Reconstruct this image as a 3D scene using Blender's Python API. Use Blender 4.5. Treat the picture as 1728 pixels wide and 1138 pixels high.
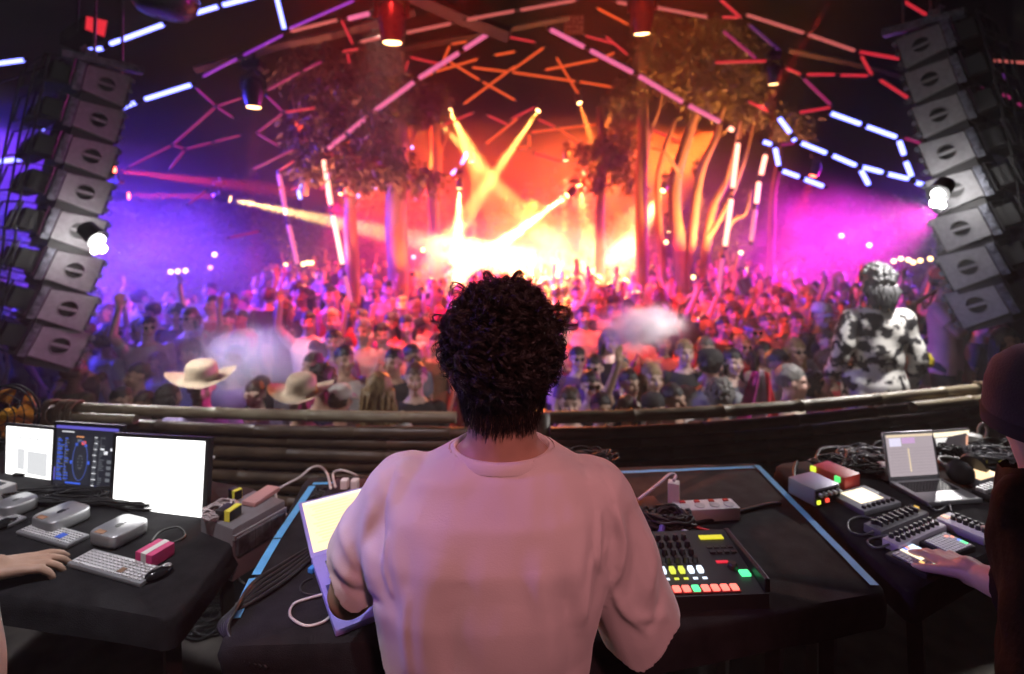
import bpy, bmesh, math, random
import numpy as np
from mathutils import Vector, Matrix, noise as mnoise
R = math.radians
rng = random.Random(7)
scene = bpy.context.scene
col = scene.collection
for o in list(bpy.data.objects):
    bpy.data.objects.remove(o)

# ------------------------------------------------------------------ camera, world, exposure
CZ, FPX, HX, HY = 1.77, 864.0, 864.0, 400.0      # eye height, focal length and horizon in photograph pixels (1728 wide)
cam_data = bpy.data.cameras.new('camera')
cam = bpy.data.objects.new('camera', cam_data); col.objects.link(cam)
cam.location = (0, 0, CZ); cam.rotation_euler = (R(90), 0, 0)
cam_data.sensor_width = 36; cam_data.lens = 18
cam_data.shift_y = -(569.0 - HY) / 1728.0
cam_data.clip_start = 0.02; cam_data.clip_end = 400
cam_data.dof.use_dof = True; cam_data.dof.focus_distance = 0.92; cam_data.dof.aperture_fstop = 2.4
scene.camera = cam
world = bpy.data.worlds.new('World'); scene.world = world; world.use_nodes = True
wn = world.node_tree
sky = wn.nodes.new('ShaderNodeTexSky'); sky.sky_type = 'NISHITA'; sky.sun_disc = False
sky.sun_elevation = R(-6); sky.sun_rotation = R(200)
bg = wn.nodes['Background']; bg.inputs['Strength'].default_value = 0.05
wn.links.new(sky.outputs[0], bg.inputs[0])
vs = scene.view_settings
vs.view_transform = 'Standard'; vs.look = 'None'; vs.exposure = 0.0; vs.gamma = 1.0; vs.use_curve_mapping = False
cy = scene.cycles
cy.use_denoising = True
cy.max_bounces = 5; cy.diffuse_bounces = 2; cy.glossy_bounces = 2; cy.transmission_bounces = 3; cy.volume_bounces = 0; cy.transparent_max_bounces = 6
cy.caustics_reflective = False; cy.caustics_refractive = False
cy.sample_clamp_indirect = 3.0; cy.sample_clamp_direct = 0.0
cy.volume_step_rate = 3.0; cy.volume_max_steps = 96
cy.use_light_tree = True
HAZE_D = 0.0115

def P(x, y, Y):
    """photograph pixel at distance Y -> point"""
    return Vector(((x - HX) / FPX * Y, Y, CZ - (y - HY) / FPX * Y))
def PZ(x, y, z):
    """photograph pixel on the level z -> point"""
    return P(x, y, (CZ - z) * FPX / (y - HY))

# ------------------------------------------------------------------ materials
MATS = {}
def pbr(name, c, rough=0.55, metal=0.0, vary=0.0, vscale=8.0, bump=0.0, bscale=60.0, emit=None, es=0.0, spec=0.5, sheen=0.0, stretch=None, c2=None, trans=0.0, sample=True, thr=None):
    if name in MATS: return MATS[name]
    m = bpy.data.materials.new(name); m.use_nodes = True
    n = m.node_tree.nodes; l = m.node_tree.links
    b = n['Principled BSDF']
    c = tuple(c) + (1,) if len(c) == 3 else c
    b.inputs['Base Color'].default_value = c
    b.inputs['Roughness'].default_value = rough; b.inputs['Metallic'].default_value = metal
    b.inputs['Specular IOR Level'].default_value = spec
    if sheen: b.inputs['Sheen Weight'].default_value = sheen
    if trans: b.inputs['Transmission Weight'].default_value = trans
    if emit is not None:
        b.inputs['Emission Color'].default_value = tuple(emit) + (1,)
        b.inputs['Emission Strength'].default_value = es
    if vary or bump:
        tc = n.new('ShaderNodeTexCoord'); mp = n.new('ShaderNodeMapping')
        l.new(tc.outputs['Object'], mp.inputs[0])
        if stretch: mp.inputs['Scale'].default_value = stretch
    if vary:
        t = n.new('ShaderNodeTexNoise'); t.inputs['Scale'].default_value = vscale; t.inputs['Detail'].default_value = 6
        l.new(mp.outputs[0], t.inputs['Vector'])
        r = n.new('ShaderNodeValToRGB')
        lo, hi = thr if thr else (0.3, 0.7)
        r.color_ramp.elements[0].position = lo; r.color_ramp.elements[1].position = hi
        d = tuple(c2) + (1,) if c2 else tuple(max(0, q * (1 - vary)) for q in c[:3]) + (1,)
        r.color_ramp.elements[0].color = d; r.color_ramp.elements[1].color = c
        l.new(t.outputs[0], r.inputs[0]); l.new(r.outputs[0], b.inputs['Base Color'])
        rr = n.new('ShaderNodeMapRange'); rr.inputs[3].default_value = min(1, rough * 1.25); rr.inputs[4].default_value = rough * 0.8
        l.new(t.outputs[0], rr.inputs[0]); l.new(rr.outputs[0], b.inputs['Roughness'])
    if bump:
        t2 = n.new('ShaderNodeTexNoise'); t2.inputs['Scale'].default_value = bscale; t2.inputs['Detail'].default_value = 4
        l.new(mp.outputs[0], t2.inputs['Vector'])
        bp = n.new('ShaderNodeBump'); bp.inputs['Strength'].default_value = bump; bp.inputs['Distance'].default_value = 0.004
        l.new(t2.outputs[0], bp.inputs['Height']); l.new(bp.outputs[0], b.inputs['Normal'])
    if not sample: m.cycles.emission_sampling = 'NONE'
    MATS[name] = m
    return m
def glow(name, c, s, sample=False):
    """a surface that gives off light"""
    return pbr(name, (0.02, 0.02, 0.02), 0.5, emit=c, es=s, sample=sample)

black_plastic = pbr('black_plastic', (0.012, 0.012, 0.013), 0.42, vary=0.4, vscale=14, bump=0.05, bscale=240)
black_metal = pbr('black_metal', (0.014, 0.014, 0.016), 0.4, metal=0.3, vary=0.5, vscale=9, bump=0.08, bscale=120)
steel = pbr('worn_steel', (0.32, 0.32, 0.34), 0.42, metal=0.8, vary=0.6, vscale=40, bump=0.1, bscale=150)
alu = pbr('silver_aluminium', (0.62, 0.62, 0.64), 0.36, metal=0.75, vary=0.08, vscale=6)
white_plastic = pbr('white_plastic', (0.72, 0.71, 0.68), 0.45, vary=0.12, vscale=10)
rubber = pbr('cable_rubber', (0.013, 0.013, 0.013), 0.5, vary=0.4, vscale=20)
white_rubber = pbr('white_cable', (0.6, 0.59, 0.57), 0.5, vary=0.2, vscale=20)
table_cloth_mat = pbr('black_table_cloth', (0.022, 0.021, 0.023), 0.95, vary=0.45, vscale=22, bump=0.35, bscale=420, spec=0.15)

# ------------------------------------------------------------------ mesh helpers
class MB:
    def __init__(s): s.v = []; s.f = []; s.mi = []; s.xf = Matrix.Identity(4); s.m = 0
    def add(s, vs, fs, m=None):
        b = len(s.v); xf = s.xf
        s.v.extend(tuple(xf @ Vector(p)) for p in vs)
        s.f.extend(tuple(b + i for i in q) for q in fs)
        s.mi.extend([s.m if m is None else m] * len(fs)); return s
    def box(s, c, d, rot=None, bev=0.0, m=None):
        cx, cy_, cz = c; hx, hy, hz = d[0] / 2, d[1] / 2, d[2] / 2
        if bev <= 0:
            vs = [Vector((x, y, z)) for x in (-hx, hx) for y in (-hy, hy) for z in (-hz, hz)]
            fs = [(0, 1, 3, 2), (4, 6, 7, 5), (0, 4, 5, 1), (2, 3, 7, 6), (0, 2, 6, 4), (1, 5, 7, 3)]
        else:
            bev = min(bev, hx * .9, hy * .9, hz * .9)
            bm = bmesh.new(); bmesh.ops.create_cube(bm, size=1.0)
            for v in bm.verts: v.co = Vector((v.co.x * 2 * hx, v.co.y * 2 * hy, v.co.z * 2 * hz))
            bmesh.ops.bevel(bm, geom=bm.edges[:], offset=bev, segments=2, profile=0.6, affect='EDGES')
            bm.verts.index_update()
            vs = [v.co.copy() for v in bm.verts]; fs = [tuple(v.index for v in f.verts) for f in bm.faces]; bm.free()
        if rot is not None: vs = [rot @ v for v in vs]
        return s.add([(v[0] + cx, v[1] + cy_, v[2] + cz) for v in vs], fs, m)
    def tube(s, pts, r, n=6, m=None, cap=True):
        pts = [Vector(p) for p in pts]; k = len(pts)
        rs = r if isinstance(r, (list, tuple)) else [r] * k
        vs = []; fs = []; up = Vector((0, 0, 1)); prev = None
        for i, p in enumerate(pts):
            t = (pts[min(i + 1, k - 1)] - pts[max(i - 1, 0)])
            if t.length < 1e-9: t = Vector((0, 0, 1))
            t.normalize()
            if prev is None:
                a = t.cross(up if abs(t.z) < 0.95 else Vector((1, 0, 0))); a.normalize()
            else:
                a = prev - t * prev.dot(t)
                if a.length < 1e-6: a = t.cross(Vector((1, 0, 0)))
                a.normalize()
            prev = a; b = t.cross(a)
            for j in range(n):
                w = 2 * math.pi * j / n
                vs.append(p + (a * math.cos(w) + b * math.sin(w)) * rs[i])
        for i in range(k - 1):
            for j in range(n):
                fs.append((i * n + j, i * n + (j + 1) % n, (i + 1) * n + (j + 1) % n, (i + 1) * n + j))
        if cap: fs.append(tuple(range(n - 1, -1, -1))); fs.append(tuple((k - 1) * n + j for j in range(n)))
        return s.add(vs, fs, m)
    def cyl(s, p0, p1, r, r1=None, n=12, m=None): return s.tube([p0, p1], [r, r if r1 is None else r1], n, m)
    def lathe(s, prof, n=16, origin=(0, 0, 0), axis=(0, 0, 1), m=None):
        q = Vector((0, 0, 1)).rotation_difference(Vector(axis).normalized()); o = Vector(origin)
        vs = []; fs = []; k = len(prof)
        for r, z in prof:
            for j in range(n):
                w = 2 * math.pi * j / n
                vs.append(o + q @ Vector((r * math.cos(w), r * math.sin(w), z)))
        for i in range(k - 1):
            for j in range(n): fs.append((i * n + j, i * n + (j + 1) % n, (i + 1) * n + (j + 1) % n, (i + 1) * n + j))
        fs.append(tuple(range(n - 1, -1, -1))); fs.append(tuple((k - 1) * n + j for j in range(n)))
        return s.add(vs, fs, m)
    def rcone(s, p0, p1, r0, r1, n=12, m=None):
        p0 = Vector(p0); p1 = Vector(p1); L = (p1 - p0).length
        prof = [(r0 * math.sin(a), -r0 * math.cos(a)) for a in (0.15, 0.6, 1.1)] + [(r0, 0.0)]
        prof += [(r0 + (r1 - r0) * t, L * t) for t in (0.33, 0.67)]
        prof += [(r1, L)] + [(r1 * math.sin(a), L + r1 * math.cos(a)) for a in (1.1, 0.6, 0.15)]
        return s.lathe(prof, n, p0, (p1 - p0) if L > 1e-6 else (0, 0, 1), m)
    def ell(s, c, r, nu=16, nv=10, rot=None, m=None):
        vs = []; fs = []; c = Vector(c)
        for i in range(nv):
            a = math.pi * (i + 0.5) / nv
            for j in range(nu):
                w = 2 * math.pi * j / nu
                v = Vector((r[0] * math.sin(a) * math.cos(w), r[1] * math.sin(a) * math.sin(w), r[2] * math.cos(a)))
                vs.append(c + (rot @ v if rot is not None else v))
        for i in range(nv - 1):
            for j in range(nu): fs.append((i * nu + j, (i + 1) * nu + j, (i + 1) * nu + (j + 1) % nu, i * nu + (j + 1) % nu))
        fs.append(tuple(range(nu))); fs.append(tuple((nv - 1) * nu + j for j in range(nu - 1, -1, -1)))
        return s.add(vs, fs, m)
    def loft(s, secs, n=24, m=None, pw=2.0):
        """sections (cx, cy, cz, rx, ry)"""
        vs = []; fs = []; k = len(secs)
        for cx, cy_, cz, rx, ry in secs:
            for j in range(n):
                w = 2 * math.pi * j / n; c_, s_ = math.cos(w), math.sin(w)
                vs.append((cx + rx * math.copysign(abs(c_) ** (2 / pw), c_), cy_ + ry * math.copysign(abs(s_) ** (2 / pw), s_), cz))
        for i in range(k - 1):
            for j in range(n): fs.append((i * n + j, i * n + (j + 1) % n, (i + 1) * n + (j + 1) % n, (i + 1) * n + j))
        fs.append(tuple(range(n - 1, -1, -1))); fs.append(tuple((k - 1) * n + j for j in range(n)))
        return s.add(vs, fs, m)
    def prism(s, poly, z0, z1, m=None):
        n = len(poly); vs = [(x, y, z0) for x, y in poly] + [(x, y, z1) for x, y in poly]
        fs = [tuple(range(n - 1, -1, -1)), tuple(range(n, 2 * n))] + [(i, (i + 1) % n, n + (i + 1) % n, n + i) for i in range(n)]
        return s.add(vs, fs, m)
    def mesh(s, name, smooth=False):
        me = bpy.data.meshes.new(name); me.from_pydata(s.v, [], s.f); me.update()
        if len(set(s.mi)) > 1: me.polygons.foreach_set('material_index', s.mi)
        if smooth: me.polygons.foreach_set('use_smooth', [True] * len(me.polygons))
        return me
    def build(s, name, mats, parent=None, smooth=False, loc=None):
        me = s.mesh(name, smooth)
        for m in (mats if isinstance(mats, (list, tuple)) else [mats]): me.materials.append(m)
        o = bpy.data.objects.new(name, me); col.objects.link(o)
        if parent is not None: o.parent = parent
        if loc is not None: o.location = loc
        return o
def autosmooth(o, ang=40):
    me = o.data
    me.polygons.foreach_set('use_smooth', [True] * len(me.polygons))
    bm = bmesh.new(); bm.from_mesh(me)
    for e in bm.edges:
        if len(e.link_faces) == 2 and e.calc_face_angle(0) > R(ang): e.smooth = False
    bm.to_mesh(me); bm.free()
    return o
def tag(o, label, cat=None, group=None, kind=None):
    if label: o['label'] = label
    if cat: o['category'] = cat
    if group: o['group'] = group
    if kind: o['kind'] = kind
    return o
def thing(name, label, cat, loc=(0, 0, 0), rotz=0.0, group=None):
    o = bpy.data.objects.new(name, None); col.objects.link(o); o.empty_display_size = 0.05
    o.location = loc; o.rotation_euler = (0, 0, rotz)
    return tag(o, label, cat, group)
def struct(o): o['kind'] = 'structure'; return o
def copy_tree(o, parent=None):
    c = o.copy(); col.objects.link(c)
    if parent is not None: c.parent = parent
    for ch in o.children: copy_tree(ch, c)
    return c
def smooth_path(pts, sub=5):
    """Catmull-Rom through points"""
    pts = [Vector(p) for p in pts]
    if len(pts) < 3: return pts
    out = []
    for i in range(len(pts) - 1):
        p0 = pts[max(i - 1, 0)]; p1 = pts[i]; p2 = pts[i + 1]; p3 = pts[min(i + 2, len(pts) - 1)]
        for k in range(sub):
            t = k / sub
            out.append(0.5 * ((2 * p1) + (p2 - p0) * t + (2 * p0 - 5 * p1 + 4 * p2 - p3) * t * t + (3 * p1 - p0 - 3 * p2 + p3) * t ** 3))
    out.append(pts[-1]); return out
def cable(name, label, pts, r=0.004, mat_=None, cat='cable', group=None, n=6):
    mb = MB(); mb.tube(smooth_path(pts, 6), r, n)
    return tag(mb.build(name, mat_ or rubber, smooth=True), label, cat, group)
def spot(name, loc, target, power, colr, angle, blend=0.3, radius=0.03, parent=None):
    d = bpy.data.lights.new(name, 'SPOT'); d.energy = power; d.color = colr; d.spot_size = R(angle); d.spot_blend = blend; d.shadow_soft_size = radius
    o = bpy.data.objects.new(name, d); col.objects.link(o)
    loc = Vector(loc); o.location = loc
    o.rotation_euler = (Vector(target) - loc).to_track_quat('-Z', 'Y').to_euler()
    if parent is not None: o.parent = parent; o.matrix_parent_inverse = parent.matrix_basis.inverted()
    return o
def point(name, loc, power, colr, radius=0.05, parent=None):
    d = bpy.data.lights.new(name, 'POINT'); d.energy = power; d.color = colr; d.shadow_soft_size = radius
    o = bpy.data.objects.new(name, d); col.objects.link(o); o.location = loc
    if parent is not None: o.parent = parent; o.matrix_parent_inverse = parent.matrix_basis.inverted()
    return o

# ------------------------------------------------------------------ ground, stage, haze
def ground_z(Y): return -0.97 + 0.055 * max(0.0, min(Y, 9.0) - 4.0)
earth = pbr('trodden_earth', (0.10, 0.075, 0.055), 0.95, vary=0.6, vscale=1.5, bump=0.6, bscale=9)
gm = MB(); ys = [-6, 2, 3, 4, 5, 6, 7, 8, 9, 12, 18, 30, 60, 140]
xs = [-140, -40, -15, -6, 0, 6, 15, 40, 140]
gm.add([(x, y, ground_z(y)) for y in ys for x in xs], [(i * 9 + j, i * 9 + j + 1, (i + 1) * 9 + j + 1, (i + 1) * 9 + j) for i in range(len(ys) - 1) for j in range(8)])
struct(gm.build('ground', earth))
floor_mat = pbr('dusty_stage_floor', (0.16, 0.145, 0.125), 0.8, vary=0.7, vscale=5, bump=0.4, bscale=30)
sf = MB(); sf.prism([(-4, -3), (4.2, -3), (4.2, 3.25), (1.5, 3.25), (1.2, 2.9), (-4, 2.75)], -0.96, 0.0)
struct(sf.build('stage_floor', floor_mat))

def volume_mat(name, colr, dens, aniso=0.2, noise=None, core=.25):
    m = bpy.data.materials.new(name); m.use_nodes = True
    n = m.node_tree.nodes; l = m.node_tree.links; n.clear()
    out = n.new('ShaderNodeOutputMaterial'); pv = n.new('ShaderNodeVolumePrincipled')
    pv.inputs['Color'].default_value = tuple(colr) + (1,); pv.inputs['Density'].default_value = dens
    pv.inputs['Anisotropy'].default_value = aniso
    l.new(pv.outputs[0], out.inputs['Volume'])
    if noise:
        tc = n.new('ShaderNodeTexCoord'); t = n.new('ShaderNodeTexNoise'); t.inputs['Scale'].default_value = noise; t.inputs['Detail'].default_value = 3
        ln = n.new('ShaderNodeVectorMath'); ln.operation = 'LENGTH'
        l.new(tc.outputs['Object'], ln.inputs[0]); l.new(tc.outputs['Object'], t.inputs['Vector'])
        fo = n.new('ShaderNodeMapRange'); fo.inputs[1].default_value = core; fo.inputs[2].default_value = 1.0; fo.inputs[3].default_value = 1.0; fo.inputs[4].default_value = 0.0
        fo.interpolation_type = 'SMOOTHSTEP'
        l.new(ln.outputs['Value'], fo.inputs[0])
        nr = n.new('ShaderNodeMapRange'); nr.inputs[1].default_value = 0.36; nr.inputs[2].default_value = 0.68; nr.inputs[3].default_value = 0.0; nr.inputs[4].default_value = dens
        l.new(t.outputs[0], nr.inputs[0])
        mu = n.new('ShaderNodeMath'); mu.operation = 'MULTIPLY'
        l.new(fo.outputs[0], mu.inputs[0]); l.new(nr.outputs[0], mu.inputs[1]); l.new(mu.outputs[0], pv.inputs['Density'])
    return m
hz = MB(); hz.box((0, 9.5, 4.0), (44, 25, 12.2))
tag(hz.build('haze', volume_mat('thin_stage_haze', (0.92, 0.92, 0.92), HAZE_D, 0.25)), 'thin even stage haze filling the whole place', 'haze', kind='stuff')
def smoke(name, label, c, rad, dens, nscale, colr=(0.95, 0.95, 0.95), core=.25):
    mb = MB(); mb.ell((0, 0, 0), (1, 1, 1), 24, 16)
    o = mb.build(name, volume_mat(name + '_volume', colr, dens, 0.1, nscale, core)); o.location = c; o.scale = rad
    return tag(o, label, 'smoke', kind='stuff')
smoke('smoke', 'pale violet smoke billowing over the straw hats', P(395, 640, 4.7), (1.1, 0.75, 0.68), 3.4, 2.0)
smoke('smoke', 'dense white smoke puff above the raised hand', P(1085, 552, 5.0), (0.56, 0.38, 0.30), 13.0, 2.0)
smoke('smoke', 'thin red smoke hanging between the trees', P(890, 320, 12.6), (6.4, 2.2, 3.3), 0.2, 2.0, core=.2)
smoke('smoke', 'violet smoke bank drifting over the crowd beside the monitor-side tower', P(210, 470, 7.2), (2.6, 1.9, 1.7), 0.26, 1.6, core=.4)
smoke('smoke', 'magenta smoke bank hanging between the arch and the print jacket', P(1365, 410, 10.2), (1.9, 1.5, 1.5), 0.30, 1.8, core=.35)
smoke('smoke', 'glowing orange smoke rolling over the far crowd', P(880, 430, 11.5), (3.6, 1.8, 1.05), 0.8, 2.3)

# ------------------------------------------------------------------ light tube lattices
TUBE = {
    'blue': glow('blue_white_tube_light', (0.17, 0.19, 1.0), 7.0, True),
    'farblue': glow('far_blue_tube_light', (0.25, 0.3, 1.0), 5.0),
    'violet': glow('violet_tube_light', (0.42, 0.05, 0.75), 0.75),
    'magenta': glow('magenta_tube_light', (0.6, 0.03, 0.2), 0.5),
    'red': glow('red_tube_light', (0.85, 0.03, 0.05), 0.75),
    'salmon': glow('salmon_tube_light', (0.85, 0.17, 0.15), 0.65),
    'pink': glow('pink_tube_light', (0.9, 0.16, 0.36), 1.0),
    'orange': glow('orange_tube_light', (0.95, 0.10, 0.02), 0.95),
    'warm': glow('warm_white_tube_light', (1.0, 0.36, 0.25), 4.0),
    'dimpurple': glow('dim_purple_tube_light', (0.12, 0.02, 0.2), 0.5),
}
joint_mat = black_metal
def lattice(label, Y, segs, width=6.0):
    t = thing('light_tube_lattice', label, 'light lattice', P(segs[0][1], segs[0][2], Y))
    o0 = Vector(t.location); ends = []
    for s in segs:
        kind, pts = s[0], s[1:]
        Yk = Y
        pp = [(pts[i], pts[i + 1]) for i in range(0, len(pts), 2)]
        for (a, b) in zip(pp, pp[1:]):
            A = P(a[0], a[1], Yk) - o0; B = P(b[0], b[1], Yk) - o0
            d = (B - A).normalized(); g = min(0.02 * Y / 6, (B - A).length * 0.1)
            r = width * 0.5 * Y / FPX * (1.0 if kind in ('blue', 'warm', 'pink') else 0.72)
            if kind == 'farblue': r = 0.5 * 6 * Y / FPX
            mb = MB(); mb.rcone(A + d * (g + r), B - d * (g + r), r, r, 8)
            mb.build('tube', TUBE[kind], t, True)
            ends += [(A, d, r), (B, -d, r)]
    mb = MB()
    for A, d, r in ends: mb.cyl(A - d * r * 0.6, A + d * r * 1.6, r * 0.8, n=6)
    mb.build('connector', joint_mat, t)['kind'] = 'stuff'
    return t
lattice('bright blue-white tubes running past the top of the speaker tower by the fan', 6.0, [
    ('blue', -60, 115, 45, 101), ('blue', -60, 280, 40, 268), ('blue', 146, 86, 178, 81), ('blue', 182, 76, 280, 40), ('blue', 325, 24, 372, 10), ('blue', 372, 10, 440, -8),
    ('blue', 463, -20, 481, 54), ('blue', 203, 184, 233, 172), ('blue', 241, 169, 327, 142), ('blue', 79, 205, 67, 222), ('blue', 62, 234, 54, 247), ('blue', 49, 250, 43, 262)], 7)
lattice('thin violet and magenta tubes branching beside the blue ones', 6.6, [
    ('violet', 340, 131, 403, 98), ('violet', 408, 95, 480, 58), ('violet', 485, 50, 600, 0), ('magenta', 330, 148, 365, 180), ('magenta', 365, 180, 395, 200),
    ('magenta', 365, 180, 291, 245), ('magenta', 291, 245, 215, 283), ('magenta', 365, 180, 410, 165), ('magenta', 291, 245, 313, 252), ('magenta', 313, 252, 360, 240), ('magenta', 360, 240, 408, 228),
    ('magenta', 313, 252, 285, 287), ('magenta', 350, 320, 316, 346), ('magenta', 385, 402, 440, 390)], 6)
lattice('long salmon tubes arching across the very top', 7.0, [
    ('salmon', 487, 54, 573, 33), ('pink', 583, 33, 628, 22), ('salmon', 605, 72, 645, 63), ('salmon', 683, 56, 765, 39), ('salmon', 784, 34, 872, 18), ('salmon', 874, 18, 975, 0),
    ('salmon', 1037, 3, 1066, 8), ('salmon', 1102, 12, 1197, 30), ('salmon', 1256, 24, 1360, 57), ('salmon', 1360, 57, 1446, 87), ('red', 1446, 87, 1521, 100)], 8)
lattice('pink tubes forming the tall pointed arch over the crowd', 8.0, [
    ('pink', 550, 254, 623, 195), ('pink', 625, 193, 702, 136), ('pink', 703, 135, 778, 87), ('pink', 779, 86, 838, 48),
    ('pink', 925, 48, 990, 82), ('pink', 992, 83, 1072, 125), ('pink', 1074, 126, 1156, 175), ('pink', 1158, 176, 1219, 208), ('warm', 1227, 214, 1240, 222),
    ('warm', 546, 266, 559, 350), ('warm', 561, 360, 579, 450), ('pink', 581, 462, 597, 535), ('warm', 1246, 238, 1236, 322), ('warm', 1235, 332, 1223, 420), ('pink', 1220, 432, 1210, 505)], 8)
lattice('pair of warm white tubes standing just outside the pointed arch', 9.0, [
    ('pink', 470, 290, 484, 368), ('pink', 486, 376, 503, 450), ('magenta', 504, 455, 513, 490), ('warm', 1293, 258, 1283, 300), ('warm', 1281, 303, 1276, 348), ('pink', 1275, 350, 1267, 412)], 8)
lattice('magenta hexagon tubes left of the dark eucalyptus tree', 7.6, [
    ('magenta', 449, 154, 509, 121), ('magenta', 509, 121, 546, 103), ('magenta', 449, 161, 479, 190), ('red', 479, 190, 535, 182), ('magenta', 479, 190, 433, 225), ('magenta', 433, 225, 472, 248),
    ('magenta', 425, 287, 499, 251), ('red', 469, 290, 499, 270), ('red', 575, 32, 597, 78), ('red', 575, 88, 608, 82), ('red', 586, 88, 590, 110)], 6)
lattice('orange-red tubes crossing in triangles beneath the arch peak', 12.0, [
    ('orange', 733, 122, 809, 99), ('orange', 832, 94, 872, 87), ('orange', 756, 103, 812, 137), ('orange', 812, 137, 872, 171), ('orange', 780, 178, 872, 110), ('orange', 794, 114, 862, 122), ('orange', 818, 245, 876, 198),
    ('orange', 758, 75, 791, 70), ('orange', 860, 122, 920, 79), ('orange', 862, 122, 975, 138), ('orange', 975, 138, 1039, 148), ('orange', 917, 119, 1012, 100), ('orange', 938, 95, 978, 163), ('orange', 893, 224, 1009, 210),
    ('orange', 942, 216, 980, 245), ('orange', 893, 224, 893, 250), ('orange', 872, 250, 893, 248), ('red', 900, 258, 945, 272), ('orange', 955, 271, 990, 272), ('orange', 747, 105, 760, 75), ('orange', 1006, 13, 1063, 43), ('red', 680, 130, 690, 100), ('red', 690, 96, 757, 112), ('red', 821, 194, 860, 212), ('red', 640, 118, 668, 160), ('orange', 1012, 100, 1040, 88), ('orange', 1039, 148, 1075, 180), ('red', 985, 60, 1040, 75), ('red', 1020, 60, 1062, 95), ('red', 845, 60, 905, 72), ('orange', 700, 140, 733, 122), ('red', 905, 200, 940, 216), ('red', 860, 203, 905, 180), ('red', 740, 215, 800, 190), ('red', 1090, 215, 1150, 240), ('red', 1056, 260, 1100, 235)], 6)
lattice('red and magenta tubes in open triangles left of the bright hexagon', 7.4, [
    ('red', 1213, -3, 1253, 33), ('red', 1215, 29, 1250, 30), ('magenta', 1218, 51, 1278, 101), ('red', 1203, 106, 1296, 103), ('red', 1452, 92, 1473, 130), ('red', 1357, 126, 1412, 126), ('red', 1414, 127, 1467, 128), ('red', 1482, 133, 1542, 172),
    ('red', 1324, 114, 1354, 127), ('magenta', 1354, 131, 1404, 179), ('red', 1404, 181, 1345, 191), ('red', 1260, 170, 1300, 190), ('red', 1521, 0, 1566, 27), ('magenta', 1523, 232, 1556, 243), ('magenta', 1313, 245, 1345, 242), ('dimpurple', 1262, 40, 1320, 90)], 7)
lattice('bright blue-white tubes in an open hexagon beside the glaring lamp', 6.0, [
    ('blue', 1398, 190, 1456, 211), ('blue', 1458, 212, 1516, 233), ('blue', 1516, 234, 1527, 266), ('blue', 1527, 269, 1540, 302), ('blue', 1537, 303, 1494, 293), ('blue', 1493, 292, 1451, 281),
    ('blue', 1451, 284, 1468, 316), ('blue', 1448, 281, 1401, 261), ('blue', 1398, 260, 1348, 240), ('blue', 1312, 196, 1336, 228), ('blue', 1337, 232, 1343, 240), ('blue', 1541, 307, 1568, 315),
    ('blue', 1284, 238, 1305, 245), ('blue', 1307, 246, 1315, 284), ('blue', 1316, 287, 1352, 300), ('blue', 1353, 301, 1393, 316)], 7.5)
lattice('small distant blue tubes glinting among the tree trunks', 14.0, [
    ('farblue', 502, 317, 508, 340), ('farblue', 504, 316, 514, 313), ('farblue', 576, 262, 585, 278), ('farblue', 522, 308, 537, 301), ('farblue', 759, 296, 773, 285), ('farblue', 777, 281, 790, 254), ('farblue', 631, 288, 639, 299),
    ('farblue', 628, 319, 637, 315), ('farblue', 596, 334, 609, 329), ('farblue', 689, 321, 701, 323), ('farblue', 703, 323, 713, 327), ('farblue', 699, 339, 708, 335), ('farblue', 692, 251, 699, 247)], 5)
lattice('white tube with dim spent tubes past the tall speaker tower on the riser side', 5.2, [
    ('salmon', 1672, 102, 1740, 107), ('magenta', 1655, 145, 1672, 150), ('magenta', 1688, 157, 1710, 168), ('magenta', 1714, 172, 1740, 186), ('dimpurple', 1690, 122, 1698, 134), ('dimpurple', 1696, 225, 1712, 240)], 7)

# ------------------------------------------------------------------ moving heads, lamps and their beams
lens_warm = glow('lamp_lens_warm', (1.0, 0.55, 0.2), 14.0)
lens_white = glow('lamp_lens_white', (1.0, 0.97, 0.95), 60.0)
lens_red = glow('lamp_lens_red', (1.0, 0.12, 0.06), 12.0)
head_mat = pbr('moving_head_shell', (0.03, 0.03, 0.035), 0.28, vary=0.3, vscale=12)
def moving_head(label, lens, top, Y, size, target, colr, power, ang, lens_mat=lens_warm, name='moving_head_lamp', group=None, blend=0.25):
    """lamp head hanging from a bracket; lens = pixel of the glowing lens, top = pixel of the bracket"""
    L = P(*lens, Y); T = P(*top, Y); t = thing(name, label, 'stage lamp', T, 0, group)
    A = L - T; d = (Vector(target) - L).normalized()
    r = size
    q = A - d * (r * 3.0)
    mb = MB(); mb.lathe([(r * .35, -r * .5), (r * 1.05, 0), (r * 1.2, r * .8), (r * 1.18, r * 1.6), (r * .95, r * 2.6), (r * .92, r * 2.98), (r * .8, r * 3.0)], 18, q, d)
    autosmooth(mb.build('lamp_head', head_mat, t), 35)
    mb = MB(); mb.lathe([(r * .78, 0), (r * .7, r * .06), (r * .3, r * .12)], 16, A + d * 0.002, d)
    mb.build('lens', lens_mat, t, True)
    side = d.cross(Vector((0, 0, 1)));
    if side.length < 0.1: side = Vector((1, 0, 0))
    side.normalize(); c = q + d * r
    mb = MB()
    for s in (-1, 1): mb.tube([c + side * s * r * 1.35, c + side * s * r * 1.35 + Vector((0, 0, r * 1.3)), c + Vector((0, 0, r * 2.4))], r * .2, 6)
    mb.build('yoke', black_metal, t)
    mb = MB(); mb.box(c + Vector((0, 0, r * 2.9)), (r * 2.2, r * 1.6, r * 1.0), bev=r * .2); mb.cyl(c + Vector((0, 0, r * 3.3)), c + Vector((0, 0, r * 4.2)), r * .25)
    mb.build('base', black_metal, t)
    if power > 0: spot('beam', L + d * (r * 0.3), target, power, colr, ang, blend, max(0.02, r * .4), t)
    return t
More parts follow.
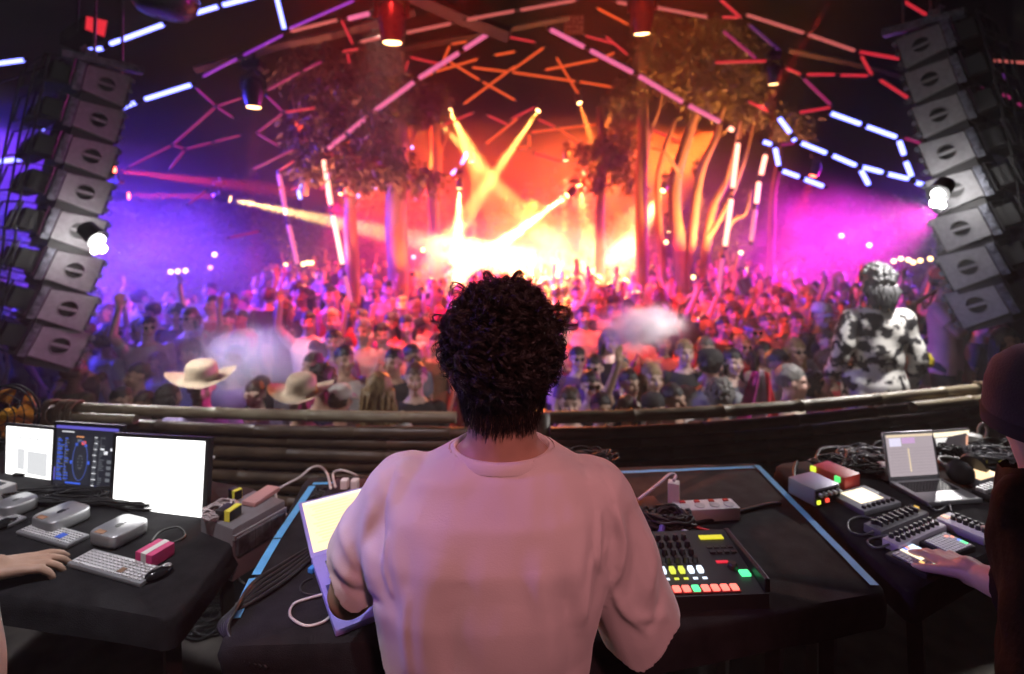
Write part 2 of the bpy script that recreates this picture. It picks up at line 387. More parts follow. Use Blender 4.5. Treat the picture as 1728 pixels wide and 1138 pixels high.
ORANGE = (1.0, 0.22, 0.03); AMBER = (1.0, 0.38, 0.08); YEL = (1.0, 0.55, 0.18); RED = (1.0, 0.03, 0.03); VIO = (0.24, 0.05, 1.0); MAG = (0.85, 0.02, 0.55)
PW = 50.0
moving_head('big moving head hanging at top with amber lens, over the dark eucalyptus', (662, 72), (655, 20), 6.2, 0.14, P(672, 470, 6.6), ORANGE, 150 * PW, 6)
moving_head('moving head hanging at top centre with narrow orange beam below it', (1083, 57), (1083, 10), 6.4, 0.12, P(1078, 420, 7.2), ORANGE, 240 * PW, 5)
moving_head('dim moving head with small amber lens beside the magenta hexagons', (428, 181), (425, 140), 6.6, 0.11, P(432, 600, 6.8), RED, 120 * PW, 6)
moving_head('small moving head with amber lens left of the bright hexagon', (1305, 142), (1300, 110), 7.4, 0.085, P(1300, 520, 8.2), RED, 120 * PW, 7)
small = [
    ('round lamp with long amber beam slanting down towards the centre, under the arch', (709, 172), 12.5, P(870, 345, 11.6), AMBER, 2600, 8),
    ('round lamp just below the long slanting beam lamp, lower and brighter', (759, 187), 12.5, P(800, 270, 11.0), AMBER, 1700, 12),
    ('round lamp tucked under the pink arch tube', (688, 152), 12.0, P(765, 400, 11.5), ORANGE, 500, 10),
    ('brightest round lamp below the arch peak, beam crossing down to the other side', (908, 187), 12.5, P(800, 345, 11.5), AMBER, 2600, 8),
    ('round lamp at the end of a slanting orange tube', (978, 174), 12.0, P(1060, 420, 11), ORANGE, 600, 11),
    ('star-like lamp in the leaves of the middle tree', (1043, 160), 11.0, P(955, 400, 11), ORANGE, 500, 11),
    ('small lamp on top of the thin upright beam in the middle', (955, 271), 12.0, P(948, 470, 12.0), AMBER, 900, 5),
    ('small lamp above the short white tube right of the great trunk', (796, 273), 12.5, P(802, 420, 12.5), AMBER, 700, 5),
    ('low lamp glowing white-hot above the smoke, beam pointing back down', (957, 330), 11.0, P(868, 395, 10.6), YEL, 7000, 9),
    ('low lamp with short cone of pale light by the great trunk', (775, 318), 11.5, P(772, 430, 11.5), YEL, 1300, 15),
    ('round red lamp with broad amber beam sweeping right across the trees', (388, 336), 8.5, P(860, 440, 11.0), YEL, 7000, 9),
    ('red lamp with a long low beam just past the monitor-side tower', (192, 288), 7.6, P(440, 317, 7.9), RED, 1100, 7),
    ('high red lamp with a slanting beam towards the small moving head', (1408, -8), 7.0, P(1296, 170, 7.3), RED, 260, 7),
    ('red lamp with short beam next to the fan-side speaker tower', (217, 331), 8.0, P(520, 332, 9.0), RED, 900, 6),
    ('tiny lamp low among the tree branches, warm white', (977, 313), 12.0, P(1000, 430, 11.5), AMBER, 250, 24),
    ('small red lamp beneath the open hexagon of blue tubes', (1372, 297), 9.0, P(1300, 500, 9.0), RED, 150, 25),
    ('round lamp shining through the right-hand branches, broad orange glow', (1240, 205), 11.0, P(1090, 350, 10.5), ORANGE, 420, 10),
    ('bright lamp standing between the right-hand stems', (1118, 322), 11.0, P(1085, 380, 10.6), YEL, 1300, 24),
    ('small orange lamp between the right-hand trees', (1178, 304), 11.0, P(1195, 430, 10.6), ORANGE, 200, 22),
    ('small lamp hanging by the foot of the middle branches', (1130, 391), 11.0, P(1130, 480, 11), AMBER, 0, 8),
    ('small amber lamp between the first two trunks', (577, 327), 10.0, P(600, 480, 9.5), ORANGE, 120, 16),
]
for lb, px, Y, tg, c, pw, an in small:
    moving_head(lb, px, (px[0], px[1] - 22), Y, 0.075, tg, c, pw * PW, an, lens_red if c == RED else lens_warm, 'beam_lamp', 'small beam lamps among the trees', 0.7)

# ------------------------------------------------------------------ wash lamps added to light haze, crowd, trees and booth, shaped as par cans
def added_par_can(label, loc, target, colr, power, ang, lensc, blend=0.6, rad=0.12):
    t = thing('added_par_can', label, 'stage lamp', loc, 0, 'added colour wash lamps')
    d = (Vector(target) - Vector(loc)).normalized()
    mb = MB(); mb.lathe([(.06, -.22), (.11, -.18), (.12, .05), (.125, .06)], 16, (0, 0, 0), d); autosmooth(mb.build('can', black_metal, t))
    mb = MB(); mb.lathe([(.105, .052), (.1, .056)], 16, (0, 0, 0), d); mb.build('lens', glow('par_lens_%d_%d' % (int(colr[0] * 99), int(colr[2] * 99)), colr, 6), t)
    mb = MB(); mb.tube([d.cross(Vector((0, 0, 1))).normalized() * .14, Vector((0, 0, .3)), d.cross(Vector((0, 0, 1))).normalized() * -.14], .012); mb.build('bracket', black_metal, t)
    spot('wash', Vector(loc) + d * .08, target, power, colr, ang, blend, rad, t)
added_par_can('added violet wash lamp high beyond the fan-side speaker tower', (-9.5, 8.5, 3.8), (-3.6, 8.8, 0.0), (.19, .035, 1.0), 16000, 58, VIO)
added_par_can('added deep blue wash lamp low behind the fan-side speaker tower', (-8.6, 6.2, 3.4), (-4.4, 7.6, 1.4), (0.07, 0.045, 1.0), 7500, 72, VIO)
added_par_can('added magenta wash lamp low behind the crowd near the riser', (10.0, 11.8, 2.4), (4.4, 10.4, 0.8), MAG, 15000, 58, MAG)
added_par_can('added violet wash lamp beyond the riser', (9.5, 9.0, 3.2), (5.0, 9.4, 0.8), VIO, 4200, 60, VIO)
added_par_can('added red wash lamp over the middle of the crowd', (1.9, 13.2, 3.6), (0.6, 9.8, 0.0), (1, .04, .02), 9000, 62, RED)
added_par_can('added red wash lamp between the trunks', (-2.0, 12.5, 3.2), (-1.3, 9.2, 0.0), (1, .03, .05), 6000, 62, RED)
added_par_can('added amber wash lamp over the far crowd', (0.6, 15.0, 2.9), (0.4, 11.0, 0.4), (1, .20, .03), 7500, 62, AMBER)
added_par_can('added crimson wash lamp behind the trees', (-5.0, 14.0, 2.8), (-2.8, 11.6, 0.2), (1, .01, .16), 5500, 65, RED)
added_par_can('added orange uplight among the crowd by the many-stemmed tree', P(1258, 478, 8.4), (3.2, 9.5, 4.2), (1, .3, .08), 3600, 100, ORANGE)
added_par_can('added orange uplight at the foot of the great trunk', (-1.6, 8.5, 0.7), (-2.1, 9.3, 3.4), ORANGE, 700, 80, ORANGE)
added_par_can('added rose uplight among the crowd under the dark eucalyptus', P(516, 512, 7.3), (-2.8, 8.3, 3.9), (1.0, .24, .12), 2400, 100, MAG)
added_par_can('added hot white-amber lamp pointed at the centre of the crowd', P(1085, 330, 10.6), P(1020, 470, 9.3), (1.0, .42, .12), 16000, 46, AMBER)
added_par_can('added hot rose lamp pointed at the crowd beside the great trunk', (-1.8, 7.4, 5.9), P(632, 556, 6.2), (1.0, .50, .42), 2600, 24, AMBER)
added_par_can('added rose key lamp over the booth', (0.6, -1.5, 3.7), (-0.03, 1.0, 1.2), (1.0, .37, .39), 235, 22, AMBER)
added_par_can('added violet side lamp over the booth', (-2.9, 0.9, 2.7), (-0.3, 0.9, 1.3), (.36, .18, 1.0), 150, 22, VIO)
added_par_can('added white lamp over the booth facing the monitor table side', (0.6, 0.6, 4.6), (-3.2, 4.0, 1.7), (.94, .94, 1.0), 62, 34, AMBER)
added_par_can('added white lamp over the booth facing the riser side', (-0.6, 0.6, 4.6), (3.3, 4.0, 2.0), (.94, .94, 1.0), 62, 34, AMBER)
added_par_can('added orange side wash beyond the many-stemmed tree', (5.6, 13.6, 4.6), (0.2, 12.2, 1.6), (1, .11, .012), 30000, 64, ORANGE)
added_par_can('added red side wash beyond the dark eucalyptus', (-5.8, 13.2, 4.8), (0.0, 12.2, 1.4), (1, .06, .015), 22000, 64, RED)
added_par_can('added white lamp over the monitor table', (-1.25, 0.5, 4.2), (-1.15, 1.4, .97), (.96, .92, 1.0), 300, 48, AMBER)
added_par_can('added white lamp over the controller table', (1.35, 0.5, 4.2), (1.4, 1.55, .97), (.96, .92, 1.0), 170, 20, AMBER)
added_par_can('added white lamp over the taped table', (0.25, 2.6, 4.4), (0.2, 1.5, .97), (.95, .92, 1.0), 150, 24, AMBER)
added_par_can('added red lamp above the booth facing the crowd between the trunks', (-0.9, 3.2, 6.4), (-1.6, 8.0, 0.3), (1, .03, .025), 6200, 46, RED)
added_par_can('added orange-red lamp above the booth facing the crowd under the arch', (0.9, 3.2, 6.4), (1.7, 8.2, 0.3), (1, .045, .015), 7000, 48, RED)
added_par_can('added amber lamp above the booth facing the olive crown', (2.0, 3.5, 6.8), (3.6, 9.4, 5.0), (1, .42, .16), 700, 30, AMBER)
added_par_can('added rose lamp above the booth facing the dark eucalyptus', (-1.5, 3.5, 6.8), (-2.8, 8.2, 4.7), (1, .25, .30), 650, 30, MAG)

# ------------------------------------------------------------------ bamboo rail
TZ = 0.97                                             # table height
bamboo = pbr('pale_bamboo', (0.36, 0.31, 0.20), 0.45, vary=0.6, vscale=7, bump=0.2, bscale=40, stretch=(1, 1, 6), c2=(0.17, 0.12, 0.07))
dark_bamboo = pbr('dark_bamboo', (0.11, 0.07, 0.04), 0.4, vary=0.6, vscale=9, bump=0.25, bscale=40)
rope_mat = pbr('hemp_rope', (0.22, 0.15, 0.09), 0.9, vary=0.4, vscale=60, bump=0.6, bscale=200)
def rail_pt(x):
    """point of the rail's centre line below the photograph column x"""
    t = (x - 864) / 800.0
    Y = 2.35 + (0.16 * t * t if t < 0 else 0.46 * t * t)
    return Vector(((x - HX) / FPX * Y, Y, 0.94))
def bamboo_pole(parent, pts, r, m, node_px=0.42):
    path = []; rs = []
    pts = smooth_path(pts, 8); acc = rng.random() * node_px
    for i, p in enumerate(pts):
        if i: acc += (p - pts[i - 1]).length
        if acc > node_px and 0 < i < len(pts) - 1:
            acc = 0; d = (pts[i + 1] - pts[i - 1]).normalized() * 0.006
            path += [p - d * 2, p - d, p, p + d, p + d * 2]; rs += [r * .97, r * 1.1, r * 1.13, r * 1.08, r * .96]
        else: path.append(p); rs.append(r)
    mb = MB(); mb.tube(path, rs, 12); return autosmooth(mb.build('bamboo_pole', m, parent), 50)
rail = thing('bamboo_railing', 'curved railing of bamboo poles lashed together along the booth front', 'railing', (0, 2.35, 0))
def off(v): return Vector(v) - Vector((0, 2.35, 0))
bamboo_pole(rail, [off(rail_pt(x)) for x in (112, 200, 330, 480, 640, 770)], 0.026, bamboo)
bamboo_pole(rail, [off(rail_pt(x)) for x in (925, 1050, 1200, 1350, 1500, 1660)], 0.028, bamboo)
bamboo_pole(rail, [off(rail_pt(x) + Vector((0, -0.05, -0.025))) for x in (118, 170, 242)], 0.022, bamboo)
bamboo_pole(rail, [off(rail_pt(x) + Vector((0, -0.06, -0.035))) for x in (1525, 1590, 1665)], 0.025, bamboo)
for k, (dz, dy) in enumerate([(-.07, .0), (-.125, .012), (-.18, -.004), (-.235, .01), (-.29, 0), (-.345, .01), (-.4, 0)]):
    bamboo_pole(rail, [off(rail_pt(x) + Vector((0, dy, dz + rng.uniform(-.006, .006)))) for x in (40, 240, 460, 680, 864)], 0.027, dark_bamboo)
    bamboo_pole(rail, [off(rail_pt(x) + Vector((0, dy, dz + rng.uniform(-.006, .006)))) for x in (880, 1080, 1290, 1500, 1720)], 0.027, dark_bamboo)
for x, w in ((85, .05), (908, .055), (1675, .055)):
    p = off(rail_pt(x)); mb = MB(); mb.tube([p + Vector((0, -.02, -.94)), p + Vector((0.004, -.02, -.4)), p + Vector((0, -.02, .0 if x != 908 else .03))], [w, w * .95, w], 12); mb.build('post', dark_bamboo, rail, True)
for x in (96, 118, 135, 1655, 1668, 1690):
    p = off(rail_pt(x) + Vector((0, -.02, -.02)))
    path = [p + Vector((0.012 * (a / 6 - 2) + rng.uniform(-.003, .003), .055 * math.cos(a * .9), .06 * math.sin(a * .9))) for a in range(22)]
    mb = MB(); mb.tube(smooth_path(path, 3), .0065, 6); mb.build('rope_lashing', rope_mat, rail, True)
kick = MB()
pl = [rail_pt(x) + Vector((0, .07, 0)) for x in range(-40, 1780, 60)]
for a, b in zip(pl, pl[1:]): kick.add([(a.x, a.y, 0.0), (b.x, b.y, 0.0), (b.x, b.y, .86), (a.x, a.y, .86)], [(0, 1, 2, 3)])
drape = kick.build('booth_drape', pbr('black_drape', (0.006, 0.006, 0.007), 0.95, vary=0.3, vscale=10)); drape.modifiers.new('thick', 'SOLIDIFY').thickness = 0.01
tag(drape, 'black drape hanging behind the bamboo poles', 'drape')

# ------------------------------------------------------------------ tables
tape_mat = pbr('blue_tape', (0.12, 0.50, 0.92), 0.5, vary=0.25, vscale=18, bump=0.1, bscale=90)
leg_wood = pbr('dark_trestle_wood', (0.045, 0.03, 0.024), 0.7, vary=0.5, vscale=10, bump=0.2, bscale=50)
def round_poly(poly, rad=0.04, step=0.03):
    out = []; n = len(poly)
    for i in range(n):
        p0 = Vector(poly[i - 1]); p1 = Vector(poly[i]); p2 = Vector(poly[(i + 1) % n])
        a = p1 + (p0 - p1).normalized() * rad; b = p1 + (p2 - p1).normalized() * rad
        for k in range(5):
            t = k / 4; out.append(a * (1 - t) ** 2 + p1 * 2 * t * (1 - t) + b * t * t)
        q = p2 + (p1 - p2).normalized() * rad; m = max(1, int((q - b).length / step))
        for k in range(1, m): out.append(b + (q - b) * k / m)
    return out
def table(label, poly, drop, legs, seed=0):
    c = sum((Vector(p) for p in poly), Vector((0, 0))) / len(poly)
    t = thing('table', label, 'table', (c.x, c.y, 0))
    pl = [Vector(p) - c for p in round_poly(poly)]; n = len(pl)
    vs_, fs_ = [], []
    for k, (z, o) in enumerate(((0, 0), (-.008, .008), (-.03, .012), (-drop * .6, .014), (-drop, .016))):
        for i, p in enumerate(pl):
            d = p.normalized(); w = mnoise.noise(Vector((p.x * 9 + seed, p.y * 9, k * .4))) * .014 * (k / 3 if k > 1 else 0)
            q = p + d * (o + w); vs_.append((q.x, q.y, TZ + z + (w * .8 if k == 4 else 0)))
    for k in range(4):
        for i in range(n): fs_.append((k * n + i, (k + 1) * n + i, (k + 1) * n + (i + 1) % n, k * n + (i + 1) % n))
    vs_.append((0, 0, TZ)); fs_ += [(i, (i + 1) % n, len(vs_) - 1) for i in range(n)]
    mb = MB(); mb.add(vs_, fs_); o = mb.build('table_cloth', table_cloth_mat, t); autosmooth(o, 60)
    mb = MB(); mb.prism([tuple(p * .97) for p in pl], TZ - .035, TZ - .006); mb.build('table_top', leg_wood, t)
    for (a, b) in legs:
        mb = MB(); A = Vector(a) - c.to_3d(); B = Vector(b) - c.to_3d(); d = (B - A).normalized()
        mb.tube([A, B], .022, 4); mb.build('leg', leg_wood, t)
    return t, c
def strip(parent, c, a, b, w, z=TZ + .0035, m=tape_mat, name='tape_strip'):
    a = Vector(a).to_2d() if len(a) == 3 else Vector(a); b = Vector(b).to_2d() if len(b) == 3 else Vector(b)
    d = (b - a); L = d.length; d.normalize(); s = Vector((-d.y, d.x)) * w / 2; k = max(2, int(L / .05))
    mb = MB(); vs_ = []
    for i in range(k + 1):
        p = a + d * L * i / k - c; z_ = z + .0006 * math.sin(i * 2.1)
        vs_ += [(p.x - s.x, p.y - s.y, z_), (p.x + s.x, p.y + s.y, z_)]
    mb.add(vs_, [(2 * i, 2 * i + 2, 2 * i + 3, 2 * i + 1) for i in range(k)])
    return mb.build(name, m, parent)
mid_poly = [(-.57, 1.0), (.25, 1.03), (.845, 1.155), (.868, 1.81), (-.68, 1.70)]
mid_table, mc = table('long black cloth table edged with blue tape in front of the curly-haired performer', mid_poly, .075, [
    ((-.46, 1.1, TZ - .03), (-.5, 1.05, 0)), ((-.46, 1.55, TZ - .03), (-.5, 1.6, 0)), ((.62, 1.2, TZ - .03), (.56, 1.14, 0)), ((.74, 1.2, TZ - .03), (.72, 1.16, 0)), ((.7, 1.7, TZ - .03), (.72, 1.75, 0))], 3)
strip(mid_table, mc, PZ(1277, 787, TZ), PZ(1476, 990, TZ), .02)
strip(mid_table, mc, PZ(1272, 790, TZ), PZ(700, 812, TZ), .018)
strip(mid_table, mc, PZ(700, 812, TZ), PZ(528, 818, TZ), .016)
strip(mid_table, mc, PZ(527, 822, TZ), PZ(468, 910, TZ), .021)
strip(mid_table, mc, PZ(467, 912, TZ), PZ(432, 972, TZ), .021)
strip(mid_table, mc, PZ(428, 978, TZ), PZ(397, 1046, TZ), .021)
right_table, rc = table('black cloth table crowded with small controllers and two laptops', [(.90, 1.15), (1.12, 1.26), (2.0, 1.66), (2.15, 2.06), (.925, 1.80)], .07, [
    ((.98, 1.25, TZ - .03), (.98, 1.2, 0)), ((1.85, 1.7, TZ - .03), (1.85, 1.7, 0)), ((1.0, 1.7, TZ - .03), (1.0, 1.7, 0)), ((2.0, 1.98, TZ - .03), (2.0, 1.98, 0))], 5)
left_table, lc = table('black cloth table carrying bright monitors and white keyboards', [(-1.9, 1.30), (-1.08, 1.145), (-.715, 1.07), (-.735, 1.33), (-.80, 1.62), (-1.9, 1.95)], .065, [
    ((-.80, 1.2, TZ - .03), (-.72, 1.12, 0)), ((-.85, 1.5, TZ - .03), (-.82, 1.56, 0)), ((-1.7, 1.4, TZ - .03), (-1.7, 1.36, 0))], 8)

# ------------------------------------------------------------------ devices (each placed by the three corners of its footprint)
def frame(fl, fr, bl, z=TZ):
    a = PZ(*fl, z); b = PZ(*fr, z); c = PZ(*bl, z)
    x = (b - a); w = x.length; x.normalize(); y = Vector((-x.y, x.x, 0)); d = abs((c - a).dot(y))
    return Vector((a.x, a.y, TZ + .0005)), math.atan2(x.y, x.x), w, d
def place(name, label, cat, fl, fr, bl, z=TZ, group=None):
    o, rz, w, d = frame(fl, fr, bl, z)
    return thing(name, label, cat, o, rz, group), w, d
key_white = pbr('key_white', (0.78, 0.77, 0.78), 0.5, vary=0.06, vscale=30)
key_black = pbr('key_black', (0.02, 0.02, 0.022), 0.5)
def keys(parent, x0, y0, w, d, z, cols, rows, m, h=.0022, name='keys'):
    mb = MB(); kw, kd = w / cols, d / rows
    for r in range(rows):
        c = 0
        while c < cols:
            span = 5 if (r == 0 and c == 3) else 1
            mb.box((x0 + (c + span / 2) * kw, y0 + (r + .5) * kd, z + h / 2), (kw * span - .0032, kd - .0032, h)); c += span
    o = mb.build(name, m, parent); o['kind'] = 'stuff'; return o
def keyboard(label, fl, fr, bl):
    t, w, d = place('keyboard', label, 'keyboard', fl, fr, bl, group='white keyboards')
    mb = MB(); mb.box((w / 2, d / 2, .006), (w, d, .011), bev=.004); autosmooth(mb.build('base', alu, t))
    keys(t, .006, .005, w - .012, d - .01, .0115, 18, 6, key_white)
    return t, w, d
k1, w, d = keyboard('white keyboard with brown sticker, beside the black mouse', (112, 958), (236, 994), (144, 929))
mb = MB(); mb.box((w * .66, d * .3, .0145), (.016, .016, .001)); mb.build('sticker', pbr('brown_sticker', (.25, .13, .07), .6), k1)
k2, w, d = keyboard('white keyboard with blue sticker, next to the resting hand', (26, 904), (112, 929), (50, 881))
mb = MB(); mb.box((w * .72, d * .4, .0145), (.022, .02, .001)); mb.build('sticker', pbr('blue_sticker', (.05, .14, .7), .6), k2)
keyboard('white keyboard cut off by the picture edge below the small printer', (-50, 876), (14, 893), (-28, 860))
apple_mat = pbr('dark_mark', (0.015, 0.015, 0.016), 0.35)
def fruit_mark(parent, x, y, s, z):
    pts = []
    for i in range(36):
        a = 2 * math.pi * i / 36; r = 1 - .10 * abs(math.cos(a * .5 + math.pi / 4)) ** 8
        px, py = .9 * math.cos(a), math.sin(a)
        if abs(px) < .35 and py > .5: py -= .16 * (1 - abs(px) / .35)
        if abs(px) < .3 and py < -.5: py += .10 * (1 - abs(px) / .3)
        bx, by = px - 1.0, py - .1
        if math.hypot(bx, by) < .42: px = 1.0 - math.sqrt(max(0, .42 ** 2 - by * by))
        pts.append((x + px * s, y + py * s))
    mb = MB(); mb.prism(pts, z, z + .0006)
    lf = [(x + s * (.05 + .42 * t + .16 * math.sin(math.pi * t) * sg), y + s * (1.05 + .5 * t - .12 * math.sin(math.pi * t) * sg)) for sg, rngt in ((1, range(0, 7)), (-1, range(6, -1, -1))) for t in [k / 6 for k in rngt]]
    mb.prism(lf[:7] + lf[8:13], z, z + .0006); return mb.build('fruit_mark', apple_mat, parent)
def mini(label, fl, fr, bl, sticker=None):
    t, w, d = place('mini_computer', label, 'computer', fl, fr, bl, TZ + .036, 'small square computers')
    s = (w + d) / 2
    mb = MB(); mb.v = []; pl = round_poly([(0, 0), (s, 0), (s, s), (0, s)], .022, .05)
    c = Vector((s / 2, s / 2))
    rings = [(.90, .003), (.985, .006), (1.0, .012), (1.0, .030), (.985, .0345), (.955, .036)]
    vs_ = []; n = len(pl)
    for k, z in rings: vs_ += [((c + (p - c) * k).x, (c + (p - c) * k).y, z) for p in pl]
    fs_ = [(i * n + j, i * n + (j + 1) % n, (i + 1) * n + (j + 1) % n, (i + 1) * n + j) for i in range(5) for j in range(n)] + [tuple(range(n - 1, -1, -1)), tuple(5 * n + j for j in range(n))]
    mb.add(vs_, fs_); autosmooth(mb.build('case', alu, t), 50)
    fruit_mark(t, s * .5, s * .5, s * .105, .0362)
    mb = MB(); mb.box((s * .5, s * .5, .0015), (s * .84, s * .84, .003)); mb.build('foot', black_plastic, t)
    if sticker:
        mb = MB(); mb.box((s * .35, s * .12, .0366), (.03, .014, .0008)); mb.build('sticker', pbr('sticker_%s' % label[:9], sticker, .6), t)
    return t
mini('silver mini computer between the big monitor and the white keyboard', (146, 898), (196, 911), (184, 864), (.35, .18, .1))
mini('silver mini computer behind the keyboard with blue sticker', (48, 873), (92, 887), (88, 841), (.1, .15, .5))
mini('silver mini computer at the picture edge under the small monitor', (-16, 850), (9, 860), (12, 817))
def mouse(label, px, rz):
    p = PZ(*px, TZ); t = thing('mouse', label, 'mouse', p, rz)
    t.scale = (.68, .68, .8)
    mb = MB(); mb.ell((0, 0, .012), (.026, .045, .017)); autosmooth(mb.build('shell', pbr('glossy_black', (.015, .015, .016), .15), t), 80)
    mb = MB(); mb.ell((0, .02, .02), (.012, .02, .0095)); mb.build('top_plate', alu, t, True)
mouse('black mouse with silver top right of the long keyboard', (268, 974), R(-35))
mouse('black mouse at the picture edge beside the resting hand', (8, 890), R(-20))
t, w, d = place('cardboard_carton', 'small pink carton with a white stripe', 'box', (228, 932), (256, 940), (251, 905), TZ + .03)
mb = MB(); mb.box((w / 2, d / 2, .016), (w, d, .03), bev=.002); mb.build('carton', pbr('pink_card', (.75, .05, .22), .6, vary=.15), t)
mb = MB(); mb.box((w / 2, d / 2, .0165), (w * .3, d + .001, .0305)); mb.build('stripe', white_plastic, t)
cable('cable', 'black cable curling round the pink carton', [PZ(262, 915, TZ + .004), PZ(285, 918, TZ + .01), PZ(312, 905, TZ + .004), PZ(300, 890, TZ + .01), PZ(270, 898, TZ + .015), PZ(255, 915, TZ + .03)], .0025)
t = thing('cable_tag', 'bright yellow cable tag beside the mini computer', 'tag', PZ(238, 897, TZ)); mb = MB(); mb.box((0, 0, .008), (.02, .012, .015), Matrix.Rotation(.5, 3, 'Z'), bev=.002); mb.build('flag', pbr('yellow_tag', (.8, .75, .05), .5), t)

# monitors
screen_white = glow('bright_white_screen', (1.0, 0.99, 0.97), 2.6, True)
def monitor(label, tl, tr, br, bl, Yl, Yr, scr, name='monitor', stand=True):
    """corners in pixels, distance of its sides"""
    B = P(*bl, Yl); Br = P(*br, Yr); Tl = P(*tl, Yl + .035); Tr = P(*tr, Yr + .035)
    t = thing(name, label, 'monitor', (B + Br) / 2)
    o = Vector(t.location); x = (Br - B); y = ((Tl - B) + (Tr - Br)) / 2; nrm = x.cross(y).normalized()
    c = [B - o, Br - o, Tr - o, Tl - o]; e = .012
    cen = sum(c, Vector()) / 4; co = [cen + (p - cen) * (1 + e / .12) for p in c]
    mb = MB(); th = -nrm * .012 if nrm.y < 0 else nrm * .012
    if nrm.y > 0: nrm = -nrm
    back = -nrm * .014
    mb.add(co + [p + back for p in co], [(0, 1, 2, 3), (7, 6, 5, 4), (0, 4, 5, 1), (1, 5, 6, 2), (2, 6, 7, 3), (3, 7, 4, 0)]); mb.build('bezel', black_plastic, t)
    mb = MB(); f = nrm * .0015; mb.add([p + f for p in c], [(0, 1, 2, 3)]); sc_ = mb.build('screen', scr, t)
    if stand:
        mb = MB(); m_ = (c[0] + c[1]) / 2 + back * 2; mb.box((m_.x, m_.y + .03, (TZ - o.z) + .004), (.13, .1, .008), bev=.002); mb.cyl((m_.x, m_.y + .03, TZ - o.z), (m_.x, m_.y + .01, .05), .009); mb.build('stand', black_plastic, t)
    return t, c, nrm, sc_
def on_screen(t, c, nrm, rects, mats, name='screen_graphics', depth=.0025):
    """rects (u0, v0, u1, v1, material index) with v up"""
    mb = MB()
    def Q(u, v): return (c[0] * (1 - u) + c[1] * u) * (1 - v) + (c[3] * (1 - u) + c[2] * u) * v + nrm * depth
    for u0, v0, u1, v1, m in rects: mb.add([Q(u0, v0), Q(u1, v0), Q(u1, v1), Q(u0, v1)], [(0, 1, 2, 3)], m)
    o = mb.build(name, mats, t); o['kind'] = 'stuff'; return o
t, c, n_, s_ = monitor('small bright white monitor in front of the orange fan', (12, 719), (90, 726), (85, 828), (10, 810), 1.73, 1.68, screen_white)
on_screen(t, c, n_, [(.26, .25, .43, .62, 0), (.48, .2, .92, .6, 0), (.3, .78, .36, .84, 0), (.5, .79, .56, .85, 0), (.66, .79, .72, .85, 0)], [glow('pale_grey_window', (.9, .91, .93), 0.88)])
gm_ = [glow('ui_blue', (.05, .13, .8), 1.1), glow('ui_grey', (.3, .32, .36), .5), glow('ui_white', (.9, .9, .95), 1.1), glow('ui_red', (.9, .1, .12), 1.0), glow('ui_orange', (1, .4, .15), .9), glow('ui_dark', (.02, .022, .035), .9), glow('ui_violet', (.16, .13, .75), .8)]
t, c, n_, s_ = monitor('dark monitor showing a blue dial and columns of small text', (97, 717), (202, 724), (190, 838), (90, 826), 1.64, 1.60, glow('dark_software_screen', (.012, .013, .022), 1.0))
rs_ = [(0, .955, 1, 1, 6), (.27, .12, .58, .84, 5)]
q = random.Random(3)
for i in range(30): v = .80 - i * .022; rs_.append((.04, v, .06 + q.random() * .09, v + .012, 0 if i % 3 else 1)); rs_.append((.16, v, .17 + q.random() * .07, v + .012, 1 if i % 2 else 0))
for i in range(26): v = .84 - i * .03; rs_.append((.62 + q.random() * .02, v, .67 + q.random() * .04, v + .013, 2 if i % 3 == 0 else 1)); rs_.append((.73, v, .74 + q.random() * .08, v + .01, 1))
for i in range(16): u = .05 + i * .058; rs_.append((u, .07, u + .03, .085, 1 if i % 2 else 2))
for i in range(12): a = i / 12 * 2 * math.pi; rs_.append((.425 + .035 * math.cos(a) - .01, .45 + .1 * math.sin(a), .425 + .035 * math.cos(a) + .012, .45 + .1 * math.sin(a) + .012, 1))
rs_ += [(.34, .83, .46, .85, 4), (.36, .76, .43, .80, 1), (.43, .72, .50, .78, 3), (.33, .70, .37, .74, 0), (.48, .69, .52, .73, 0), (.26, .42, .29, .47, 0), (.55, .43, .58, .48, 0), (.2, .12, .46, .145, 0), (.74, .66, .80, .69, 2), (.8, .6, .86, .65, 2), (.9, .66, .95, .7, 2), (.7, .1, .78, .125, 0), (0, .15, .02, .35, 6), (.985, .62, 1, .9, 6), (.1, .9, .3, .915, 2)]
rs_ += [(.86, .2 + .09 * i, .93, .25 + .09 * i, 1) for i in range(4)]
on_screen(t, c, n_, rs_, gm_)
mb = MB()
def Q(u, v, k=.0032): return (c[0] * (1 - u) + c[1] * u) * (1 - v) + (c[3] * (1 - u) + c[2] * u) * v + n_ * k
ring = [Q(.425 + .12 * math.cos(a), .48 + .30 * math.sin(a)) for a in [2 * math.pi * i / 40 for i in range(41)]]
mb.tube(ring, .0016, 4); mb.build('dial_ring', glow('dial_blue', (.06, .1, .4), .7), t)
monitor('large bright white monitor, biggest of the three', (198, 737), (347, 745), (340, 877), (191, 851), 1.52, 1.46, glow('bright_white_screen_big', (1.0, 0.99, 0.97), 3.0, True))
t, w, d = place('label_printer', 'white box with grey slots at the picture edge', 'box', (-40, 838), (2, 848), (-20, 826))
mb = MB(); mb.box((w / 2, d / 2, .02), (w, d, .04), bev=.004); mb.build('shell', white_plastic, t); mb = MB(); mb.box((w / 2, d / 2, .0405), (w * .5, d * .4, .003)); mb.build('slot', black_plastic, t)

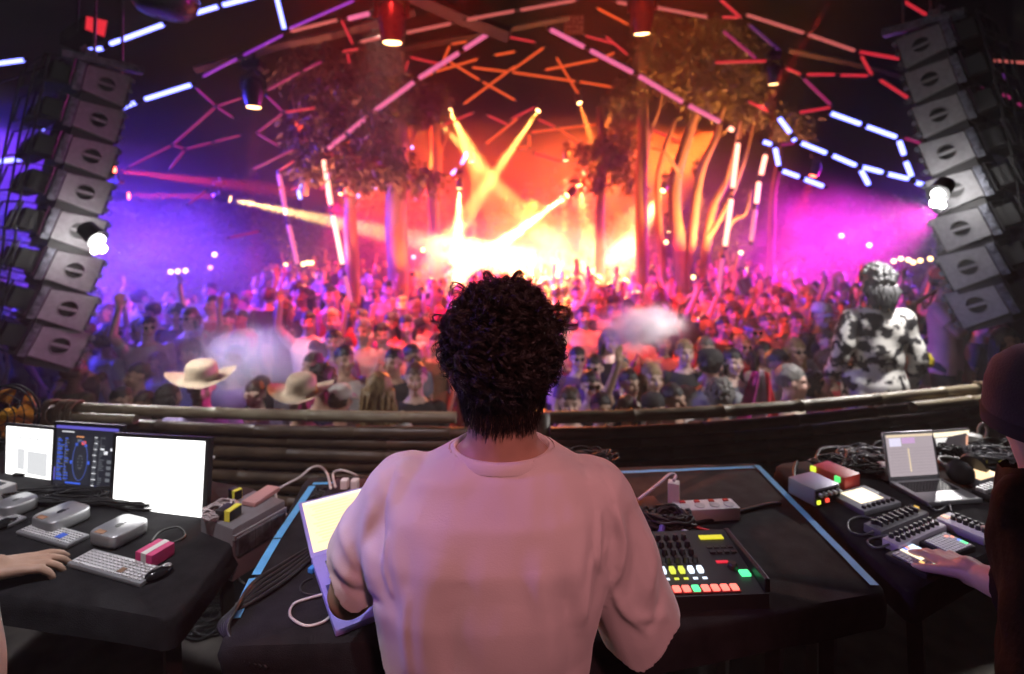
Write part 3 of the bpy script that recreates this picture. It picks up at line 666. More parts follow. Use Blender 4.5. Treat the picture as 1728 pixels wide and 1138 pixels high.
# flight case with odds and ends
case_mat = pbr('grey_case', (.20, .20, .21), .5, vary=.3, vscale=12, bump=.1, bscale=80)
t, w, d = place('flight_case', 'grey equipment case with latches at the end of the monitor table', 'case', (338, 872), (392, 893), (366, 806), TZ + .04)
t.location.z = TZ - .10
mb = MB(); mb.box((w / 2, d / 2, .07), (w, d, .14), bev=.006); autosmooth(mb.build('shell', case_mat, t))
for i in range(3):
    mb = MB(); mb.box((w + .006, d * (.2 + .3 * i), .09), (.012, .05, .05), bev=.003); mb.build('latch', steel, t)
mb = MB(); mb.box((w + .003, d / 2, .115), (.008, d * .98, .012)); mb.build('edge_rail', alu, t)
CZ2 = TZ + .0405
def flat(name, label, cat, fl, fr, bl, h, m, z=CZ2):
    o, rz, w, d = frame(fl, fr, bl, z + h); t = thing(name, label, cat, (o.x, o.y, z + .001), rz)
    mb = MB(); mb.box((w / 2, d / 2, h / 2), (w, d, h), bev=min(.002, h * .3)); autosmooth(mb.build('block', m, t)); return t, w, d
flat('notepad', 'dusty pink notepad lying on the grey case', 'notepad', (408, 846), (430, 850), (412, 812), .012, pbr('pink_paper', (.5, .28, .27), .8, vary=.1))
for i, (a, b, c_) in enumerate((((363, 862), (388, 866), (366, 846)), ((385, 826), (396, 832), (392, 818)))):
    t, w, d = flat('power_adapter', ('black power adapter with yellow tape by the coiled cable', 'small black adapter with yellow tape at the back of the grey case')[i], 'adapter', a, b, c_, .025, black_plastic)
    mb = MB(); mb.box((w * .8, d / 2, .0135), (w * .35, d + .001, .0275)); mb.build('tape_band', pbr('yellow_tape', (.85, .85, .08), .5), t)
def tangle(name, label, c, rx, ry, n, r, m, z0, hgt, seed, turns=2.5):
    q = random.Random(seed); mb = MB()
    for k in range(n):
        a0 = q.random() * 6.28; R0 = q.uniform(.45, 1.0); ecc = q.uniform(.7, 1.0); ph = q.random() * 3; pts = []
        cx, cy_ = q.uniform(-.3, .3) * rx, q.uniform(-.3, .3) * ry
        for i in range(int(14 * turns)):
            a = a0 + i / 14 * 6.28; rr = R0 * (1 + .12 * math.sin(a * 1.7 + ph))
            pts.append((c[0] + cx + rx * rr * math.cos(a), c[1] + cy_ + ry * rr * ecc * math.sin(a), z0 + r + hgt * abs(math.sin(a * .6 + ph)) * q.uniform(.6, 1)))
        mb.tube(smooth_path(pts, 3), r, 5)
    o = mb.build(name, m, smooth=True); return tag(o, label, 'cable', kind='stuff')
p = PZ(368, 868, CZ2); tangle('cable_tangle', 'pale coiled cables on the grey case', p, .045, .05, 4, .0028, pbr('pale_cable', (.42, .36, .36), .5), CZ2, .02, 4)
p = PZ(300, 862, TZ); tangle('cable_tangle', 'black cables heaped below the large white monitor', (p.x - .1, p.y + .05), .16, .06, 7, .003, rubber, TZ, .02, 6)
p = PZ(130, 845, TZ); tangle('cable_tangle', 'dark cables between the mini computers and monitors', (p.x, p.y), .2, .06, 7, .003, rubber, TZ, .02, 9)
p = PZ(160, 890, TZ); tangle('cable_tangle', 'thin black cable loops left of the mini computer', (p.x - .12, p.y + .04), .07, .05, 3, .003, rubber, TZ, .01, 12)
cable('cable', 'white plug cable rising behind the large monitor', [PZ(352, 822, CZ2), P(350, 790, 1.62), P(356, 776, 1.62), P(360, 772, 1.6)], .006, white_rubber)
cable('cable', 'white marker-like lead hanging off the grey case side', [P(448, 848, 1.5), P(455, 870, 1.47), P(464, 905, 1.44)], .007, white_rubber)
cable('cable', 'thin cable dangling from the grey case to the floor', [P(392, 918, 1.36), P(396, 940, 1.38), P(402, 975, 1.5), P(412, 985, 1.7)], .003, pbr('grey_cable', (.3, .3, .32), .5))
p = PZ(345, 1052, 0.0); tangle('cable_coil', 'thick black cable coiled on the floor between two tables', p, .125, .10, 9, .007, rubber, 0, .05, 21, 2)
p = PZ(190, 1010, 0.0); tangle('cable_coil', 'loose cables on the floor under the monitor table', p, .25, .14, 5, .006, rubber, 0, .02, 23, 2)

# fan
p = P(20, 697, 1.95); t = thing('desk_fan', 'desk fan with orange blades in a wire cage', 'fan', p)
orange_pl = pbr('orange_plastic', (.62, .22, .03), .4, vary=.15, vscale=12)
for k in range(4):
    a0 = k * math.pi / 2 + .35; mb = MB(); vs_ = []
    for i in range(7):
        r_ = .02 + .075 * i / 6; wd = .34 + .55 * math.sin(min(1, i / 5) * 1.7)
        for j in range(5): a = a0 + (j / 4 - .5) * wd * 1.5; vs_.append((r_ * math.cos(a), .012 * (j / 4 - .5) * 2, r_ * math.sin(a)))
    mb.add(vs_, [(i * 5 + j, i * 5 + j + 1, (i + 1) * 5 + j + 1, (i + 1) * 5 + j) for i in range(6) for j in range(4)])
    o = mb.build('blade', orange_pl, t, True); o.modifiers.new('thick', 'SOLIDIFY').thickness = .002
mb = MB(); mb.lathe([(.024, 0), (.024, .02), (.018, .03), (.006, .033)], 20, (0, -.0, 0), (0, -1, 0)); autosmooth(mb.build('hub', pbr('amber_plastic', (.7, .33, .03), .35), t))
mb = MB()
for rr, yy in ((.108, 0), (.108, -.02), (.085, -.038), (.055, -.045), (.03, -.047)): mb.tube([(rr * math.cos(a), yy, rr * math.sin(a)) for a in [2 * math.pi * i / 36 for i in range(37)]], .0022 if rr < .1 else .004, 5)
for i in range(24):
    a = 2 * math.pi * i / 24; mb.tube([(r_ * math.cos(a), y_, r_ * math.sin(a)) for r_, y_ in ((.108, -.02), (.085, -.038), (.055, -.045), (.03, -.047))], .0008, 4)
o = mb.build('cage', black_metal, t, True); o['kind'] = 'stuff'
mb = MB(); mb.tube([(0, .03, 0), (0, .06, -.03), (0, .06, TZ - p.z + .01)], .012, 8); mb.lathe([(.07, 0), (.07, .012), (.02, .02)], 20, (0, .06, TZ - p.z), (0, 0, 1)); mb.lathe([(.03, 0), (.035, .05), (.02, .07)], 14, (0, .01, 0), (0, 1, 0)); mb.build('fan_stand', black_plastic, t, True)

# ------------------------------------------------------------------ middle table gear
def laptop(label, o, rz, w, d, elev, lid_h, body, screen, keym=key_black, deckm=None):
    t = thing('laptop', label, 'laptop', (o.x, o.y, TZ + .0005), rz)
    mb = MB(); mb.box((w / 2, d / 2, .008), (w, d, .014), bev=.004); autosmooth(mb.build('base', body, t))
    keys(t, w * .08, d * .42, w * .84, d * .46, .0152, 14, 6, keym, .0015)
    mb = MB(); mb.box((w / 2, d * .2, .0153), (w * .32, d * .3, .0006)); mb.build('trackpad', deckm or body, t)
    e = Vector((0, math.cos(elev), math.sin(elev))); nf = Vector((0, -math.sin(elev), math.cos(elev)))
    h0 = Vector((0, d, .014))
    rot = Matrix(((1, 0, 0), (0, e.y, nf.y), (0, e.z, nf.z)))
    cc = h0 + Vector((w / 2, 0, 0)) + e * lid_h / 2 - nf * .003
    mb = MB(); mb.box(cc, (w, lid_h, .006), rot, bev=.002); autosmooth(mb.build('lid', body, t))
    c = [h0 + e * .012 + Vector((x, 0, 0)) + nf * .0012 for x in (.008, w - .008)] + [h0 + e * (lid_h - .008) + Vector((x, 0, 0)) + nf * .0012 for x in (w - .008, .008)]
    mb = MB(); mb.add(c, [(0, 1, 2, 3)]); mb.build('screen', screen, t)
    return t, c, nf
o = PZ(566, 1078, TZ)
violet_lit = pbr('violet_lit_shell', (.34, .30, .80), .4, metal=.1, vary=.08)  # shell colour takes in the violet light that falls on it
t, c, n_ = laptop('laptop with cream screen tilted far back beside the sleeve', o, R(31), .31, .272, R(14), .20, violet_lit, glow('cream_screen', (1.0, .80, .46), 1.5, True))
on_screen(t, c, n_, [(.02, .93, .98, .985, 0)] + [(.05 + .02 * (i % 3), .85 - i * .06, .4 + .5 * ((i * 37) % 10) / 10, .875 - i * .06, 1) for i in range(13)], [glow('cream_bright', (1, .93, .75), 1.3), glow('cream_dim', (1.0, .72, .38), 1.3)])
mb = MB(); mb.box((.035, .13, .0155), (.05, .035, .0006)); mb.build('sticker', pbr('navy_sticker', (.02, .03, .2), .5), t)
t, w, d = place('usb_hub', 'slim bright blue stick beside the tilted laptop', 'hub', (519, 968), (527, 970), (526, 945)); mb = MB(); mb.box((w / 2, d / 2, .006), (w, d, .012), bev=.002); mb.build('shell', pbr('cyan_plastic', (.05, .3, .8), .4), t)
cable('cable', 'white charging cable looping left of the laptop', [PZ(545, 1003, TZ + .008), PZ(520, 1010, TZ + .004), PZ(495, 1020, TZ + .004), PZ(490, 1040, TZ + .004), PZ(515, 1056, TZ + .004), PZ(545, 1050, TZ + .004), PZ(560, 1036, TZ + .006)], .0028, white_rubber)
cable('cable', 'thin dark cable by the blue stick', [PZ(528, 975, TZ + .004), PZ(510, 985, TZ + .004), PZ(508, 998, TZ + .004), PZ(525, 1004, TZ + .004), PZ(548, 1002, TZ + .008)], .002)
for i in range(5):
    dx = i * 4 - 8
    cable('cable', ('outermost', 'second', 'middle', 'fourth', 'innermost')[i] + ' black cable of the bundle spilling over the taped table corner', [PZ(530 + dx, 925 + i * 2, TZ + .004), PZ(480 + dx, 955 + i * 5, TZ + .006), PZ(432 + dx * .7, 985 + i * 6, TZ + .007), P(398 - i * 5, 1028 + i * 4, 1.075), P(384 - i * 2, 1062 + i * 2, 1.04), P(400 + i * 6, 1096, 1.01), P(415 + i * 9, 1116 + i * 3, 1.0)], .0048, group='cables of the bundle over the table corner')
t, w, d = place('power_strip', 'black power strip with white plugs at the back of the taped table', 'power strip', (540, 846), (622, 848), (545, 812), TZ + .03)
mb = MB(); mb.box((w / 2, d / 2, .02), (w, d, .04), bev=.004); autosmooth(mb.build('strip_body', black_plastic, t))
for i in range(2):
    mb = MB(); mb.box((w * (.35 + .22 * i), d * .5, .052), (.022, .022, .03), bev=.004); mb.build('plug', white_plastic, t)
cable('cable', 'white cable arching from the power strip towards the grey case', [PZ(558, 824, TZ + .07), P(552, 800, 1.72), P(540, 788, 1.72), P(525, 790, 1.7), P(505, 806, 1.68), P(470, 826, 1.66), P(466, 842, 1.62), P(478, 862, 1.58), P(487, 874, 1.55)], .004, white_rubber)
cable('cable', 'short white cable arching behind the sleeve from the power strip', [PZ(566, 822, TZ + .07), P(562, 800, 1.72), P(575, 794, 1.72), P(592, 798, 1.72), P(606, 806, 1.74)], .004, white_rubber)
p = PZ(580, 835, TZ); tangle('cable_tangle', 'black cable loops around the black power strip', (p.x, p.y - .02), .09, .04, 5, .003, rubber, TZ, .03, 31)
p = PZ(985, 800, TZ); tangle('cable_tangle', 'black cables heaped behind the performer shoulder', (p.x, p.y + .02), .09, .05, 6, .0035, rubber, TZ, .07, 33)

# rhythm machine
o, rz, w, d = frame((1098, 1014), (1298, 1004), (1090, 916), TZ + .04)
fx = PZ(1298, 1004, TZ + .03); rz = math.atan2(.02, .4); w, d = .41, .19
t = thing('drum_machine', 'black drum machine with rows of lit pads beside the sleeve', 'drum machine', (fx.x - w * math.cos(rz), fx.y - w * math.sin(rz), TZ + .0005), rz)
zt = lambda y: .032 + .03 * y / d
mb = MB(); mb.add([(0, 0, .0), (w, 0, 0), (w, d, 0), (0, d, 0), (0, 0, .032), (w, 0, .032), (w, d, .062), (0, d, .062)], [(3, 2, 1, 0), (4, 5, 6, 7), (0, 1, 5, 4), (1, 2, 6, 5), (2, 3, 7, 6), (3, 0, 4, 7)]); mb.build('case', pbr('charcoal_case', (.02, .02, .022), .45, vary=.2), t)
mb = MB(); mb.box((w - .004, d / 2, .05), (.012, d + .004, .03), bev=.003); mb.build('side_cheek', black_metal, t)
pad_r = glow('pad_red', (1, .16, .12), 2.4); pad_g = glow('pad_green', (.1, 1, .35), 1.6); pad_y = glow('pad_yellow', (.75, .8, .08), 1.2); pad_w = glow('pad_white', (.75, .85, 1), 1.6)
halo = pbr('pad_red_surround', (.35, .02, .03), .4)
for i in range(16):
    x = .022 + i * .0213
    mb = MB(); mb.box((x, .016, zt(.016) + .003), (.016, .018, .006), bev=.003); p_ = mb.build('pad', pad_g if i == 11 else pad_r, t)
    mb = MB(); mb.box((x, .016, zt(.016) + .0008), (.0195, .022, .002)); mb.build('pad_surround', halo, t)
cols_ = [pad_w, pad_y, pad_y, pad_w, pad_w, pad_y, pad_y, pad_y, pad_w, pad_y, pad_y, pad_w, pad_w]
for i in range(13):
    x = .03 + i * .0213
    mb = MB(); mb.box((x, .064, zt(.064) + .005), (.012, .017, .009), bev=.002); mb.build('fader_cap', cols_[i], t)
    mb = MB(); mb.box((x + .003, .045, zt(.045) + .001), (.010, .005, .002)); mb.build('fader_button', cols_[i], t)
for r_ in range(4):
    for i in range(13):
        x = .03 + i * .0213; y = .092 + r_ * .023
        mb = MB(); mb.lathe([(.0075, 0), (.007, .006), (.0055, .013), (.0045, .0135)], 10, (x, y, zt(y)), (0, 0, 1)); mb.build('knob', black_plastic, t)
mb = MB(); mb.box((.355, .163, zt(.163) + .002), (.058, .014, .003)); mb.build('display', glow('yellow_display', (.85, .75, .03), 1.0), t)
mb = MB(); mb.box((.348, .088, zt(.088) + .001), (.028, .008, .002)); mb.build('number_display', glow('red_digits', (.9, .02, .05), .9), t)
mb = MB(); mb.box((.383, .052, zt(.052) + .003), (.022, .018, .006), bev=.002); mb.build('play_button', pad_g, t)
mb = MB(); mb.lathe([(.012, 0), (.011, .008), (.008, .012)], 14, (.365, .072, zt(.072)), (0, 0, 1)); mb.build('dial', black_plastic, t)
for i in range(8):
    mb = MB(); mb.box((.337 + (i % 4) * .017, .115 + (i // 4) * .018, zt(.12) + .002), (.012, .008, .004)); mb.build('button', key_black, t)
# white strip, adapter and leads
t, w, d = place('power_strip', 'white power strip with red switches on the taped table', 'power strip', (1146, 866), (1250, 861), (1150, 848), TZ + .03)
mb = MB(); mb.box((w / 2, d / 2, .018), (w, d, .036), bev=.004); autosmooth(mb.build('strip_body', white_plastic, t))
for i in range(4):
    mb = MB(); mb.box((w * (.15 + .24 * i), d * .75, .037), (.014, .01, .006)); mb.build('switch', pbr('red_switch', (.7, .06, .04), .4), t)
    mb = MB(); mb.lathe([(.014, 0), (.015, .002), (.012, .0025)], 14, (w * (.15 + .24 * i), d * .4, .0355)); mb.build('socket', pbr('grey_socket', (.5, .5, .48), .5), t)
p = PZ(1137, 862, TZ); t = thing('power_adapter', 'white block adapter standing at the end of the white strip', 'adapter', p, R(-20))
mb = MB(); mb.box((0, 0, .055), (.032, .03, .06), bev=.004); mb.box((0, 0, .013), (.03, .028, .025), bev=.002); autosmooth(mb.build('block', white_plastic, t))
cable('cable', 'lilac cable curving over the white adapter', [p + Vector((0, 0, .088)), P(1140, 803, 1.6), P(1130, 801, 1.58), P(1110, 818, 1.52), P(1078, 843, 1.46)], .0045, pbr('lilac_cable', (.45, .38, .5), .5))
cable('cable', 'black lead running across the table to the blue tape', [PZ(1150, 886, TZ + .005), PZ(1190, 880, TZ + .005), PZ(1240, 866, TZ + .005), PZ(1290, 853, TZ + .005), PZ(1318, 850, TZ + .006)], .0055)
cable('cable', 'thin red cable behind the drum machine', [PZ(1150, 882, TZ + .01), PZ(1185, 893, TZ + .01), PZ(1205, 900, TZ + .02), PZ(1222, 912, TZ + .05)], .004, pbr('red_cable', (.6, .03, .04), .45))
for i, (a, b, m) in enumerate((((1152, 898), (1190, 910), white_rubber), ((1155, 908), (1185, 916), pbr('lilac_plug', (.3, .22, .45), .4)), ((1120, 880), (1115, 900), pbr('blue_plug', (.12, .08, .4), .4)))):
    cable('jack_plug', ('silver jack plug behind the drum machine', 'lilac jack plug under the silver one', 'blue jack plug next to the sleeve')[i], [PZ(*a, TZ + .02), PZ(*b, TZ + .03)], .008, m, 'plug')
p = PZ(1125, 890, TZ); tangle('cable_tangle', 'black audio leads coiled behind the drum machine', (p.x, p.y - .01), .07, .05, 8, .004, rubber, TZ, .045, 41)
flat('adapter', 'dark adapter block beside the white adapter', 'adapter', (1085, 862), (1122, 858), (1092, 838), .04, black_plastic, TZ)
flat('tape_roll', 'orange scrap at the foot of the white adapter', 'tape', (1122, 862), (1134, 860), (1124, 852), .03, pbr('orange_scrap', (.8, .2, .05), .5), TZ)

# ------------------------------------------------------------------ right table gear
t, w, d = place('audio_interface', 'silver audio interface with a row of knobs nearest the blue tape', 'audio interface', (1375, 828), (1417, 817), (1344, 802), TZ + .05)
mb = MB(); mb.box((w / 2, d / 2, .026), (w, d, .05), bev=.004); autosmooth(mb.build('case', pbr('lilac_metal', (.42, .40, .50), .4, metal=.5), t))
mb = MB(); mb.box((w / 2, -.001, .026), (w - .006, .004, .04)); mb.build('front_plate', black_plastic, t)
for i in range(5):
    mb = MB(); mb.lathe([(.006, 0), (.005, .012)], 10, (w * (.14 + .18 * i), -.003, .036), (0, -1, 0)); mb.build('knob', alu, t)
for i, (x, m) in enumerate(((.06, (.75, .9, .05)), (.4, (1, .08, .05)))):
    mb = MB(); mb.box((w * x + .004, -.004, .014), (.012, .006, .01)); mb.build('indicator', glow('led_%d' % i, m, 1.6), t)
t, w, d = place('effects_box', 'red effects box behind the silver interface', 'effects box', (1426, 808), (1452, 799), (1394, 778), TZ + .05)
mb = MB(); mb.box((w / 2, d / 2, .026), (w, d, .05), bev=.005); autosmooth(mb.build('case', pbr('red_paint', (.55, .05, .04), .4, vary=.1), t))
for yy, m in ((.95, (.75, .9, .05)), (.2, (.1, .9, .2))):
    mb = MB(); mb.box((-.004, d * yy, .04), (.01, .016, .018), bev=.003); mb.build('indicator', glow('led_b%d' % int(yy * 9), m, 1.2), t)
grey_pl = pbr('grey_plastic', (.30, .30, .32), .45, vary=.15, vscale=15)
t, w, d = place('touch_controller', 'touch screen controller with glowing cream display', 'controller', (1459, 864), (1521, 848), (1422, 828), TZ + .015)
mb = MB(); mb.box((w / 2, d / 2, .008), (w, d, .016), bev=.003); autosmooth(mb.build('case', grey_pl, t))
mb = MB(); mb.box((w * .52, d * .6, .0163), (w * .62, d * .6, .001)); mb.build('display', glow('cream_display', (1, .85, .62), 1.6), t)
for i in range(7):
    mb = MB(); mb.lathe([(.006, 0), (.005, .008)], 8, (w * (.1 + .13 * i), d * .12, .016)); mb.build('knob', key_black, t)
# laptops
o = PZ(1566, 857, TZ); fr_ = PZ(1635, 839, TZ); hl = PZ(1521, 822, TZ)
scr_grey = glow('lavender_grey_screen', (.62, .52, .56), .75, True)
t, c, n_ = laptop('open silver laptop with pale lavender screen', o, R(7), .185, .135, R(80), .148, alu, scr_grey)
on_screen(t, c, n_, [(.0, .94, 1, 1, 0), (.05, .72, .3, .92, 1), (.32, .78, .6, .92, 2)] + [(.02, .66 - i * .07, .98, .665 - i * .07, 3) for i in range(9)] + [(.42, .1, .45, .66, 0)], [glow('s_cream', (1, .8, .55), .9), glow('s_white', (.85, .8, 1), 1.0), glow('s_pink', (.8, .5, .85), .8), glow('s_line', (.4, .3, .38), .6)])
t, c, n_, s_ = monitor('small screen with cream top and dark lower half behind the open laptop', (1573, 731), (1634, 726), (1635, 781), (1588, 787), 1.83, 1.93, glow('mixed_screen', (.06, .05, .055), 1.0), 'monitor')
on_screen(t, c, n_, [(0, .86, 1, 1, 0), (.02, .5, .35, .84, 2), (.38, .55, .98, .84, 1), (.42, .62, .9, .72, 0)] + [(.05 + .1 * i, .05 + .04 * (i % 3), .1 + .1 * i, .4 + .05 * (i % 2), 3) for i in range(4)] + [(.5 + .12 * (i % 4), .08 + .1 * (i // 4), .58 + .12 * (i % 4), .13 + .1 * (i // 4), 4 if i % 3 else 3) for i in range(12)], [glow('m_cream', (1, .88, .65), 1.4), glow('m_salmon', (1, .5, .33), 1.0), glow('m_white', (.95, .93, .9), 1.1), glow('m_grey', (.6, .62, .62), .7), glow('m_blue', (.25, .35, .75), .6)])
def controller(name, label, fl, fr, bl, m, rows, kn, knm=key_black, extra=None, h=.022):
    t, w, d = place(name, label, 'controller', fl, fr, bl, TZ + h)
    mb = MB(); mb.box((w / 2, d / 2, h / 2), (w, d, h), bev=.003); autosmooth(mb.build('case', m, t))
    for r_ in range(rows):
        for i in range(kn):
            mb = MB(); mb.lathe([(.0062, 0), (.0055, .008), (.0045, .011)], 8, (w * (.1 + .8 * i / max(1, kn - 1)), d * (.75 - .4 * r_ / max(1, rows - 1) if rows > 1 else .72), h)); mb.build('knob', knm, t)
    return t, w, d
t, w, d = controller('fader_controller', 'dark grey controller with eight black sliders below the touch screen', (1487, 898), (1568, 865), (1468, 879), pbr('mid_grey', (.17, .17, .18), .5), 1, 8)
for i in range(8):
    mb = MB(); mb.box((w * (.12 + .105 * i), d * .45, .028), (.006, .018, .012)); mb.build('slider', key_black, t)
mb = MB(); mb.box((w * .93, d * .62, .0245), (.022, .012, .006)); mb.build('button', glow('amber_button', (1, .6, .1), .9), t)
lil = pbr('pale_lilac', (.58, .52, .62), .45, vary=.08)
controller('knob_controller', 'white controller with three rows of small knobs', (1517, 922), (1598, 887), (1495, 905), lil, 2, 9)
t, w, d = controller('knob_controller', 'lilac controller half hidden by the dark sleeve', (1660, 908), (1682, 896), (1601, 864), lil, 0, 0)
for i in range(6):
    for j in range(2):
        mb = MB(); mb.lathe([(.006, 0), (.005, .012)], 8, (w * (.45 + .3 * j), d * (.1 + .13 * i), .022)); mb.build('knob', key_black, t)
mb = MB(); mb.box((w * .4, d * .9, .023), (.02, .016, .003)); mb.build('button', glow('peach_button', (1, .55, .4), 1.0), t)
pad_dim = pbr('dim_pad', (.42, .38, .46), .5); black_case = pbr('black_case', (.02, .02, .022), .45, vary=.2)
def grid_pads(label, fl, fr, bl, lit):
    t, w, d = place('pad_controller', label, 'pad controller', fl, fr, bl, TZ + .012, 'square pad controllers')
    mb = MB(); mb.box((w / 2, d / 2, .007), (w, d, .014), bev=.003); autosmooth(mb.build('case', black_case, t))
    for r_ in range(8):
        for i in range(8):
            mb = MB(); mb.box((w * (.08 + .105 * (i + .5)), d * (.05 + .105 * (r_ + .5)), .0155), (w * .088, d * .088, .004)); mb.build('pad', lit.get((i, r_), pad_dim), t)
    return t
lp = {}
q = random.Random(5)
pads_c = [glow('pad_cream', (1, .85, .6), 1.6), glow('pad_ice', (.6, .75, 1), 1.7), glow('pad_rose', (1, .3, .2), 1.5), glow('pad_blue', (.15, .25, 1), 1.4), glow('pad_amber', (1, .6, .2), 1.4), glow('pad_mint', (.4, 1, .7), 1.2)]
for i in range(3, 8):
    for r_ in range(3, 8): lp[(i, r_)] = pads_c[0 if i < 5 else 1] if q.random() > .12 else pads_c[4]
lp.update({(2, 0): pads_c[2], (3, 0): pads_c[2], (4, 0): pads_c[5], (5, 0): pads_c[1], (6, 0): pads_c[3], (7, 0): pads_c[4], (6, 1): pads_c[4], (5, 2): pads_c[4], (7, 2): pads_c[4], (2, 2): pads_c[4], (4, 7): pads_c[3], (5, 7): pads_c[2]})
grid_pads('pad controller lit in cream and blue under the fingers', (1564, 972), (1606, 950), (1521, 923), lp)
grid_pads('mostly unlit pad controller behind the lit one', (1605, 941), (1647, 923), (1570, 907), {(7, 1): pad_g, (7, 2): pad_g, (7, 3): pads_c[3], (7, 5): pads_c[2], (6, 6): pads_c[2]})
t, w, d = place('sampler', 'small sampler with glowing orange and cream display', 'sampler', (1655, 812), (1692, 801), (1640, 792), TZ + .03)
mb = MB(); mb.box((w / 2, d / 2, .015), (w, d, .03), bev=.003); autosmooth(mb.build('case', grey_pl, t)); mb = MB(); mb.box((w / 2, d / 2, .0305), (w * .9, d * .9, .001)); mb.build('display', glow('peach_display', (1, .7, .4), 1.7), t)
controller('knob_controller', 'small dark mixer beside the dark sleeve', (1672, 838), (1700, 828), (1650, 822), black_case, 3, 5, alu)
# headphones
p = PZ(1632, 812, TZ); t = thing('headphones', 'black headphones lying behind the open laptop', 'headphones', p, R(30))
for s in (-1, 1):
    mb = MB(); mb.lathe([(.02, -.01), (.036, -.008), (.038, .008), (.025, .016), (.01, .017)], 16, (s * .05, 0, .04), (s, .0, .25)); autosmooth(mb.build('ear_cup', black_plastic, t))
mb = MB(); mb.tube([(.055 * math.cos(a), .005 + .07 * math.sin(a), .045) for a in [math.pi * i / 12 for i in range(13)]], .008, 8); mb.build('headband', black_plastic, t, True)
for i, (x, y, sz, seed, lb) in enumerate(((1400, 800, .07, 51, 'black cable loops between the interface and the red box'), (1465, 785, .11, 52, 'knotted black cables behind the red effects box'), (1480, 800, .10, 53, 'tangled grey leads left of the open laptop'), (1668, 782, .08, 54, 'cables strewn behind the headphones'), (1600, 775, .05, 55, 'cables between the two screens'), (1675, 785, .10, 56, 'cable heap at the far corner of the controller table'), (1700, 770, .12, 57, 'cable heap beside the purple hat'))):
    p = PZ(x, y, TZ); tangle('cable_tangle', lb, (p.x, p.y), sz, sz * .6, 9, .0034, pbr('grey_lead', (.09, .09, .10), .45) if i % 2 else rubber, TZ, .05, seed, 1.8)
cable('cable', 'thick black cable arching behind the red effects box', [PZ(1382, 800, TZ + .01), P(1378, 776, 1.84), P(1385, 760, 1.9), P(1410, 756, 1.95), P(1432, 760, 1.95), P(1446, 772, 1.9), P(1450, 785, 1.85)], .007)
cable('cable', 'black cable arching left of the open laptop', [P(1471, 765, 1.85), P(1475, 752, 1.88), P(1488, 745, 1.9), P(1497, 750, 1.9), P(1492, 770, 1.85)], .005)
cable('cable', 'blue-black cable curving by the silver interface', [P(1345, 780, 1.8), P(1340, 795, 1.75), P(1342, 808, 1.7), P(1350, 820, 1.66)], .006)
cable('cable', 'grey cable loop from the dark grey controller', [PZ(1485, 880, TZ + .015), PZ(1455, 872, TZ + .005), PZ(1433, 880, TZ + .005), PZ(1434, 896, TZ + .005), PZ(1455, 903, TZ + .005), PZ(1478, 895, TZ + .015)], .003, pbr('grey_lead', (.09, .09, .10), .45))
cable('cable', 'grey cable loop from the white controller', [PZ(1498, 904, TZ + .015), PZ(1474, 908, TZ + .005), PZ(1464, 915, TZ + .005), PZ(1478, 925, TZ + .005), PZ(1503, 918, TZ + .015)], .003, pbr('grey_lead', (.09, .09, .10), .45))
cable('cable', 'grey cable between the laptop and the dark grey controller', [PZ(1566, 852, TZ + .01), PZ(1580, 862, TZ + .004), PZ(1592, 858, TZ + .004), PZ(1600, 848, TZ + .004), PZ(1606, 864, TZ + .01)], .0028, pbr('grey_lead', (.09, .09, .10), .45))
for i, (x, y) in enumerate(((1499, 800), (1505, 770), (1646, 750))):
    p = PZ(x, y, TZ + .02); t = thing('plug_adapter', ('white plug adapter beside the open laptop hinge', 'lilac plug adapter behind the open laptop', 'white plug adapter with looped cable behind the small screen')[i], 'adapter', (p.x, p.y, TZ), .4 * i)
    mb = MB(); mb.box((0, 0, .03), (.05, .04, .05), bev=.006); autosmooth(mb.build('block', lil if i == 1 else white_plastic, t))
cable('cable', 'white cable looping over the plug adapter', [P(1650, 742, 2.0), P(1652, 722, 2.0), P(1660, 715, 2.0), P(1666, 725, 2.0), P(1664, 745, 2.0), P(1675, 765, 1.95)], .0055, white_rubber)
cable('cable', 'white cable curling near the far table corner', [P(1655, 765, 1.95), P(1672, 752, 1.97), P(1684, 758, 1.95), P(1682, 772, 1.92), P(1670, 778, 1.9)], .0045, white_rubber)
for i, (x, y) in enumerate(((1667, 775), (1694, 783))):
    p = PZ(x, y, TZ + .03); t = thing('cable_tag', ('yellow tag on the cables behind the sampler', 'yellow tag on the cables beside the purple hat')[i], 'tag', p); mb = MB(); mb.box((0, 0, 0), (.035, .012, .02), Matrix.Rotation(.4, 3, 'Z'), bev=.002); mb.build('flag', pbr('yellow_tag', (.8, .75, .05), .5), t)

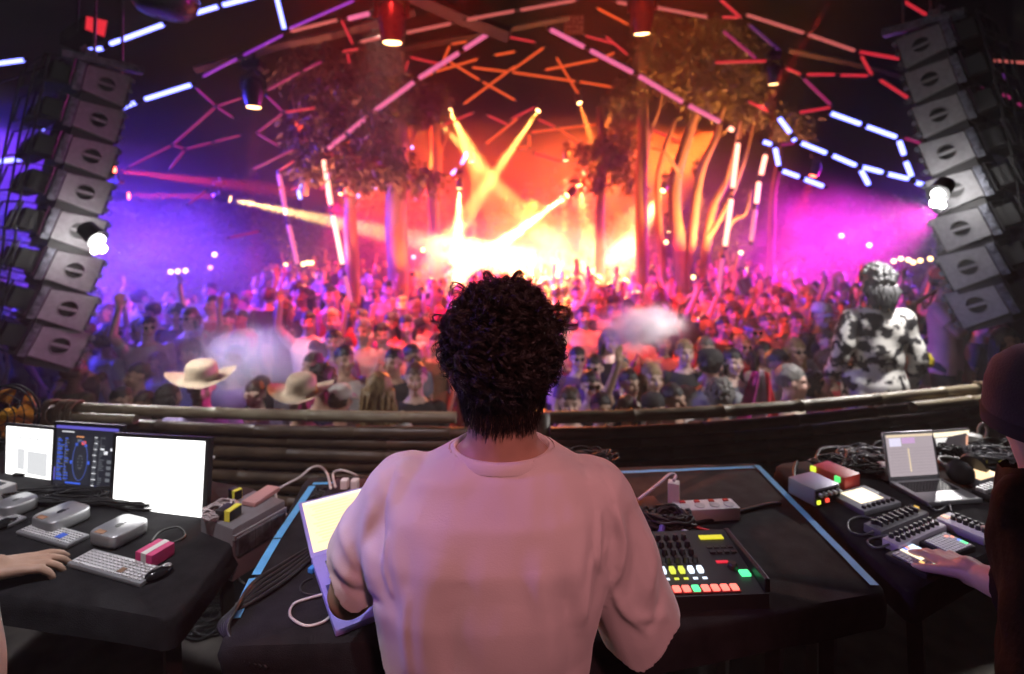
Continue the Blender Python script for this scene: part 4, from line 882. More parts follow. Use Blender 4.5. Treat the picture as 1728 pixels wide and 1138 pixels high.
# ------------------------------------------------------------------ hanging speaker towers
panel_mat = pbr('speckled_grey_cabinet', (0.19, 0.19, 0.20), 0.55, vary=0.25, vscale=30, bump=0.25, bscale=700)
rig_mat = pbr('scuffed_rigging', (0.16, 0.17, 0.21), 0.45, metal=0.5, vary=0.8, vscale=28, bump=0.5, bscale=90)
cup_gap_mat = pbr('black_cup_and_gap_shade', (0.006, 0.006, 0.007), 0.6)  # black of cups and chassis, also the painted shade in cabinet gaps
grille_mat = pbr('black_grille', (0.008, 0.008, 0.009), 0.6, bump=0.5, bscale=500)
def speaker_tower(label, centers, s, a0, a1, lamp_i, lamp_px, lamp_target, lamp_label):
    th = R(52); u0 = Vector((s * math.cos(th), math.sin(th), 0)); n = Vector((s * math.sin(th), -math.cos(th), 0)); up = Vector((0, 0, 1))
    N = len(centers); base = P(centers[0][0], centers[0][1], 4.0)
    t = thing('speaker_tower', label, 'speaker tower', base)
    info = []
    for i, (cx, cy_) in enumerate(centers):
        k = i / (N - 1); Y = 4.0 - .12 * k; c = P(cx, cy_, Y) - base; a = R(a0 + (a1 - a0) * k); sc = 1 + .10 * k
        u = u0 * math.cos(a) - up * math.sin(a); v = up * math.cos(a) + u0 * math.sin(a)
        w = .275 * sc; hr = .20 * sc; hf = .262 * sc; rc = .055 * sc; ux = .002 * sc   # cabinet width, rear and front heights, handle radius
        def W(x, y, z, c=c, u=u, v=v): return c + u * x + v * y + n * z
        x0, x1 = -w / 2 - ux, w / 2 - ux
        corners = [(x0, -hr / 2), (x1, -hf / 2), (x1, hf / 2), (x0, hr / 2)]
        # side panel with a round opening
        angs = sorted([2 * math.pi * j / 32 for j in range(32)] + [math.atan2(q[1], q[0]) % (2 * math.pi) for q in corners])
        def hit(an):
            dx, dy = math.cos(an), math.sin(an); best = 9
            for j in range(4):
                p, q = corners[j], corners[(j + 1) % 4]; ex, ey = q[0] - p[0], q[1] - p[1]; den = dx * ey - dy * ex
                if abs(den) < 1e-9: continue
                tt = (p[0] * ey - p[1] * ex) / den; ss = (p[0] * dy - p[1] * dx) / den
                if tt > 0 and -1e-6 <= ss <= 1 + 1e-6: best = min(best, tt)
            return dx * best, dy * best
        m = len(angs); out = [hit(q) for q in angs]; inn = [(rc * math.cos(q), rc * math.sin(q)) for q in angs]
        mb = MB(); D = -.78; B = .006
        rings = [[W(x, y, 0) for x, y in inn], [W(x * .985, y * .98, 0) for x, y in out], [W(x, y, -B) for x, y in out], [W(x, y, D) for x, y in out]]
        vs_ = [p for r_ in rings for p in r_]
        fs_ = [(r_ * m + j, r_ * m + (j + 1) % m, (r_ + 1) * m + (j + 1) % m, (r_ + 1) * m + j) for r_ in range(3) for j in range(m)] + [tuple(3 * m + j for j in range(m))]
        mb.add(vs_, fs_); mb.mi = [0] * (2 * m) + [1] * (m + 1); cab = mb.build('speaker_cabinet', [panel_mat, cup_gap_mat], t)  # cabinet sides blackened so the wedges between cabinets look shaded
        mb = MB(); vs_ = [W(rc * f * math.cos(q), rc * f * math.sin(q), z) for f, z in ((1.0, .0), (.98, -.03), (.75, -.055), (.3, -.06)) for q in angs]
        mb.add(vs_, [(r_ * m + j, r_ * m + (j + 1) % m, (r_ + 1) * m + (j + 1) % m, (r_ + 1) * m + j) for r_ in range(3) for j in range(m)] + [tuple(3 * m + j for j in range(m))]); mb.build('handle_cup', cup_gap_mat, cab, True)
        mb = MB(); mb.tube([W(rc * 1.04 * math.cos(q), rc * 1.04 * math.sin(q), .001) for q in angs] + [W(rc * 1.04 * math.cos(angs[0]), rc * 1.04 * math.sin(angs[0]), .001)], .0035, 5); mb.build('handle_rim', panel_mat, cab, True)
        mb = MB()
        rot = Matrix((u, v, n)).transposed()
        mb.box(W(0, 0, -.006), (rc * 2.0, .022 * sc, .018), rot, bev=.004); mb.build('handle_bar', panel_mat, cab)
        # rigging plate along the rear edge, front hardware and dark rear chassis
        mb = MB(); mb.box(W(x0 - .03, -.003, -.012), (.05, hr * 1.12, .02), rot, bev=.004)
        mb.box(W(x0 - .03, hr * .3, .004), (.03, .03, .016), rot, bev=.003); mb.box(W(x0 - .03, -hr * .25, .004), (.03, .05, .016), rot, bev=.003)
        mb.cyl(W(x0 - .03, 0, 0), W(x0 - .03, 0, .014), .012 * sc, n=8); mb.build('rigging_plate', rig_mat, cab)
        mb = MB(); mb.box(W(x1 + .012, 0, -.4), (.022, hf * .96, .74), rot); mb.build('grille', grille_mat, cab)
        mb = MB()
        for q in (-.34, .02, .36): mb.box(W(x1 + .018, hf * q, -.004), (.03, .035 * sc, .03), rot, bev=.004)
        cc = W(x1 + .04, -hf * .38, .0); mb.tube([cc + (u * math.cos(q) + v * math.sin(q)) * .02 for q in [2 * math.pi * j / 12 for j in range(13)]], .004, 5)
        mb.build('front_hardware', rig_mat, cab)['kind'] = 'stuff'
        mb = MB(); mb.box(W(x0 - .12, 0, -.40), (.12, hr * .72, .66), rot, bev=.01)
        mb.build('rear_chassis', cup_gap_mat, cab)
        mb = MB(); mb.box(W(0, -hf * .06, -.36), (w * .94, hf * 1.12, .66), rot); mb.build('gap_shade_block', cup_gap_mat, cab)  # black block added to darken the gap between cabinets
        mb = MB()
        fr_ = [W(x0 - .075, -hr * .5, .01), W(x0 - .075, hr * .55, .01), W(x0 - .23, hr * .5, -.1), W(x0 - .23, -hr * .45, -.1)]
        mb.tube(fr_ + fr_[:1], .007, 5); fr2 = [W(x0 - .21, -hr * .5, -.05), W(x0 - .21, hr * .5, -.05), W(x0 - .26, hr * .5, -.55), W(x0 - .26, -hr * .5, -.55)]
        mb.tube(fr2 + fr2[:1], .008, 5); mb.build('rear_frame', black_metal, cab)
        info.append((W, x0, x1, hr, hf))
    # flying bar on top
    W, x0, x1, hr, hf = info[0]; rot = Matrix((u0, up, n)).transposed()
    mb = MB(); mb.box(W((x0 + x1) / 2 - .04, hf * .5 + .045, -.05), (.52, .06, .09), rot, bev=.006); mb.box(W((x0 + x1) / 2 - .04, hf * .5 + .045, -.7), (.52, .06, .09), rot, bev=.006)
    mb.box(W(x0, hf * .5 + .06, -.37), (.08, .05, .8), rot, bev=.006)
    mb.build('flying_bar', rig_mat, t)
    for q in (x0 - .02, x1):
        mb = MB(); mb.tube([W(q, hf * .5 + .09, -.06), W(q - .01, hf * .5 + .13, -.06), W(q - .03, hf * .5 + .09, -.06)], .012, 6); mb.build('shackle', steel, t)
    mb = MB(); a = W(x0 + .1, hf * .5 + .07, -.35); mb.tube([a, a + Vector((0, .1, 3.0))], .012, 6); mb.tube([a + Vector((0, .3, 0)), a + Vector((0, .35, 3.0))], .012, 6); mb.build('hoist_chain', steel, t)
    mb = MB(); a = W(x0 - .05, hf * .5 + .07, -.2); mb.tube([a, a + Vector((-s * .5, .1, -.12)), a + Vector((-s * 1.6, .3, -.35))], .008, 6); mb.build('stay_wire', black_metal, t)
    mb = MB()
    for j in range(3):
        pts = []
        for i, (W, x0, x1, hr, hf) in enumerate(info): pts.append(W(x0 - .2 - .05 * j, rng.uniform(-.03, .03), -.1 - .12 * j))
        mb.tube(smooth_path(pts, 4), .008, 5)
    mb.build('signal_cable', rubber, t, True)
    W, x0, x1, hr, hf = info[-1]; rot = Matrix((u0, up, n)).transposed()
    # glaring white lamp clamped to the front edge
    W, x0, x1, hr, hf = info[lamp_i]
    L = P(*lamp_px, 3.35); lt = thing('blinder_lamp', lamp_label, 'stage lamp', L)
    d = (Vector(lamp_target) - L).normalized()
    mb = MB(); mb.lathe([(.03, -.14), (.055, -.12), (.06, -.01), (.066, 0), (.05, .0)], 16, (0, 0, 0), d); autosmooth(mb.build('lamp_housing', black_metal, lt))
    for ox, oz, br in ((0, 0, .034), (-.045 * s, .03, .024), (.02 * s, -.06, .027), (-.03 * s, -.075, .018)):  # extra uneven bulbs added to imitate the lamp's starburst glare
        mb = MB(); mb.ell(d * .004 + Vector((ox, 0, oz)), (br, br, br)); mb.build('bulb', lens_white, lt, True)
    Lr = P(lamp_px[0] - s * 6, lamp_px[1] + 6, 3.80) - L; mb = MB(); mb.ell(Lr, (.03, .02, .05)); mb.build('added_bulb', lens_white, lt, True)  # extra bulb added to whiten the cabinets behind the lamp
    mb = MB(); arm = (W(x1, 0, .0) + base) - L; mb.tube([d * -.1, arm], .012, 6); mb.build('clamp_arm', black_metal, lt)
    return t, lt, L, d
LT1 = speaker_tower('tall stack of eight grey speakers hanging over the monitor table', [(180, 143), (167, 203), (155, 264), (144, 325), (134, 390), (126, 457), (115, 522), (101, 584)], 1, 11, 24, 4, (166, 404), P(480, 690, 3.2), 'glaring white lamp on the speaker tower over the monitor table')
LT2 = speaker_tower('tall stack of eight grey speakers hanging over the riser', [(1554, 76), (1569, 134), (1584, 194), (1597, 257), (1610, 321), (1621, 386), (1633, 451), (1648, 515)], -1, 14, 25, 4, (1583, 327), P(1300, 690, 2.6), 'glaring white lamp on the speaker tower over the riser')
WHITE = (1.0, .95, .92)
spot('glare', LT1[2] + LT1[3] * .07, (-1.2, 3.5, .4), 110, WHITE, 125, .8, .04, LT1[1])
spot('glare', LT2[2] + LT2[3] * .07, (1.7, 3.4, .5), 210, WHITE, 125, .8, .04, LT2[1])
spot('beam', LT1[2] + LT1[3] * .07, P(415, 600, 4.7), 1100, (.72, .66, 1.0), 30, .8, .03, LT1[1])
spot('beam', LT2[2] + LT2[3] * .07, P(1085, 552, 5.0), 1900, WHITE, 12, .7, .03, LT2[1])
# added point lights whiten the cabinet faces next to the lamps
for q, px in ((LT1, (158, 402)), (LT2, (1592, 322))):
    point('spill', P(px[0], px[1], 3.74), 9, WHITE, .03, q[1])

# overhead odds and ends
t = thing('square_lamp', 'box lamp with square red face above the speaker tower by the fan', 'stage lamp', P(130, 60, 5.0))
o = Vector(t.location); c = [P(x, y, 5.0) - o for x, y in ((146, 28), (181, 36), (176, 63), (144, 50))]
cen = sum(c, Vector()) / 4
mb = MB(); bk = [p + Vector((-.36, .12, -.10)) for p in c]; mb.add([cen + (p - cen) * 1.12 for p in c] + bk, [(0, 1, 2, 3), (7, 6, 5, 4), (0, 4, 5, 1), (1, 5, 6, 2), (2, 6, 7, 3), (3, 7, 4, 0)]); mb.build('housing', black_metal, t)
mb = MB(); mb.add([p + Vector((.004, -.006, 0)) for p in c], [(0, 1, 2, 3)]); mb.build('red_face', glow('red_square', (.9, .03, .05), .95), t)
mb = MB(); mb.tube([(0, 0, .05), (.05, 0, .9)], .012); mb.build('hanger', black_metal, t)
t = thing('domed_lamp', 'large dark domed lamp hanging at the very top', 'stage lamp', P(276, 14, 4.6))
mb = MB(); mb.lathe([(.10, -.125), (.2, -.10), (.26, -.03), (.275, .06), (.24, .2), (.12, .26)], 24, (0, 0, .05), (.12, 0, 1)); autosmooth(mb.build('dome', head_mat, t))
mb = MB(); mb.lathe([(.28, 0), (.285, .02), (.28, .04)], 24, (0, 0, .09), (.12, 0, 1)); mb.build('rim_band', pbr('blue_gloss_band', (.05, .06, .2), .2), t)
mb = MB(); mb.tube([(0, 0, .28), (0, 0, .9)], .02); mb.build('hanger', black_metal, t)
t = thing('hanging_sign', 'small scrawled sign hanging below the arch peak', 'sign', P(968, 42, 9.0))
mb = MB(); mb.box((0, 0, 0), (.36, .03, .34), bev=.008); mb.build('board', pbr('dark_red_board', (.10, .015, .015), .6), t)
mb = MB(); q = random.Random(2)
for r_ in range(4):
    for i in range(5):
        x = -.14 + i * .07; z = .11 - r_ * .075; pts = [(x + q.uniform(-.02, .02), -.019, z + q.uniform(-.025, .025)) for _ in range(4)]; mb.tube(pts, .006, 4)
o = mb.build('scrawl', pbr('pale_paint', (.6, .5, .5), .6), t); o['kind'] = 'stuff'
mb = MB(); mb.tube([(-.1, 0, .17), (-.05, 0, .9)], .006); mb.tube([(.1, 0, .17), (.05, 0, .9)], .006); mb.build('hanging_wires', black_metal, t)
# roof beams
beam_mat = pbr('dark_roof_steel', (.03, .025, .025), .6, vary=.3)
for lb, pts, Y, r_ in (('dark roof beam above the magenta hexagons', [(330, 118), (480, 75), (560, 60), (700, 20)], 7.8, .07), ('dark roof beam crossing above the moving head', [(690, -10), (780, 30), (860, 60)], 7.6, .12), ('dark beam under the salmon tubes', [(640, 90), (800, 60), (960, 30)], 8.6, .06), ('dark roof beam above the speaker tower over the riser', [(1330, 85), (1450, 110), (1600, 150)], 8.4, .05)):
    mb = MB(); mb.tube([P(x, y, Y) for x, y in pts], r_, 4); tag(mb.build('roof_beam', beam_mat), lb, 'beam')

# ------------------------------------------------------------------ trees
bark = pbr('eucalyptus_bark', (0.30, 0.20, 0.13), 0.85, vary=0.6, vscale=3.0, bump=0.9, bscale=14, stretch=(1, 1, .25))
leaf_mat = pbr('grey_green_leaves', (0.14, 0.15, 0.06), 0.6, vary=0.5, vscale=3)
leaf_dark = pbr('dark_leaves', (0.085, 0.085, 0.05), 0.6, vary=0.5, vscale=3)
def tree(label, Y, stems, clumps, leafm, seed, nleaf=1500, depth=.5):
    q = random.Random(seed)
    x0, y0 = stems[0][0][0], stems[0][0][1]
    B = P(x0, y0, Y); B.z = ground_z(Y)
    t = thing('eucalyptus_tree', label, 'tree', B)
    mb = MB(); twigs = MB()
    for st in stems:
        *pp, r0, r1 = st
        pts = []
        for k, p in enumerate(pp):
            dy = 0 if k == 0 else q.uniform(-.25, .25) * depth
            v = P(p[0], p[1], Y + dy) - B
            if k == 0 and p[1] > 440: v.z = -.1
            pts.append(v)
        sp = smooth_path(pts, 6)
        sp = [v + Vector((mnoise.noise(v * 1.1), mnoise.noise(v * 1.3 + Vector((5, 0, 0))), 0)) * r0 * .5 for v in sp]
        rs = [(r0 + (r1 - r0) * i / (len(sp) - 1)) * (1 + .14 * mnoise.noise(v * 2.2)) for i, v in enumerate(sp)]
        (mb if r0 > .035 else twigs).tube(sp, rs, 10 if r0 > .035 else 5)
    mb.build('trunk', bark, t, True)
    if twigs.v: twigs.build('branches', bark, t, True)['kind'] = 'stuff'
    if clumps:
        lm = MB(); vs_ = []; fs_ = []
        tot = sum(c[2] * c[3] for c in clumps)
        for (cx, cy_, rx, ry) in clumps:
            C = P(cx, cy_, Y) - B; RX = rx * Y / FPX; RZ = ry * Y / FPX
            m = int(1.6 * nleaf * rx * ry / tot); sprigs = []
            for _ in range(max(3, m // 14)):
                while True:
                    a = Vector((q.uniform(-1, 1), q.uniform(-1, 1), q.uniform(-1, 1)))
                    if a.length < 1: break
                a *= (.55 + .45 * q.random()); sprigs.append(C + Vector((a.x * RX, a.y * (RX + RZ) * .45, a.z * RZ)))
            for sp in sprigs:
                dr = Vector((q.uniform(-1, 1), q.uniform(-1, 1), q.uniform(-1, .3))).normalized()
                for i in range(14):
                    b = sp + dr * (i * .03 - .1) + Vector((q.uniform(-1, 1), q.uniform(-1, 1), q.uniform(-1, 1))) * .09
                    d = (dr * .5 + Vector((q.uniform(-1, 1), q.uniform(-1, 1), q.uniform(-1.5, .2)))).normalized(); L = q.uniform(.10, .19)
                    s = d.cross(Vector((q.uniform(-1, 1), q.uniform(-1, 1), q.uniform(-1, 1)))).normalized() * L * .19
                    k = len(vs_); nn = d.cross(s).normalized() * L * .08
                    vs_ += [b, b + d * L * .45 + s + nn, b + d * L, b + d * L * .45 - s + nn]; fs_.append((k, k + 1, k + 2, k + 3))
        lm.add(vs_, fs_); cr = lm.build('crown', leafm, t); cr['kind'] = 'stuff'
    return t
tree('great straight eucalyptus trunk lit orange below the big moving head', 9.2, [((672, 480), (670, 350), (672, 200), (668, 80), (672, -60), .20, .15), ((640, 200), (620, 160), (634, 100), .03, .012), ((690, 250), (715, 180), (725, 120), .03, .01)],
     [(705, 165, 40, 50), (655, 150, 38, 55), (715, 300, 18, 22), (640, 240, 34, 60)], leaf_mat, 1, 2600)
tree('dark leafy eucalyptus tree with thin purple-lit limbs', 8.2, [((600, 500), (592, 400), (588, 320), (560, 200), (547, 120), .13, .04), ((588, 330), (596, 230), (612, 160), (640, 100), .08, .02), ((575, 260), (540, 200), (520, 130), (498, 90), .05, .012), ((590, 300), (625, 250), (640, 190), .04, .01), ((515, 330), (525, 240), (545, 170), .05, .015), ((560, 200), (600, 140), (625, 110), .02, .006), ((530, 240), (500, 190), (490, 150), .02, .005), ((596, 235), (560, 170), (585, 120), .02, .005)],
     [(560, 165, 50, 60), (600, 130, 45, 45), (545, 215, 50, 45), (620, 200, 35, 60), (600, 285, 50, 40), (525, 95, 30, 25), (500, 120, 28, 22), (530, 280, 32, 30), (640, 95, 35, 28), (655, 270, 26, 50)], leaf_dark, 2, 5200)
tree('orange-lit trunk behind the great eucalyptus', 12.0, [((735, 470), (733, 330), (736, 220), (728, 140), .16, .12), ((742, 260), (760, 210), (752, 170), .04, .02)], [(725, 175, 34, 40), (700, 315, 20, 30)], leaf_mat, 3, 900)
tree('tall slim trunk standing under the narrow orange beam', 9.8, [((1085, 500), (1082, 330), (1086, 200), (1080, 90), .12, .10), ((1084, 250), (1110, 190), (1120, 150), (1150, 90), .05, .02)], [(1115, 70, 44, 40), (1135, 115, 40, 48), (1060, 160, 36, 28), (1100, 40, 30, 24)], leaf_mat, 4, 2800)
tree('many-stemmed tree glowing orange at the foot, olive crown', 9.4, [((1165, 500), (1140, 360), (1150, 260), (1185, 160), (1190, 70), .14, .05), ((1185, 480), (1195, 380), (1230, 300), (1250, 200), .10, .04), ((1150, 470), (1175, 330), (1210, 220), (1225, 170), .10, .04), ((1130, 470), (1110, 350), (1120, 260), (1140, 200), .08, .03), ((1195, 400), (1235, 330), (1262, 250), (1280, 180), .06, .02), ((1150, 300), (1125, 260), (1100, 250), .04, .02), ((1190, 110), (1215, 70), (1240, 40), .03, .01), ((1245, 210), (1270, 180), (1285, 150), .03, .01), ((1190, 460), (1225, 400), (1260, 360), (1268, 320), .05, .02)],
     [(1190, 60, 48, 36), (1215, 110, 50, 42), (1250, 140, 36, 40), (1190, 150, 44, 34), (1230, 75, 36, 32), (1165, 110, 34, 40), (1260, 180, 26, 24), (1330, 205, 28, 22)], leaf_mat, 5, 5600)
tree('slender red-lit trunk with leafy middle left of the slim beam', 10.6, [((1015, 490), (1012, 380), (1018, 260), (1012, 180), .11, .07), ((1016, 300), (1035, 240), (1050, 210), .04, .015), ((1010, 330), (990, 290), (985, 260), .03, .01)], [(1040, 235, 40, 34), (1005, 255, 30, 34), (1050, 290, 30, 38), (1000, 300, 22, 26)], leaf_mat, 6, 1000)
tree('bare thin trunk by the magenta haze', 11.0, [((1300, 480), (1302, 380), (1310, 290), (1320, 230), .09, .05)], None, leaf_mat, 7)
# dark tree line closing the clearing
q = random.Random(11); vs_ = []; fs_ = []
for i in range(9000):
    x = q.uniform(-19, 19); y = q.uniform(17.5, 21); top = 3.2 + 1.6 * mnoise.noise(Vector((x * .35, 0, 0))) + .8 * mnoise.noise(Vector((x * 1.3, 4, 0)))
    z = q.uniform(-.9, top); d = Vector((q.uniform(-1, 1), q.uniform(-1, 1), q.uniform(-1, 1))).normalized(); s = d.cross(Vector((q.uniform(-1, 1), q.uniform(-1, 1), q.uniform(-1, 1)))).normalized() * .07; L = q.uniform(.2, .4); b = Vector((x, y, z)); k = len(vs_)
    vs_ += [b, b + d * L * .5 + s, b + d * L, b + d * L * .5 - s]; fs_.append((k, k + 1, k + 2, k + 3))
mb = MB(); mb.add(vs_, fs_); tag(mb.build('treeline', leaf_dark), 'dark far-off wood behind the crowd', 'trees', kind='stuff')
# string of far bar lights
BULB = []
for n_, where in ((3, 'bulb of the row just right of the monitor-side tower'), (2, 'lone bulb above that row'), (2, 'bulb left of the standing tubes'), (3, 'bulb of the row behind the standing tubes'), (2, 'lone bulb above the print jacket'), (6, 'bulb of the row right of the print jacket'), (4, 'bulb of the row between the many stems'), (2, 'bulb held up inside the crowd by the cap'), (2, 'bulb low by the arch right foot'), (2, 'bulb low right of the great trunk')):
    BULB += ['%s small glowing %s' % (w_, where) for w_ in ('first', 'second', 'third', 'fourth', 'fifth', 'sixth')[:n_]]
bulb_m = glow('bar_bulb', (1.0, .62, .25), 7.0); bulb_p = glow('bar_bulb_pink', (1.0, .4, .5), 4.0)
for i, (x, y, Y, m) in enumerate([(288, 459, 13, bulb_m), (300, 458, 13, bulb_m), (313, 457, 13, bulb_m), (355, 452, 13, bulb_p), (362, 430, 13, bulb_m), (463, 457, 12, bulb_p), (482, 448, 12, bulb_m), (512, 446, 12, bulb_m), (519, 444, 12, bulb_m), (526, 444, 12, bulb_m), (1420, 398, 13, bulb_m), (1467, 414, 13, bulb_m), (1508, 441, 11, bulb_m), (1520, 437, 11, bulb_m), (1533, 439, 11, bulb_m), (1541, 443, 11, bulb_m), (1553, 440, 11, bulb_m), (1570, 437, 11, bulb_m), (1124, 409, 13, bulb_m), (1138, 415, 13, bulb_p), (1154, 417, 13, bulb_m), (1165, 414, 13, bulb_p), (1178, 540, 7.5, bulb_m), (1191, 537, 7.5, bulb_p), (1250, 427, 11, bulb_m), (1170, 468, 9, bulb_m), (698, 434, 11, bulb_p), (714, 422, 11, bulb_m)]):
    p = P(x, y, Y); t = thing('festoon_bulb', BULB[i], 'bulb', p, 0, 'far festoon bulbs' if Y > 8 else 'bulbs inside the crowd')
    mb = MB(); mb.ell((0, 0, 0), (.05 * Y / 12,) * 3, 10, 7); mb.build('glass', m, t, True)
    mb = MB(); mb.cyl((0, 0, .05 * Y / 12), (0, 0, .11 * Y / 12), .02, n=8); mb.build('socket', black_plastic, t)

# ------------------------------------------------------------------ people
def skin_mat(name, c):
    if name in MATS: return MATS[name]
    m = pbr(name, c, 0.5, vary=.12, vscale=30, bump=.05, bscale=300)
    n = m.node_tree.nodes; l = m.node_tree.links; b = n['Principled BSDF']
    a = n.new('ShaderNodeAttribute'); a.attribute_name = 'paint'
    mx = n.new('ShaderNodeMix'); mx.data_type = 'RGBA'; mx.blend_type = 'MULTIPLY'; mx.inputs['Factor'].default_value = 1.0
    src = b.inputs['Base Color'].links[0].from_socket
    l.new(src, mx.inputs[6]); l.new(a.outputs['Color'], mx.inputs[7]); l.new(mx.outputs[2], b.inputs['Base Color'])
    b.inputs['Subsurface Weight'].default_value = 0.0
    return m
SK = [skin_mat('fair_skin', (.62, .42, .33)), skin_mat('tan_skin', (.50, .31, .22)), skin_mat('brown_skin', (.28, .16, .11)), skin_mat('rosy_skin', (.66, .42, .35))]
SH = {k: pbr('shirt_' + k, c, .85, vary=.3, vscale=9, bump=.3, bscale=120) for k, c in dict(black=(.02, .02, .022), white=(.68, .66, .64), grey=(.26, .27, .29), lavender=(.42, .36, .62), navy=(.03, .04, .12), red=(.45, .04, .05), olive=(.14, .14, .07), teal=(.05, .2, .22), cream=(.55, .48, .38), purple=(.16, .06, .22), brown=(.12, .07, .045)).items()}
HR = {k: pbr('hair_' + k, c, .45, vary=.6, vscale=18, bump=.9, bscale=70, stretch=(3, 3, .7)) for k, c in dict(black=(.012, .01, .009), brown=(.06, .035, .02), blond=(.42, .27, .12), grey=(.22, .21, .20), auburn=(.13, .05, .025)).items()}
trouser_mat = pbr('dark_trousers', (.02, .022, .032), .8, vary=.3)
lens_dark = pbr('sunglass_lens', (.005, .005, .006), .08)
straw = pbr('pale_straw', (.62, .50, .36), .75, vary=.3, vscale=20, bump=.5, bscale=160)

class Body:
    def __init__(s): s.mb = MB(); s.caps = []
    def cap(s, tag_, p0, p1, r0, r1, n=14): s.mb.rcone(p0, p1, r0, r1, n); s.caps.append((tag_, Vector(p0), Vector(p1), r0, r1))
    def ell(s, tag_, c, r, rot=None):
        s.mb.ell(c, r, 20, 14, rot); s.caps.append((tag_, Vector(c), Vector(c) + Vector((0, 0, 1e-4)), min(r) * .9, min(r) * .9))
    def fuse(s, voxel, smooth=4):
        me = s.mb.mesh('tmp'); o = bpy.data.objects.new('tmp', me); col.objects.link(o)
        m = o.modifiers.new('r', 'REMESH'); m.mode = 'VOXEL'; m.voxel_size = voxel
        if smooth: k = o.modifiers.new('s', 'SMOOTH'); k.iterations = smooth; k.factor = .5
        dg = bpy.context.evaluated_depsgraph_get(); ev = o.evaluated_get(dg); out = bpy.data.meshes.new_from_object(ev)
        bpy.data.objects.remove(o); bpy.data.meshes.remove(me)
        n = len(out.vertices); V = np.empty(n * 3); out.vertices.foreach_get('co', V); V = V.reshape(-1, 3)
        Nn = np.empty(n * 3); out.vertices.foreach_get('normal', Nn); Nn = Nn.reshape(-1, 3)
        F = [tuple(p.vertices) for p in out.polygons]
        bpy.data.meshes.remove(out)
        best = np.full(n, 1e9); tg = np.zeros(n, int); par = np.zeros(n); tags = []
        for i, (t_, a, b, r0, r1) in enumerate(s.caps):
            a = np.array(a); b = np.array(b); ab = b - a; h = np.clip(((V - a) @ ab) / max(1e-9, ab @ ab), 0, 1)
            d = np.linalg.norm(V - (a + h[:, None] * ab), axis=1) - (r0 + (r1 - r0) * h)
            k = d < best; best[k] = d[k]; tg[k] = i; par[k] = h[k]; tags.append(t_)
        s.V, s.N, s.F = V, Nn, F; s.T = np.array(tags, dtype=object)[tg]; s.par = par
        return s
    def shell(s, mask, offset, wob=.004, ws=14.0):
        """a garment: the body's faces under the mask, moved outwards"""
        keep = [f for f in s.F if all(mask[i] for i in f)]
        used = sorted({i for f in keep for i in f}); ix = {v: k for k, v in enumerate(used)}
        mb = MB()
        mb.v = [tuple(s.V[i] + s.N[i] * (offset + wob * mnoise.noise(Vector(s.V[i] * ws)))) for i in used]
        mb.f = [tuple(ix[i] for i in f) for f in keep]; mb.mi = [0] * len(mb.f)
        return mb
    def mesh(s, name, paint=None):
        me = bpy.data.meshes.new(name); me.from_pydata(s.V.tolist(), [], s.F); me.update()
        me.polygons.foreach_set('use_smooth', [True] * len(me.polygons))
        ca = me.color_attributes.new('paint', 'FLOAT_COLOR', 'POINT')
        c = np.ones((len(s.V), 4)); 
        if paint is not None: c[:, :3] = paint
        ca.data.foreach_set('color', c.ravel().astype(np.float32)); return me
def face_paint(V, hc, k=1.0):
    """eyes, brows and lips: colours of the face itself; face looks to -y"""
    c = np.ones((len(V), 3)); p = (V - np.array(hc)) / k; fr = p[:, 1] < -.045
    def dab(x, z, rx, rz, colr, soft=.35):
        d = np.sqrt(((p[:, 0] - x) / rx) ** 2 + ((p[:, 2] - z) / rz) ** 2); w = np.clip((1.25 - d) / soft, 0, 1) * fr
        for j in range(3): c[:, j] = c[:, j] * (1 - w) + colr[j] * w
    for s in (-1, 1):
        dab(s * .031, .010, .013, .006, (.16, .12, .12)); dab(s * .032, .030, .019, .005, (.30, .24, .2))
        dab(s * .045, -.03, .022, .02, (1.0, .86, .84), .8)
    dab(0, -.058, .024, .009, (.78, .42, .42)); dab(0, -.058, .02, .003, (.3, .12, .12))
    return c
def head_into(b, hc, k=1.0, rot=None):
    """skull, jaw, nose, ears; local face direction -y"""
    rot = rot or Matrix.Identity(3)
    def T(v): return Vector(hc) + rot @ (Vector(v) * k)
    b.ell('head', T((0, .012, .025)), (.074 * k, .092 * k, .092 * k), rot)
    b.ell('head', T((0, -.018, -.03)), (.060 * k, .068 * k, .078 * k), rot)
    b.cap('head', T((0, -.062, -.085)), T((0, -.055, -.08)), .026 * k, .026 * k)
    b.cap('head', T((0, -.083, .018)), T((0, -.101, -.018)), .010 * k, .016 * k, 10)
    for s in (-1, 1):
        b.cap('head', T((s * .022, -.078, .032)), T((s * .048, -.066, .030)), .012 * k, .012 * k, 8)
        b.ell('head', T((s * .077, .012, -.002)), (.010 * k, .020 * k, .030 * k), rot)
        b.cap('head', T((s * .040, -.062, -.022)), T((s * .042, -.06, -.03)), .024 * k, .022 * k, 8)
    b.cap('head', T((-.016, -.082, -.058)), T((.016, -.082, -.058)), .010 * k, .010 * k, 8)
